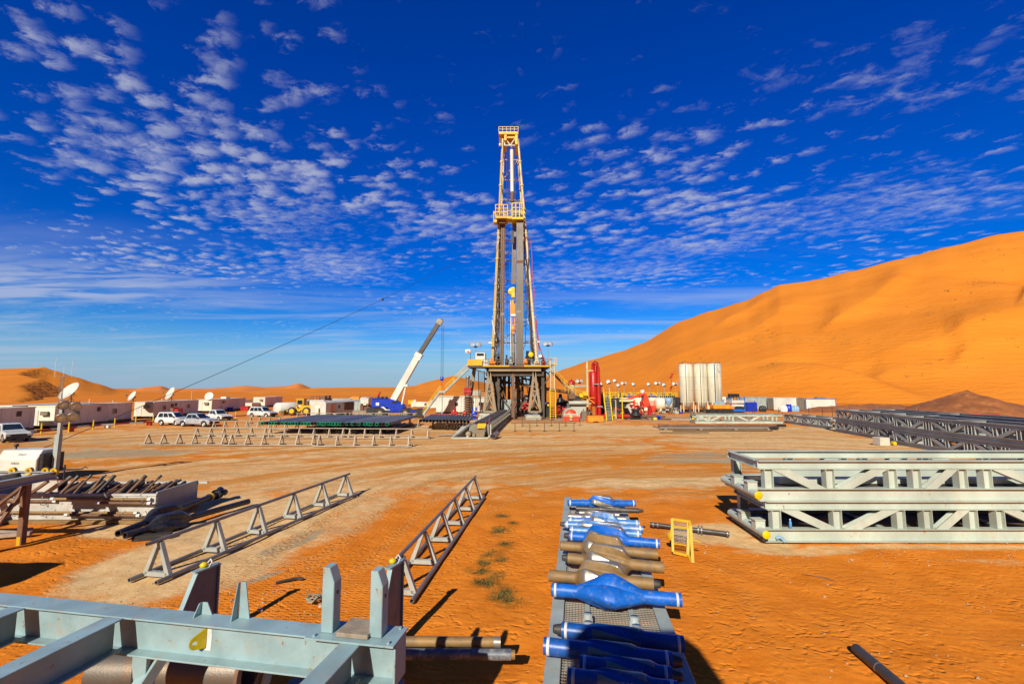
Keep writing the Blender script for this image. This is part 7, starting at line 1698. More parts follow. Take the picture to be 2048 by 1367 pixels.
# stands of drill pipe racked in the mast
def stand(px0, pt, px1, pb, Y, r, mat, label, grp):
    TT = thing('drill_pipe_stand', label, 'drill pipe', V(px1, pb, Y), group=grp); b = MB(); p, q = V(px1, pb, Y), V(px0, pt, Y+1.2); p.z = zt; b.tube(p, q, r, 10); b.build('pipe_body', mat, TT)
    for f in (.345, .675):
        b = MB(); c = p.lerp(q, f); d = (q-p).normalized(); b.tube(c-d*.25, c+d*.25, r*1.22, 10); b.build('tool_joint', M['worn'] if f < .5 else M['rustbrown'], TT)
for i in range(11): stand(1034.0+1.18*i, 428, 1032.6+1.36*i, 729, YF+.6, .062, M['drillpipe'], '%s from the left of the drill pipe stands in the wide right-hand bundle' % ordn(i), 'drill pipe stands in the right bundle')
for i in range(10): stand(1034.4+1.25*i, 428, 1033.2+1.4*i, 728, YF+1.1, .062, M['drillpipe'], 'drill pipe stand in the back row of the wide right-hand bundle, %s' % ordn(i), 'drill pipe stands behind the right bundle')
for i in range(5): 
    TT = thing('drill_pipe_stand', '%s from the left of the short grey stands ending above the yellow travelling block' % ordn(i), 'drill pipe', V(1024+1.6*i, 575, YF+2), group='short grey stands'); b = MB(); b.tube(V(1023.6+1.7*i, 568, YF+3), V(1026+1.6*i, 432, YF+3.6), .07, 10); b.build('pipe_body', M['drillpipe'], TT)
for i in range(6): stand(1006.0+1.3*i-3, 440, 1000.2+1.35*i, 728, YF+1.8, .062, M['rustbrown'] if i % 3 else M['drillpipe'], '%s from the left of the brown drill pipe stands in the left bundle' % ordn(i), 'drill pipe stands in the left bundle')
# spare preventer on a stand, left of the rig
Yq = YF+1; a = V(935, 830, Yq); T4 = thing('spare_preventer', 'dark red toothed pressure valve stack with a pipe on top left of the rig base', 'valve stack', (a.x, Yq, 0)); zq = lambda py: V(935, py, Yq).z; xq = a.x
prof = []
for k in range(9):
    z = .1+(zq(795)-.1)*k/9; prof += [(z, .42), (z+.08, .68), (z+.22, .68), (z+.28, .42)]
b = MB(); b.lathe((xq, Yq, 0), (0, 0, 1), [(.0, .7), (.1, .7)]+prof+[(zq(794), .6), (zq(794), 0)], 20); b.build('ribbed_body', M['rustbrown'], T4)
b = MB(); b.b2((xq-.6, Yq-.5, zq(789)), (xq+.6, Yq+.5, zq(775))); b.build('red_box', M['red'], T4, bevel=.03); b = MB(); b.tube((xq, Yq, zq(795)), (xq, Yq, zq(789)), .5, 12); b.tube((xq, Yq, zq(775)), (xq, Yq, zq(754)), .24, 12); b.lathe((xq, Yq, zq(757)), (0, 0, 1), [(0, .24), (.1, .38), (.5, .38), (.5, 0)], 14); b.path([(xq, Yq, zq(760)), (xq+.5, Yq, zq(759)), (xq+.7, Yq, zq(766)), (xq+.6, Yq, zq(775))], .1, 8); b.build('riser', M['worn'], T4)
b = MB(); zz = zq(793); b.b2((xq-1.0, Yq-.8, zz-.05), (xq+1.4, Yq+.8, zz)); 
for x in (xq-1.0, xq+1.4): b.bar((x, Yq-.8, 0), (x, Yq-.8, zz+.9), .06)
b.bar((xq-1, Yq-.8, zz+.9), (xq+1.4, Yq-.8, zz+.9), .05); b.build('work_platform', M['worn'], T4)
# stacked red bodies and blue vessel at its foot
for px0, px1, pt, pb, Y, m_, nm, lab, cat in ((896, 915, 816, 829, 78, 'red', 'ram_assembly', 'bright red stepped machine part left of the rig base', 'machine part'), (866, 897, 826, 829.5, 79, 'red', 'red_skid', 'long low red skid beside the bright red machine part', 'skid'), (925, 934, 821, 829, 77.5, 'red', 'red_flange', 'small red flange block at the foot of the valve stack', 'flange'), (942, 955, 819, 834, 75.5, 'cobalt', 'blue_vessel', 'bright blue round vessel at the foot of the rig', 'vessel')):
    a, c = W(px0, pb, Y), W(px1, pt, Y); TT = thing(nm, lab, cat, ((a.x+c.x)/2, Y, 0)); w = c.x-a.x; h = c.z; b = MB()
    if nm == 'blue_vessel': b.lathe(((a.x+c.x)/2, Y-.4, h*.58), (0, 1, 0), [(0, 0), (0, w*.35), (.1, w*.48), (.7, w*.48), (.8, w*.35), (.8, 0)], 22); b.tube(((a.x+c.x)/2-.3, Y, h*.9), ((a.x+c.x)/2-.3, Y, h*1.25), .14, 10); b.tube(((a.x+c.x)/2+.3, Y, h*.9), ((a.x+c.x)/2+.3, Y, h*1.25), .14, 10); b.b2((a.x+.2, Y-.3, 0), (c.x-.2, Y+.3, h*.3))
    elif nm == 'ram_assembly':
        b.b2((a.x, Y-.5, 0), (c.x, Y+.5, h*.45)); b.b2((a.x+w*.35, Y-.4, h*.453), (c.x, Y+.4, h*.72)); b.tube((a.x+w*.75, Y, h*.7), (a.x+w*.75, Y, h), w*.12, 12); b.tube((a.x-.3, Y, h*.25), (a.x, Y, h*.25), .3, 14)
    else: b.b2((a.x, Y-.5, 0), (c.x, Y+.5, h*.6)); b.tube((a.x+.1, Y-.2, h*.75), (c.x-.1, Y-.2, h*.75), h*.2, 12)
    b.build('body', M[m_], TT, bevel=.04)
a = W(985, 800, 93); T5 = thing('green_cabinet', 'pale green louvred cabinet on the skid behind the rig\'s left leg', 'cabinet', (W(952, 793, 92).x, 92, 0)); b = MB(); a, c = W(944, 791, 92), W(961, 780, 92); b.b2((a.x, 92, a.z), (c.x, 94, c.z)); 
for k in range(4): z = a.z+(c.z-a.z)*(k+.5)/4; b.b2((a.x, 91.95, z-.05), (c.x, 91.995, z+.05))
b.build('cabinet_body', M['greytan'], T5); b = MB()
for x in (a.x+.1, c.x-.1):
    for y in (92.1, 93.9): b.bar((x, y, 0), (x, y, a.z), .12)
b.build('support', M['subdark'], T5)
# white camp blocks behind the rig
for i, (px0, px1, pt, pb, Y, lab) in enumerate(((872, 940, 793, 824, 96, 'long white workshop cabin behind the red machine part, left of the rig'), (938, 975, 795, 826, 98, 'white cabin behind the left legs of the rig'), (1041, 1062, 800, 818, 104, 'white cabin seen between the legs of the rig, with red stripe'))):
    a, c = W(px0, pb, Y), W(px1, pt, Y); TT = thing('cabin', lab, 'cabin', ((a.x+c.x)/2, Y+1.5, 0), group='white cabins behind the rig'); b = MB(); b.b2((a.x, Y, .25), (c.x, Y+3, c.z)); b.build('walls', M['white'], TT, bevel=.03)
    b = MB(); b.b2((a.x-.1, Y-.15, c.z+.003), (c.x+.1, Y+3.1, c.z+.14)); b.build('roof', M['cream'], TT); b = MB(); b.b2((a.x, Y+.1, 0), (c.x, Y+.4, .247)); b.b2((a.x, Y+2.6, 0), (c.x, Y+2.9, .247)); b.build('skid', M['black'], TT)
    b = MB(); s = a.x+.6
    while s < c.x-.3: b.b2((s, Y-.02, .4), (s+.05, Y-.003, c.z-.1)); s += 1.1
    b.build('panel_ribs', M['white'], TT)
    window(TT, ((a.x*.4+c.x*.6), Y-.01, 1.9), (0, -1, 0), .7, .8); b = MB(); b.b2((a.x+.9, Y-.06, .35), (a.x+1.8, Y-.025, 2.3)); b.build('door', M['cream'], TT)
    if i == 2: b = MB(); b.b2((a.x, Y-.05, 1.2), (c.x, Y-.03, 1.4)); b.build('red_stripe', M['red'], TT); b = MB(); b.lathe(((a.x+c.x)/2, Y+.2, c.z+.1), (0, 1, 0), [(0, 0), (0, 1.1), (2.4, 1.1), (2.4, 0)], 24); b.build('roof_tank', M['white'], TT)
# ---------------------------------------------------------------- catwalk
k0 = P(955, 876, 0); k1 = P(1012, 832, 0); dk2 = (k1-k0).normalized(); sk2 = Vector((dk2.y, -dk2.x, 0)); Lk = (k1-k0).length
T = thing('catwalk', 'long grey pipe catwalk with ribbed sides running up to the rig', 'catwalk', (k0+k1)/2)
def Q(s, t, z): v = k0+dk2*s+sk2*t; return Vector((v.x, v.y, z))
b = MB(); b.prism([Q(2, -1.0, 0.1), Q(2, 1.0, 0.1), Q(2, 1.0, 1.25), Q(2, .6, 1.32), Q(2, 0, 1.15), Q(2, -.6, 1.32), Q(2, -1.0, 1.25)], dk2*(Lk-2)); b.build('trough', M['drillpipe'], T, bevel=.02)
b = MB()
for s_ in (-1.15, 1.15): b.bar(Q(.5, s_, .12), Q(Lk, s_, .12), .2, .2); b.bar(Q(2, s_, 1.2), Q(Lk, s_, 1.2), .14, .14)
k = 0
while 2+k*1.1 < Lk: 
    for s_ in (-1.15, 1.15): b.bar(Q(2+k*1.1, s_, .2), Q(2+k*1.1, s_, 1.15), .12, .12)
    k += 1
b.build('side_frame', M['greytan'], T)
b = MB(); b.prism([Q(2, -2.2, .05), Q(-1.0, -2.6, .05), Q(-1.0, -2.6, .12), Q(2, -2.0, 1.1), Q(2, -1.3, 1.1), Q(2, -1.3, .05)], sk2*.15); b.bar(Q(-1, -2.5, .1), Q(2, -1.2, 1.2), .2); b.bar(Q(-.9, -2.4, .1), Q(-.6, 1.2, .1), .18); b.build('end_ramp', M['greytan'], T)
b = MB(); b.lathe(Q(.6, -1.1, .35), dk2, [(0, 0), (0, .22), (.1, .3), (1.1, .3), (1.2, .22), (1.2, 0)], 18); b.box(Q(1.1, .1, .45), (1.1, .9, .7)); b.box(Q(1.0, -.5, .3), (.3, 1.4, .3)); b.bar(Q(.2, .6, .1), Q(1.8, .6, 1.1), .12); b.build('winch', M['substr'], T)
b = MB(); b.box(Q(1.9, .2, 1.15), (.9, .5, .5)); b.build('yellow_marker', M['yellow'], T); b = MB(); b.bar(Q(2.3, .9, 1.3), Q(2.6, 1.0, 2.0), .06); b.bar(Q(2.3, .6, 1.3), Q(2.2, .6, 1.7), .06); b.build('red_white_stake', M['red'], T)
for i in range(5):
    c = Q(2.5, -.55+.27*i, 1.43); TT = thing('catwalk_pipe', '%s from the left of the long pipes lying on the catwalk' % ordn(i), 'pipe', c-Vector((0, 0, .1)), group='pipes lying on the catwalk'); b = MB(); b.pipe(c, c+dk2*(Lk-3.5), .11, .015, 14); b.build('pipe_body', M['darkpipe'], TT)
c = P(986, 872, .3); pipe_thing('short_tube', c, c+Vector((.4, 1.6, .1)), .28, M['worn'], 'short fat open tube on the ground beside the end of the catwalk')
# low rail on thin legs right of the catwalk
for j, (py, p0x, p1x, lab) in enumerate(((862, 1030, 1148, 'nearer'), (851, 1045, 1160, 'farther'))):
    a, b_ = P(p0x, py), P(p1x, py-.5); T = thing('guard_rail', '%s low brown pipe rail on thin posts in front of the rig' % lab, 'guard rail', (a+b_)/2); m = MB(); n = 4
    m.tube(a+Vector((-.5, 0, 1.0)), b_+Vector((.3, 0, 1.0)), .05, 8); m.tube(a+Vector((0, 0, .55)), b_+Vector((0, 0, .55)), .02, 6); m.build('rails', M['rustbrown'], T)
    for k in range(n+1): c = a.lerp(b_, k/n); m = MB(); m.tube(c, c+Vector((0, 0, 1.0)), .04, 6); m.box(c+Vector((0, 0, .02)), (.35, .35, .04)); m.build('post', M['subdark'], T)
# guy wire from the mast down past the light tower
a = V(1001, 476, YF+3); e = P(-70, 962, 0); mb = MB(); pts = []
for k in range(41):
    t = k/40; q = a.lerp(e, t); q.z -= 1.6*math.sin(math.pi*t)*.6; pts.append(q)
mb.path(pts, .022, 5); o = mb.build('guy_wire', M['black'], None); tag(o, 'long thin guy wire slanting from the rig mast down to the lower left', 'guy wire')
c = pts[9]; mb = MB(); c = min(pts, key=lambda q: abs(q.x-W(760, 603, q.y).x)); mb.lathe(c-Vector((0, 0, .2)), (0, 0, 1), [(0, .02), (.05, .12), (.3, .12), (.35, .02)], 10); single(mb, 'wire_marker', M['black'], 'small dark marker hanging on the slanting guy wire', 'marker')
# ---------------------------------------------------------------- equipment right of the rig
def block(px0, px1, pt, pb, Y, dep, mat, nm, lab, cat, bevel=.04, zb=None):
    a, c = W(px0, pb, Y), W(px1, pt, Y); T = thing(nm, lab, cat, ((a.x+c.x)/2, Y+dep/2, 0)); z0 = max(.02, a.z) if zb is None else zb
    b = MB(); b.b2((a.x, Y, z0), (c.x, Y+dep, c.z)); b.build('body', M[mat] if isinstance(mat, str) else mat, T, bevel=bevel); return T, a, c
# red-faced spool in a grey arch
Y = 74; a, c = W(1127, 846, Y), W(1156, 815, Y); T = thing('cable_spool', 'round red drum in a grey arched frame at the foot of the rig', 'drum', ((a.x+c.x)/2, Y+1, 0)); xm = (a.x+c.x)/2; w = c.x-a.x; r = w*.40
b = MB(); b.lathe((xm, Y+.1, c.z-r-.25), (0, 1, 0), [(0, 0), (0, r), (1.8, r), (1.8, 0)], 30); b.build('red_drum', M['redorange'], T)
b = MB(); n = 14; R0, R1 = r+.02, w/2
for s in (-1, 1): b.b2((xm+s*R0, Y, 0), (xm+s*R1, Y+2, c.z-r-.25))
vs = []
for k in range(n+1):
    a_ = math.pi*k/n
    for (rr_, y) in ((R0, Y), (R1, Y), (R1, Y+2), (R0, Y+2)): vs.append((xm+rr_*math.cos(a_), y, c.z-r-.25+rr_*math.sin(a_)))
b.add(vs, [(k*4+i, k*4+(i+1) % 4, (k+1)*4+(i+1) % 4, (k+1)*4+i) for k in range(n) for i in range(4)]); b.b2((xm-R0, Y-.06, c.z-r-.45), (xm+R0, Y-.003, c.z-r-.3)); b.b2((xm-R0, Y-.05, .9), (xm+R0, Y+.05, 1.15)); b.b2((xm-.2, Y-.05, .1), (xm+.2, Y+.05, .9)); b.build('arch_frame', M['greytan'], T)
b = MB(); b.b2((xm-R0, Y-.1, c.z-r-.62), (xm+R0, Y-.063, c.z-r-.5)); b.build('yellow_bar', M['yellow_bright'], T)
b = MB(); b.b2((xm-w/2-.1, Y-.2, 0), (xm-.25, Y-.06, .75)); b.b2((xm+.25, Y-.2, 0), (xm+w/2+.1, Y-.06, .75)); b.build('red_toe_panel', M['redorange'], T)
# shaker tank with rounded top behind it
T, a, c = block(1141, 1172, 808, 844, 78, 5, 'greytan', 'shaker_tank', 'grey-green tank with a fat rolled lip right of the red drum', 'tank')
b = MB(); b.tube((a.x-.3, 77.6, c.z+.25), (c.x+.2, 77.6, c.z+.25), .33, 14); b.build('rolled_lip', M['greytan'], T); b = MB(); b.b2((a.x+1.8, 77.2, 0), (c.x+.1, 77.99, 1.0)); b.build('lower_box', M['substr'], T)
# shakers and machinery clutter on top
T = thing('shale_shaker', 'cluster of dark machinery with yellow guards on top of the grey-green tank', 'machine', (a.x+1, 79, c.z))
for i, (px0, px1, pt, pb, m_, Y) in enumerate(((1137, 1150, 786, 804, 'rustbrown', 79), (1150, 1160, 792, 804, 'black', 78.5), (1158, 1172, 784, 800, 'yellow', 79.5), (1166, 1174, 782, 796, 'yellow', 79), (1146, 1166, 799, 804, 'subdark', 78))):
    p, q = W(px0, pb, Y), W(px1, pt, Y); b = MB(); b.b2((p.x, Y, p.z), (q.x, Y+1.5, q.z)); b.tube((p.x, Y-.2, (p.z+q.z)/2), (q.x, Y-.2, (p.z+q.z)/2), (q.z-p.z)*.25, 10); b.build('machine_box', M[m_], T, bevel=.04)
b = MB(); p0, p1 = W(1130, 783, 79), W(1172, 796, 79)
for k in range(7): q = p0.lerp(p1, k/6); b.bar(q, q+Vector((0, 0, 1)), .06)
b.bar(p0+Vector((0, 0, 1)), p1+Vector((0, 0, 1)), .06); b.build('guard_rail', M['yellow'], T)
# red-capped degasser drum
Yd = 82; p, q = W(1137, 786, Yd), W(1149, 765, Yd); T = thing('degasser', 'yellowish upright drum with a red cap beside the rig staircase', 'drum', ((p.x+q.x)/2, Yd, 0)); xm = (p.x+q.x)/2; r = (q.x-p.x)/2
b = MB(); b.lathe((xm, Yd, p.z-1.5), (0, 0, 1), [(0, r), (q.z-p.z+1.5, r), (q.z-p.z+1.5, 0)], 20); b.build('drum_body', M['mast'], T)
b = MB(); b.lathe((xm, Yd, q.z), (0, 0, 1), [(-.3, r*1.2), (.1, r*1.2), (.4, r*.6), (.5, r*.15), (.8, r*.1), (.8, 0)], 20); b.build('red_cap', M['red'], T)
b = MB()
for s in (-1, 1): b.bar((xm+s*r*.8, Yd-.3, 0), (xm+s*r*.8, Yd-.3, p.z-1.4), .15); b.bar((xm+s*r*.8, Yd+.3, 0), (xm+s*r*.8, Yd+.3, p.z-1.4), .15)
b.bar((xm+r, Yd, W(1150, 772, Yd).z), (W(1173, 771, Yd).x, Yd, W(1150, 771, Yd).z), .3); b.build('stand', M['steel'], T)
# red mud-gas separator
Ym = 80; T = thing('gas_separator', 'tall bright red mud-gas separator column with a bent pipe on top', 'separator', (W(1189, 835, Ym).x, Ym, 0)); x_ = lambda px: W(px, 780, Ym).x; z_ = lambda py: W(1189, py, Ym).z
b = MB(); b.lathe((x_(1187), Ym, z_(812)), (0, 0, 1), [(0, .4), (.5, .72), (z_(742)-z_(812)-.3, .72), (z_(742)-z_(812), .4), (z_(742)-z_(812), 0)], 26); b.build('vessel', M['red'], T)
b = MB(); b.path([(x_(1196.5), Ym-.7, z_(832)), (x_(1196), Ym-.7, z_(780)), (x_(1195), Ym-.6, z_(735)), (x_(1193.5), Ym-.5, z_(727)), (x_(1190), Ym-.3, z_(725)), (x_(1187.5), Ym-.1, z_(728)), (x_(1187), Ym, z_(742))], .34, 14); b.build('bent_pipe', M['red'], T)
b = MB(); b.bar((x_(1173.5), Ym-.5, 0), (x_(1173.5), Ym-.5, z_(723)), .28); b.bar((x_(1174), Ym-.5, z_(741)), (x_(1188), Ym-.2, z_(741)), .2); b.bar((x_(1174), Ym-.5, z_(806)), (x_(1188), Ym-.2, z_(806)), .25); b.build('support_post', M['mast'], T)
b = MB(); b.bar((x_(1176), Ym-.8, z_(797)), (x_(1187), Ym-.8, z_(806)), .15); b.bar((x_(1176), Ym-.8, z_(795)), (x_(1188), Ym-.8, z_(795)), .12); b.build('orange_bracket', M['orange'], T)
b = MB(); b.tube((x_(1182), Ym, 0), (x_(1182), Ym, z_(812)), .15, 8); b.tube((x_(1192), Ym, 0), (x_(1192), Ym, z_(812)), .15, 8); b.build('legs', M['red'], T); b = MB(); b.box((x_(1197), Ym-.75, z_(812)), (.9, .8, .15)); b.box((x_(1191), Ym-.75, z_(768)), (.9, .8, .1)); b.build('pipe_clamp', M['steel'], T)
# orange box
T, a, c = block(1176, 1207, 832, 845, 71, 2.2, 'orange', 'steel_box', 'plain orange steel box on the ground in front of the red separator', 'steel box')
b = MB(); b.b2((a.x-.04, 70.95, c.z-.08), (c.x+.04, 73.25, c.z+.03)); b.build('lid_rim', M['orange'], T); b = MB(); b.b2((a.x+.8, 70.94, 0), (a.x+1.5, 71.5, .14)); b.b2((c.x-1.2, 70.94, 0), (c.x-.8, 71.5, .14)); b.build('skid_feet', M['black'], T)
# mud tank block with staircase
Yt = 84; T, a, c = block(1203, 1238, 796, 834, Yt, 6, 'black', 'mud_tank', 'dark mud tank behind the yellow ladder stairs', 'tank')
b = MB(); b.prism([(c.x, Yt+.01, c.z), (W(1262, 800, Yt).x, Yt+.01, c.z-.2), (c.x, Yt+.01, W(1238, 828, Yt).z)], (0, 5, 0)); b.build('sloping_end', M['black'], T)
b = MB(); p, q = W(1239, 798, Yt-.5), W(1262, 803, Yt-.5); b.b2((p.x, Yt-.6, q.z), (q.x, Yt+3, p.z)); b.build('walkway', M['mast'], T)
Yl = 73.5
for pxb, pxt, nm in ((1212, 1206, 'x'),):
    b = MB(); p0, p1 = W(1213.5, 841, Yl), W(1207, 788, Yl+5.5); q0, q1 = W(1225.5, 841, Yl), W(1219, 788, Yl+5.5)
    b.bar(p0, p1, .16, .3); b.bar(q0, q1, .16, .3); L_ = T; TT = thing('yellow_stairs', 'steep yellow stairs with dark treads leading up the mud tank', 'stairs', ((p0.x+q0.x)/2, Yl, 0)); b.build('stringers', M['yellow_bright'], TT)
    b = MB()
    for k in range(1, 17): b.bar(p0.lerp(p1, k/17), q0.lerp(q1, k/17), .3, .06)
    b.build('treads', M['steel'], TT)
    b = MB(); u = Vector((0, 0, 1.1)); b.bar(p0.lerp(p1, .5)+u, p1+u, .07); b.bar(q0.lerp(q1, .5)+u, q1+u, .07); b.bar(p1, p1+u, .07); b.bar(q1, q1+u, .07); b.build('handrail', M['yellow_bright'], TT)
# clutter over the tank: rails, agitators
rnd = random.Random(12)
TT = thing('tank_top_machinery', 'dark pumps, hoppers and yellow guards crowding the top of the dark mud tank', 'machinery', (a.x+2, Yt+1, c.z))
for i in range(13):
    px = 1199+rnd.uniform(0, 38); h = rnd.uniform(4, 11); w_ = rnd.uniform(3, 7); Y = Yt+rnd.uniform(0, 3); p, q = W(px, 796, Y), W(px+w_, 796-h, Y); m_ = rnd.choice(('black', 'rustbrown', 'yellow', 'worn', 'subdark', 'greytan')); b = MB()
    if rnd.random() < .45: b.lathe(((p.x+q.x)/2, Y, p.z), (0, 0, 1), [(0, .35), (.3, .35), (.35, .2), (q.z-p.z-.2, .22), (q.z-p.z, .1), (q.z-p.z, 0)], 12)
    else: b.b2((p.x, Y, p.z), (q.x, Y+.8, q.z)); b.bar((p.x-.1, Y-.1, q.z), (q.x+.1, Y-.1, q.z), .08)
    b.build('machine', M[m_], TT, bevel=.03)
b = MB(); zt2 = c.z; x0_, x1_ = W(1204, 790, Yt-.2).x, W(1238, 790, Yt-.2).x
for k in range(9): x = x0_+(x1_-x0_)*k/8; b.bar((x, Yt-.2, zt2), (x, Yt-.2, zt2+1.1), .07)
for z in (zt2+.55, zt2+1.1): b.bar((x0_, Yt-.2, z), (x1_, Yt-.2, z), .07)
b.build('guard_rail', M['yellow'], TT)
for i, (px, pb, pt, lab) in enumerate(((1232, 836, 800, 'left'), (1245, 836, 785, 'right'))):
    p = W(px, pb, 79); q = W(px, pt, 79); mb = MB(); mb.bar((p.x, 79, 0), (p.x, 79, q.z), .16); mb.bar((p.x, 79, q.z), (p.x+.0, 80.2, q.z), .12); single(mb, 'steel_post', M['yellow_bright'] if i else M['mast'], '%s of the two slim posts right of the yellow stairs' % lab, 'post')
# long mud tank behind with yellow rails and the lamp posts
YM_ = 104; p, q = W(1232, 824, YM_), W(1362, 795, YM_); T = thing('long_mud_tank', 'long pale mud tank with yellow guard rails behind the red conveyor', 'tank', ((p.x+q.x)/2, YM_+2, 0)); b = MB(); b.b2((p.x, YM_, 0.1), (q.x, YM_+5, q.z)); b.build('tank_body', M['cream'], T, bevel=.04)
b = MB(); n = 34
for k in range(n+1):
    x = p.x+(q.x-p.x)*k/n
    for y in (YM_+.1, YM_+4.9): b.bar((x, y, q.z), (x, y, q.z+1.15), .06)
for z in (q.z+.6, q.z+1.15):
    for y in (YM_+.1, YM_+4.9): b.bar((p.x, y, z), (q.x, y, z), .07)
b.build('guard_rail', M['yellow_bright'], T)
b = MB(); x = p.x+.8
while x < q.x: b.b2((x, YM_-.08, .1), (x+.12, YM_-.003, q.z)); x += 1.6
b.build('ribs', M['cream'], T)
rnd = random.Random(8)
for i in range(9):
    px = 1244+i*12+rnd.uniform(-2, 2); m_ = ('black', 'cobalt', 'worn', 'subdark')[i % 4]; s = W(px, 794, YM_+2); b = MB(); b.lathe((s.x, YM_+2, q.z), (0, 0, 1), [(0, .5), (.3, .5), (.35, .3), (.9, .3), (1.0, .15), (1.0, 0)], 14); b.box((s.x+.7, YM_+2, q.z+.3), (.7, .6, .6)); b.build('agitator', M[m_], T)
heads = [(1159, 762), (1202, 768), (1217.7, 763), (1230, 761), (1237, 770), (1248, 766), (1267.5, 768), (1298, 768), (1315, 766), (1328.5, 769), (1350.5, 767)]
for i, (px, py) in enumerate(heads):
    Yh = YM_+2 if i > 2 else 86; hd = W(px, py, Yh); zb_ = q.z if i > 2 else W(px, 795, Yh).z
    if i in (0, 1, 2): zb_ = 0.0
    lamp_post(Vector((hd.x, Yh, zb_)), hd.z-zb_-.2, '%s from the left of the lamp posts standing behind the tanks right of the rig' % ordn(i), n=(2, 1, 1, 1, 1, 2, 1, 1, 2, 1, 2)[i], top=1.35, group='lamp posts over the mud tanks')
# red-orange inclined conveyor machine
Ye = 90; X_ = lambda px: W(px, 810, Ye).x; Z_ = lambda py: max(.02, W(1290, py, Ye).z)
T = thing('conveyor_machine', 'orange-red machine with an inclined trough rising to the right', 'machine', (X_(1285), Ye, 0))
b = MB(); p, q = W(1246, 803, Ye), W(1290, 787, Ye)
b.bar(p, q, .9, .2); b.bar(p+Vector((0, -.45, .15)), q+Vector((0, -.45, .15)), .08, .35); b.bar(p+Vector((0, .45, .15)), q+Vector((0, .45, .15)), .08, .35); b.build('trough', M['redorange'], T)
b = MB(); b.prism([(X_(1282), Ye-.8, Z_(811)), (X_(1299), Ye-.8, Z_(811)), (X_(1295), Ye-.8, Z_(794)), (X_(1292), Ye-.8, Z_(787)), (X_(1288), Ye-.8, Z_(787)), (X_(1286), Ye-.8, Z_(797))], (0, 1.8, 0)); b.build('hopper', M['redorange'], T, bevel=.04)
b = MB(); b.b2((X_(1275), Ye-1.1, Z_(814)), (X_(1309), Ye+1.2, Z_(811))); b.b2((X_(1264), Ye-1.1, .05), (X_(1308), Ye+1.2, .35)); 
for px in (1266, 1279, 1305): b.bar((X_(px), Ye-1, .1), (X_(px), Ye-1, Z_(811 if px > 1270 else 799)), .3); b.bar((X_(px), Ye+1, .1), (X_(px), Ye+1, Z_(811)), .3)
b.build('frame', M['redorange'], T)
b = MB(); b.lathe((X_(1294), Ye-.9, Z_(820)), (1, 0, 0), [(0, 0), (0, .55), (.2, .65), (1.0, .6), (1.3, .3), (1.3, 0)], 18); b.b2((X_(1289), Ye-.8, Z_(826)), (X_(1303), Ye+.8, Z_(821))); b.build('pump', M['redorange'], T)
b = MB()
for k in range(10): x = X_(1297)+(X_(1309)-X_(1297))*k/9; b.bar((x, Ye-1.15, Z_(811)), (x, Ye-1.15, Z_(801)), .05)
b.bar((X_(1297), Ye-1.15, Z_(801)), (X_(1309), Ye-1.15, Z_(801)), .06); b.bar((X_(1297), Ye-1.15, Z_(806)), (X_(1309), Ye-1.15, Z_(806)), .06); b.build('railing', M['redorange'], T)
b = MB()
for i in range(8): 
    px = 1262+rnd.uniform(0, 22); b.box((X_(px), Ye-.5+rnd.uniform(0, .8), Z_(rnd.uniform(803, 822))), (rnd.uniform(.3, .8), .5, rnd.uniform(.2, .6)))
    b.path([(X_(px), Ye-.9, Z_(804)), (X_(px+3), Ye-1, Z_(812)), (X_(px+1), Ye-1, Z_(822))], .06, 6)
b.build('pipework', M['red'], T)
b = MB(); b.b2((X_(1247), Ye+.5, Z_(814)), (X_(1264), Ye+3, Z_(803))); b.prism([(X_(1246), Ye-.2, Z_(815)), (X_(1264), Ye-.2, Z_(815)), (X_(1261), Ye-.2, .15), (X_(1251), Ye-.2, .15)], (0, 1, 0)); b.build('pale_bin', M['greytan'], T)
# person-high white jacket-like box at the conveyor head
mb = MB(); c = W(1285, 781, Ye+.2); mb.b2((c.x-.25, Ye, c.z-1.0), (c.x+.3, Ye+.4, c.z+.2)); mb.b2((c.x-.45, Ye+.05, c.z-.25), (c.x-.25, Ye+.35, c.z+.1)); single(mb, 'white_control_box', M['band'], 'small white control box standing on the conveyor head', 'control box', bevel=.04)
# horizontal tank, blue cone hopper, black upright tank
Yh = 101; c0_ = W(1310, 808, Yh); c1_ = W(1353, 808, Yh); T = thing('horizontal_tank', 'pale horizontal tank behind the blue cone hopper', 'tank', ((c0_.x+c1_.x)/2, Yh, 0)); b = MB(); b.lathe((c0_.x, Yh, c0_.z+.15), (1, 0, 0), [(-.2, 0), (0, .9), (.35, 1.3), (c1_.x-c0_.x-.3, 1.3), (c1_.x-c0_.x, .9), (c1_.x-c0_.x+.2, 0)], 26); b.build('shell', M['silo'], T)
b = MB(); 
for f in (.2, .8): x = c0_.x+(c1_.x-c0_.x)*f; b.b2((x-.15, Yh-1, 0), (x+.15, Yh+1, c0_.z-.9))
b.build('saddle', M['silo'], T)
Yk = 96; c = W(1337, 800, Yk); T = thing('cone_hopper', 'light blue cone hopper on crossed legs in front of the pale tank', 'hopper', (c.x, Yk, 0)); b = MB(); b.lathe((c.x, Yk, 0), (0, 0, 1), [(W(1, 813, Yk).z, .15), (W(1, 802, Yk).z, .78), (W(1, 795, Yk).z, .78), (W(1, 795, Yk).z, .0)], 20); b.build('cone', M['lightblue'], T)
b = MB(); b.path([(c.x-.8, Yk-.3, W(1, 803, Yk).z), (c.x-.6, Yk-.5, .9), (c.x, Yk-.6, .25), (c.x+.7, Yk-.5, .9), (c.x+.75, Yk-.3, W(1, 806, Yk).z)], .07, 8); 
for s in (-1, 1): b.bar((c.x+s*.75, Yk, 0), (c.x+s*.75, Yk, W(1, 800, Yk).z), .1)
b.build('legs', M['worn'], T)
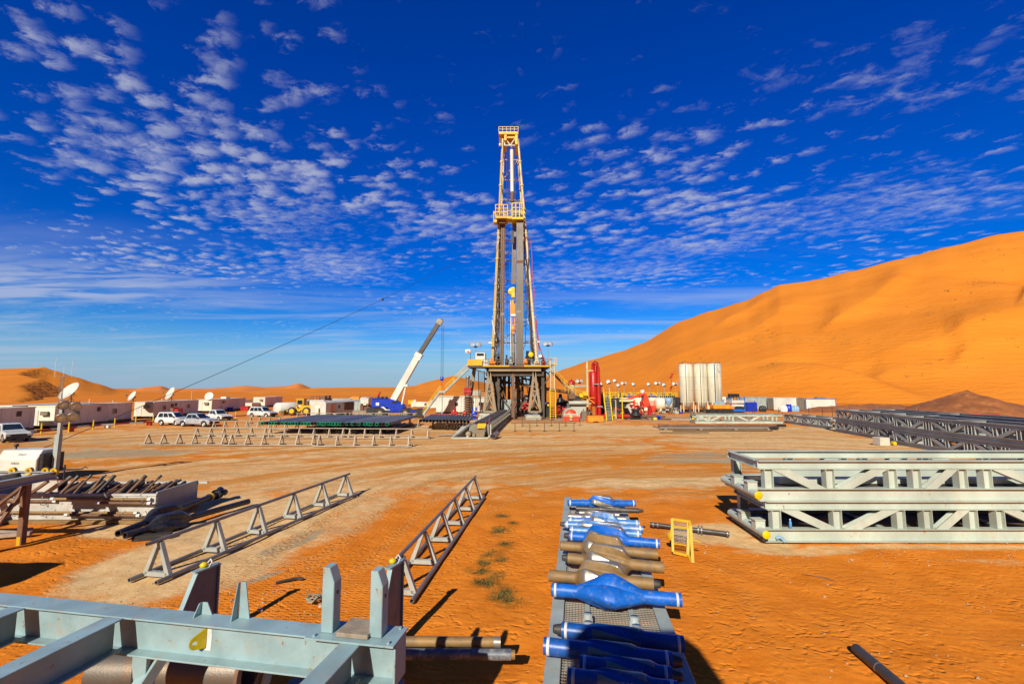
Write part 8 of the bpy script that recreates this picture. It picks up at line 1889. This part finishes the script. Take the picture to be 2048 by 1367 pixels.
T, a, c = block(1352, 1360, 794, 820, 98, 2, 'black', 'upright_tank', 'dark ribbed upright tank left of the silos', 'tank', bevel=.2)
# silos
Ys = 98
def silo(px0, px1, pt, Y, label, plate=False):
    a, c = W(px0, pt, Y), W(px1, pt, Y); xm = (a.x+c.x)/2; r = (c.x-a.x)/2*.955; zt_, zc_, zb_ = a.z, W(1, 803.5, Y).z, .9
    T = thing('silo', label, 'silo', (xm, Y, 0), group='tall cement silos'); b = MB(); b.lathe((xm, Y, 0), (0, 0, 1), [(zb_, .25), (zb_+.02, .3), (zc_, r), (zt_-.15, r), (zt_, r*.9), (zt_, 0)], 36); b.build('vessel', M['silo'], T)
    b = MB()
    for z in (zc_, zc_+(zt_-zc_)*.33, zc_+(zt_-zc_)*.66, zt_-.3): b.lathe((xm, Y, z-.04), (0, 0, 1), [(0, r), (.01, r+.03), (.07, r+.03), (.08, r)], 36)
    b.build('hoop', M['silo'], T)
    for sx in (-1, 1):
        for sy in (-1, 1): b = MB(); b.bar((xm+sx*r*.74, Y+sy*r*.62, 0), (xm+sx*r*.74, Y+sy*r*.62, zc_+.2), .18, .18); b.build('leg', M['silo'], T)
    b = MB(); xp = xm-r*.38; b.tube((xp, Y-r*1.0, .6), (xp, Y-r*1.0, zt_-.1), .07, 8); b.build('filling_pipe', M['subdark'], T)
    b = MB(); xr = xm+.0; 
    for s in (-.16, .16): b.bar((xr+s, Y-r-.08, .8), (xr+s, Y-r-.08, zt_+.5), .03)
    z = .9
    while z < zt_: b.bar((xr-.16, Y-r-.08, z), (xr+.16, Y-r-.08, z), .025); z += .33
    b.build('ladder', M['worn'], T)
    b = MB(); n = 14
    for k in range(n): a_, b_ = 2*math.pi*k/n, 2*math.pi*(k+1)/n; b.bar((xm+r*.92*math.cos(a_), Y+r*.92*math.sin(a_), zt_+.22), (xm+r*.92*math.cos(b_), Y+r*.92*math.sin(b_), zt_+.22), .05); b.bar((xm+r*.92*math.cos(a_), Y+r*.92*math.sin(a_), zt_-.05), (xm+r*.92*math.cos(a_), Y+r*.92*math.sin(a_), zt_+.22), .04)
    b.build('top_ring', M['worn'], T)
    b = MB(); b.bar((xm-r*.8, Y-r*.76, .15), (xm+r*.8, Y-r*.76, .15), .2, .25); b.box((xm+.35, Y-.6, .55), (.5, .5, .9)); b.build('base_frame', M['subdark'], T)
    if plate: b = MB(); b.b2((xm-r*.55, Y-r*.99-.1, W(1, 808, Y).z), (xm+r*.95, Y-r*.99-.04, W(1, 803, Y).z)); b.build('blue_plate', M['lightblue'], T); b = MB(); b.bar((xm+r*.05, Y-r*1.06, zt_-1.1), (xm+r*.42, Y-r*1.02, zt_-2.0), .06); b.bar((xm+r*.97, Y-.3, zc_), (xm+r*.97, Y-.3, zt_), .12); b.bar((xm-r*.3, Y-r*1.03, zc_), (xm-r*.3, Y-r*1.03, zt_), .12); b.build('blue_stripe', M['lightblue'], T)
silo(1357, 1384.5, 728, Ys, 'left one of the three tall cream silos')
silo(1386.5, 1412.5, 727.5, Ys+.4, 'middle one of the three tall cream silos')
silo(1413.5, 1440.5, 727, Ys, 'right one of the three tall cream silos, with a blue plate at its foot', True)
# yellow unit, blue crane-like gear
Y = 92; p, q = W(1428, 822, Y), W(1470, 809, Y); T = thing('cement_unit', 'yellow rounded cement unit on a dark base in front of the right silo', 'machine', ((p.x+q.x)/2, Y, 0)); b = MB(); b.b2((p.x, Y, W(1, 818, Y).z), (q.x-.9, Y+2, q.z)); b.b2((q.x-.85, Y+.1, W(1, 818, Y).z), (q.x, Y+1.8, q.z-.25)); b.build('hood', M['orange'], T, bevel=.15)
b = MB(); b.b2((p.x-.8, Y-.1, .1), (q.x-.3, Y+2.1, W(1, 818.5, Y).z)); b.tube((p.x+.5, Y-.3, .5), (q.x-.8, Y-.3, .5), .3, 10); b.build('base', M['black'], T, bevel=.05)
Y = 99; T = thing('cementing_skid', 'blue and white machinery skid with three dark boxes right of the silos', 'machine', (W(1475, 820, Y).x, Y, 0))
for px0, px1, pt, pb, m_, dy in ((1461, 1490, 800, 806, 'white', 0), (1462, 1488, 808, 813, 'white', .1), (1466, 1491, 818, 823, 'blue', -1), (1460, 1466, 788+6, 803, 'steel', .3), (1442, 1452, 793, 805, 'cream', 1), (1443, 1450, 798, 801, 'lightblue', -.1), (1473, 1484, 812, 819, 'black', 0), (1484, 1490, 803, 818, 'black', .3), (1464, 1472, 812, 819, 'subdark', .5)):
    a, c = W(px0, pb, Y+dy), W(px1, pt, Y+dy); b = MB(); b.b2((a.x, Y+dy, max(.05, a.z)), (c.x, Y+dy+2, c.z)); b.build('unit', M[m_], T, bevel=.05)
for px0 in (1460, 1466.5, 1473): a, c = W(px0, 794, Y), W(px0+5.4, 787, Y); b = MB(); b.b2((a.x, Y, a.z), (c.x, Y+1, c.z)); b.bar((a.x+.3, Y+.5, a.z), (a.x+.3, Y+.5, a.z-1.2), .08); b.build('dark_box', M['black'], T)
b = MB()
for x in (1462, 1489): s = W(x, 800, Y).x; b.bar((s, Y, 0), (s, Y, W(1, 793, Y).z), .15); b.bar((s, Y+2, 0), (s, Y+2, W(1, 793, Y).z), .15)
b.build('frame', M['blue'], T)
# containers at the right
def container(px0, px1, pt, pb, Y, dep, mat, label, endpx=None, endmat=None, slope=0.0):
    a, c = W(px0, pb, Y), W(px1, pt, Y); T = thing('shipping_container', label, 'container', ((a.x+c.x)/2, Y+dep/2, 0), group='containers beyond the silos'); h = c.z; r = Matrix.Rotation(slope, 3, 'Z')
    b = MB(); L = c.x-a.x; o = Vector((a.x, Y, 0)); dx = r @ Vector((1, 0, 0)); dy = r @ Vector((0, 1, 0))
    def G(s, t, z): v = o+dx*s+dy*t; return Vector((v.x, v.y, z))
    b.prism([G(0, 0, .15), G(L, 0, .15), G(L, dep, .15), G(0, dep, .15)], (0, 0, h-.15)); b.build('walls', mat, T, bevel=.02)
    b = MB(); n = int(L/.45)
    for k in range(n): x = .25+k*.45; b.prism([G(x, -.003, .3), G(x+.18, -.003, .3), G(x+.14, -.04, .3), G(x+.04, -.04, .3)], (0, 0, h-.5))
    b.build('corrugation', mat, T)
    b = MB()
    for z in (.2, h-.08): b.bar(G(0, -.03, z), G(L, -.03, z), .1, .14)
    for s in (0.05, L-.05): b.bar(G(s, -.03, .15), G(s, -.03, h), .12, .12, up=dx)
    b.build('corner_frame', endmat or mat, T)
    if endpx:
        b = MB(); 
        for k in range(2): b.prism([G(-.02, .1+k*(dep/2-.05), .3), G(-.02, dep/2-.05+k*(dep/2-.05), .3), G(-.02, dep/2-.05+k*(dep/2-.05), h-.2), G(-.02, .1+k*(dep/2-.05), h-.2)], dx*-.05)
        b.build('doors', M['worn'], T)
container(1490, 1541, 793.5, 821, 110, 2.6, M['steel'], 'grey-blue container at the left of the container row', slope=R(14))
container(1548, 1596, 794.5, 820, 108, 2.6, M['white'], 'plain white container in the middle of the container row', 1)
container(1536, 1552, 795, 818, 112, 2.6, M['cream'], 'cream container end with doors between the grey and white containers')
container(1612, 1671, 796.5, 820, 107, 2.6, M['white'], 'white container with blue corner posts at the right of the row', 1, M['blue'])
container(1596, 1611, 795, 820, 107.5, 5, M['worn'], 'dull metal container end with rusty doors left of the blue-edged one')
b_ = W(1640, 796, 108)
mb = MB(); a, c = W(1630, 796.6, 108.6), W(1652, 793.5, 108.6); mb.prism([(a.x, 108.3, a.z), (c.x, 108.3, a.z), (c.x-.4, 108.3, c.z), (a.x+.5, 108.3, c.z)], (0, 1, 0)); single(mb, 'roof_bundle', M['worn'], 'grey bundle on the roof of the blue-edged container', 'bundle')
for i, (px0, px1, pt, pb, m_, nm, lab, cat) in enumerate(((1494, 1514, 804, 815, 'cobalt', 'generator', 'blue generator box in front of the grey container', 'generator'), (1573, 1582, 808, 819, 'cobalt', 'water_drum', 'blue drum in front of the white container', 'drum'), (1584, 1596, 809, 819, 'lightblue', 'bag_pile', 'pale blue bags beside the blue drum', 'bags'), (1520, 1530, 809, 816, 'black', 'tyre_pile', 'dark pile at the foot of the grey container', 'pile'), (1563, 1572, 809, 819, 'canvas', 'sack', 'pale sack pile left of the blue drum', 'sacks'))):
    Y = 103; a, c = W(px0, pb, Y), W(px1, pt, Y); w = c.x-a.x; mb = MB(); z0 = max(0, min(a.z, .25))
    if nm in ('water_drum',): mb.lathe(((a.x+c.x)/2, Y, 0), (0, 0, 1), [(0, 0), (0, w/2), (.5, w/2*1.03), (c.z, w/2), (c.z, 0)], 16)
    elif nm in ('bag_pile', 'tyre_pile', 'sack'):
        for k in range(5): mb.lathe((a.x+w*(.15+.18*k), Y+(k % 2)*.3, 0), (0, 0, 1), [(0, .35), (c.z*.4, .42), (c.z*(.7+.06*(k % 3)), .3), (c.z*(.8+.06*(k % 3)), 0)], 10)
    else: mb.b2((a.x, Y, 0), (c.x, Y+1.2, c.z)); mb.b2((a.x+.2, Y-.03, .4), (a.x+w*.4, Y-.003, c.z-.3)); mb.tube((c.x-.3, Y+.5, c.z), (c.x-.3, Y+.5, c.z+.35), .07, 8)
    single(mb, nm, M[m_], lab, cat, bevel=.03 if nm == 'generator' else 0)
# blue long machine on the ground, black rotary table, yellow spider
Y = 77; T = thing('blue_tool_carrier', 'low bright blue tool carrier with an upright at its left end', 'machine', (W(1345, 846, Y).x, Y, 0)); x_ = lambda px: W(px, 845, Y).x; z_ = lambda py: max(.02, W(1345, py, Y).z)
b = MB(); b.b2((x_(1313), Y, z_(846)), (x_(1345), Y+1.3, z_(839))); b.b2((x_(1345), Y+.2, z_(844)), (x_(1378), Y+1.0, z_(840))); b.prism([(x_(1304), Y+.2, z_(842)), (x_(1314), Y+.2, z_(846)), (x_(1314), Y+.2, z_(839)), (x_(1306), Y+.2, z_(838.5))], (0, .8, 0)); b.build('body', M['cobalt'], T, bevel=.08)
b = MB(); b.b2((x_(1317), Y+.3, z_(839)), (x_(1322), Y+.8, z_(831))); b.box((x_(1319.5), Y+.5, z_(835)), (.9, .4, .25)); b.build('upright', M['cobalt'], T, bevel=.04)
for px in (1311, 1385): b = MB(); b.lathe((x_(px), Y-.1, z_(844)), (0, 1, 0), [(0, 0), (0, .3), (.1, .35), (.8, .35), (.9, 0)], 14); b.build('end_wheel', M['yellow_bright'], T)
b = MB(); b.bar((x_(1343), Y-.05, z_(842)), (x_(1382), Y-.05, z_(844)), .07); b.build('silver_rod', M['band'], T)
Y = 78; x_ = lambda px: W(px, 840, Y).x; T = thing('rotary_table', 'black round machine part with two spreading feet on the clay', 'machine part', (x_(1272), Y, 0)); b = MB(); b.lathe((x_(1272), Y, .15), (0, 0, 1), [(0, .6), (.35, .7), (.4, 1.0), (.75, 1.05), (.8, .6), (1.2, .5), (1.4, .8), (1.6, .75), (1.6, 0)], 24); b.build('table_body', M['black'], T)
b = MB(); 
for s in (-1, 1): b.bar((x_(1272), Y-.3, .4), (x_(1272)+s*1.7, Y-.4, .22), .3, .25); b.bar((x_(1272)+s*1.6, Y-.4, .12), (x_(1272)+s*2.0, Y-.5, .06), .4, .12)
b.build('feet', M['black'], T)
# rusty red pipe run on the ground
for i, (p0, p1, z, r, lab) in enumerate((((1225, 836), (1265, 835), .3, .34, 'fat rusty red pipe on the ground right of the yellow stairs'), ((1268, 833), (1330, 835), .3, .2, 'thinner rusty red pipe behind the black machine part'))):
    a, b_ = W(*p0, 80+i*2), W(*p1, 80+i*2); a.z = b_.z = r+.05; pipe_thing('rusty_pipe', a, b_, r, M['rustbrown'] if i else M['red'], lab)
# between-rig clutter: dark blue pump, barrels, wheels left of the red drum
for i, (px0, px1, pt, pb, Y, m_, nm, lab, cat) in enumerate(((1088, 1100, 804, 812, 82, 'blue', 'blue_motor', 'blue motor left of the long yellow ladder', 'motor'), (1089, 1099, 807, 814, 80, 'yellow', 'yellow_drum', 'yellow drum below the blue motor', 'drum'), (1086, 1100, 813, 834, 79, 'black', 'black_tank', 'black tank left of the long yellow ladder', 'tank'), (1113, 1137, 793, 812, 84, 'black', 'mud_pump', 'dark blue-black pump behind the red wheels', 'pump'), (1113, 1123, 810, 836, 81, 'red', 'red_valve', 'red upright valve between ladder and red drum', 'valve'), (1122, 1128, 812, 836, 82, 'red', 'red_pole', 'red upright pipe left of the red drum', 'pipe'))):
    a, c = W(px0, pb, Y), W(px1, pt, Y); w = c.x-a.x; T = thing(nm, lab, cat, ((a.x+c.x)/2, Y, 0)); b = MB(); z0 = max(0.02, a.z); h = c.z-z0
    if nm in ('yellow_drum', 'blue_motor'): b.lathe((a.x, Y, z0+h/2), (1, 0, 0), [(0, 0), (0, h*.45), (w*.9, h*.5), (w, h*.3), (w, 0)], 16); b.b2((a.x+.1, Y-.3, 0), (c.x-.1, Y+.3, z0+.1))
    elif nm in ('red_valve', 'red_pole'): b.lathe(((a.x+c.x)/2, Y, 0), (0, 0, 1), [(0, w*.4), (.3, w*.4), (.35, w*.2), (h*.4, w*.2), (h*.42, w*.5), (h*.55, w*.5), (h*.57, w*.2), (h*.85, w*.2), (h*.87, w*.35), (h, w*.35), (h, 0)], 14)
    elif nm == 'mud_pump': b.b2((a.x, Y, 0), (c.x, Y+2, z0+h*.4)); b.lathe((a.x+w*.35, Y+.5, z0+h*.3), (0, 0, 1), [(0, w*.3), (h*.4, w*.3), (h*.6, w*.15), (h, w*.12), (h, 0)], 16); b.tube((a.x+w*.5, Y, z0+h*.5), (c.x, Y, z0+h*.35), h*.2, 12)
    else: b.b2((a.x, Y, 0), (c.x, Y+2, z0+h)); b.bar((a.x-.1, Y-.1, z0+h), (c.x+.1, Y-.1, z0+h), .15)
    b.build('body', M[m_], T, bevel=.05)
T, a, c = block(1108, 1166, 838.5, 842.5, 74.6, 3, 'wood', 'timber_mat', 'dusty timber mat in front of the red drum', 'mat'); 
T, a, c = block(1035, 1100, 834, 838, 78.5, 6, 'rustbrown', 'rig_mat', 'rust-brown steel mat under the rig centre', 'mat')
# small posts along the far edge of the yard, and the light wind pole in the dune
for i, px in enumerate((1487, 1506, 1510, 1558, 1565, 1618, 1645, 1665, 1700, 1760, 1838)):
    p = W(px, 832 if px < 1600 else 829, 84); mb = MB(); mb.tube((p.x, 84, 0), (p.x, 84, 1.7), .04, 6); single(mb, 'marker_post', M['black'], '%s from the left of the thin dark marker posts along the far right yard edge' % ordn(i), 'marker post', 'thin posts along the yard edge')
mb = MB(); p = dune_pt(1340, .12); mb.tube(p, p+Vector((1.5, 0, 9)), .12, 6); mb.lathe(p+Vector((1.5, 0, 9)), Vector((-.5, 0, -.9)), [(0, .1), (.1, .5), (3, .25), (3, 0)], 10)
single(mb, 'wind_sock', M['red'], 'small red wind sock on the dune slope left of the silos', 'wind sock')
mb = MB(); c = W(756, 783, 140); mb.tube((c.x, 140, 0), (c.x+.6, 140, c.z), .07, 6); mb.lathe((c.x+.6, 140, c.z), Vector((-.35, 0, -.9)), [(0, .1), (.1, .35), (1.6, .15), (1.6, 0)], 10); single(mb, 'wind_sock', M['red'], 'small red wind sock hanging left of the crane against the far dune', 'wind sock')

rnd = random.Random(77)
pal = ('red', 'redorange', 'rustbrown', 'black', 'worn', 'yellow', 'greytan', 'cobalt', 'steel', 'subdark')
for i, (px0, px1, py0, py1, Y, nm, lab) in enumerate(((1200, 1236, 815, 836, 80, 'pump_manifold', 'tangle of pumps and valves at the foot of the dark mud tank'), (1262, 1312, 812, 834, 87, 'valve_skid', 'jumble of orange-red valves and pipes under the conveyor machine'), (1310, 1362, 812, 830, 94, 'hose_skid', 'low jumble of hoses and fittings under the pale horizontal tank'), (1106, 1136, 812, 836, 80, 'pipe_manifold', 'dark and red pipe manifold behind the long yellow ladder'), (1160, 1185, 820, 838, 76, 'valve_cluster', 'small cluster of valves at the foot of the red separator'))):
    c = W((px0+px1)/2, py1, Y); T = thing(nm, lab, 'machinery', (c.x, Y, 0))
    for k in range(16):
        p = W(rnd.uniform(px0, px1), rnd.uniform(py0, py1), Y+rnd.uniform(-.6, .8)); p.z = max(p.z, .3); b = MB(); q = rnd.random()
        if q < .35: b.lathe(p-Vector((.3, 0, 0)), (1, 0, 0), [(0, 0), (0, .28), (.08, .28), (.1, .16), (.5, .16), (.52, .28), (.6, .28), (.6, 0)], 12)
        elif q < .7: e = p+Vector((rnd.uniform(-1.4, 1.4), .1, 0)); b.path([p, (p+e)/2+Vector((0, -.1, rnd.uniform(-.2, .3))), e, Vector((e.x, e.y, .05))], rnd.uniform(.05, .1), 6)
        else: b.b2((p.x-.3, p.y-.3, 0), (p.x+rnd.uniform(.1, .5), p.y+.3, p.z)); b.tube((p.x, p.y, p.z), (p.x, p.y, p.z+.35), .1, 8)
        b.build(rnd.choice(('valve', 'pipe_run', 'pump')), M[rnd.choice(pal[:6] if i != 2 else pal)], T)
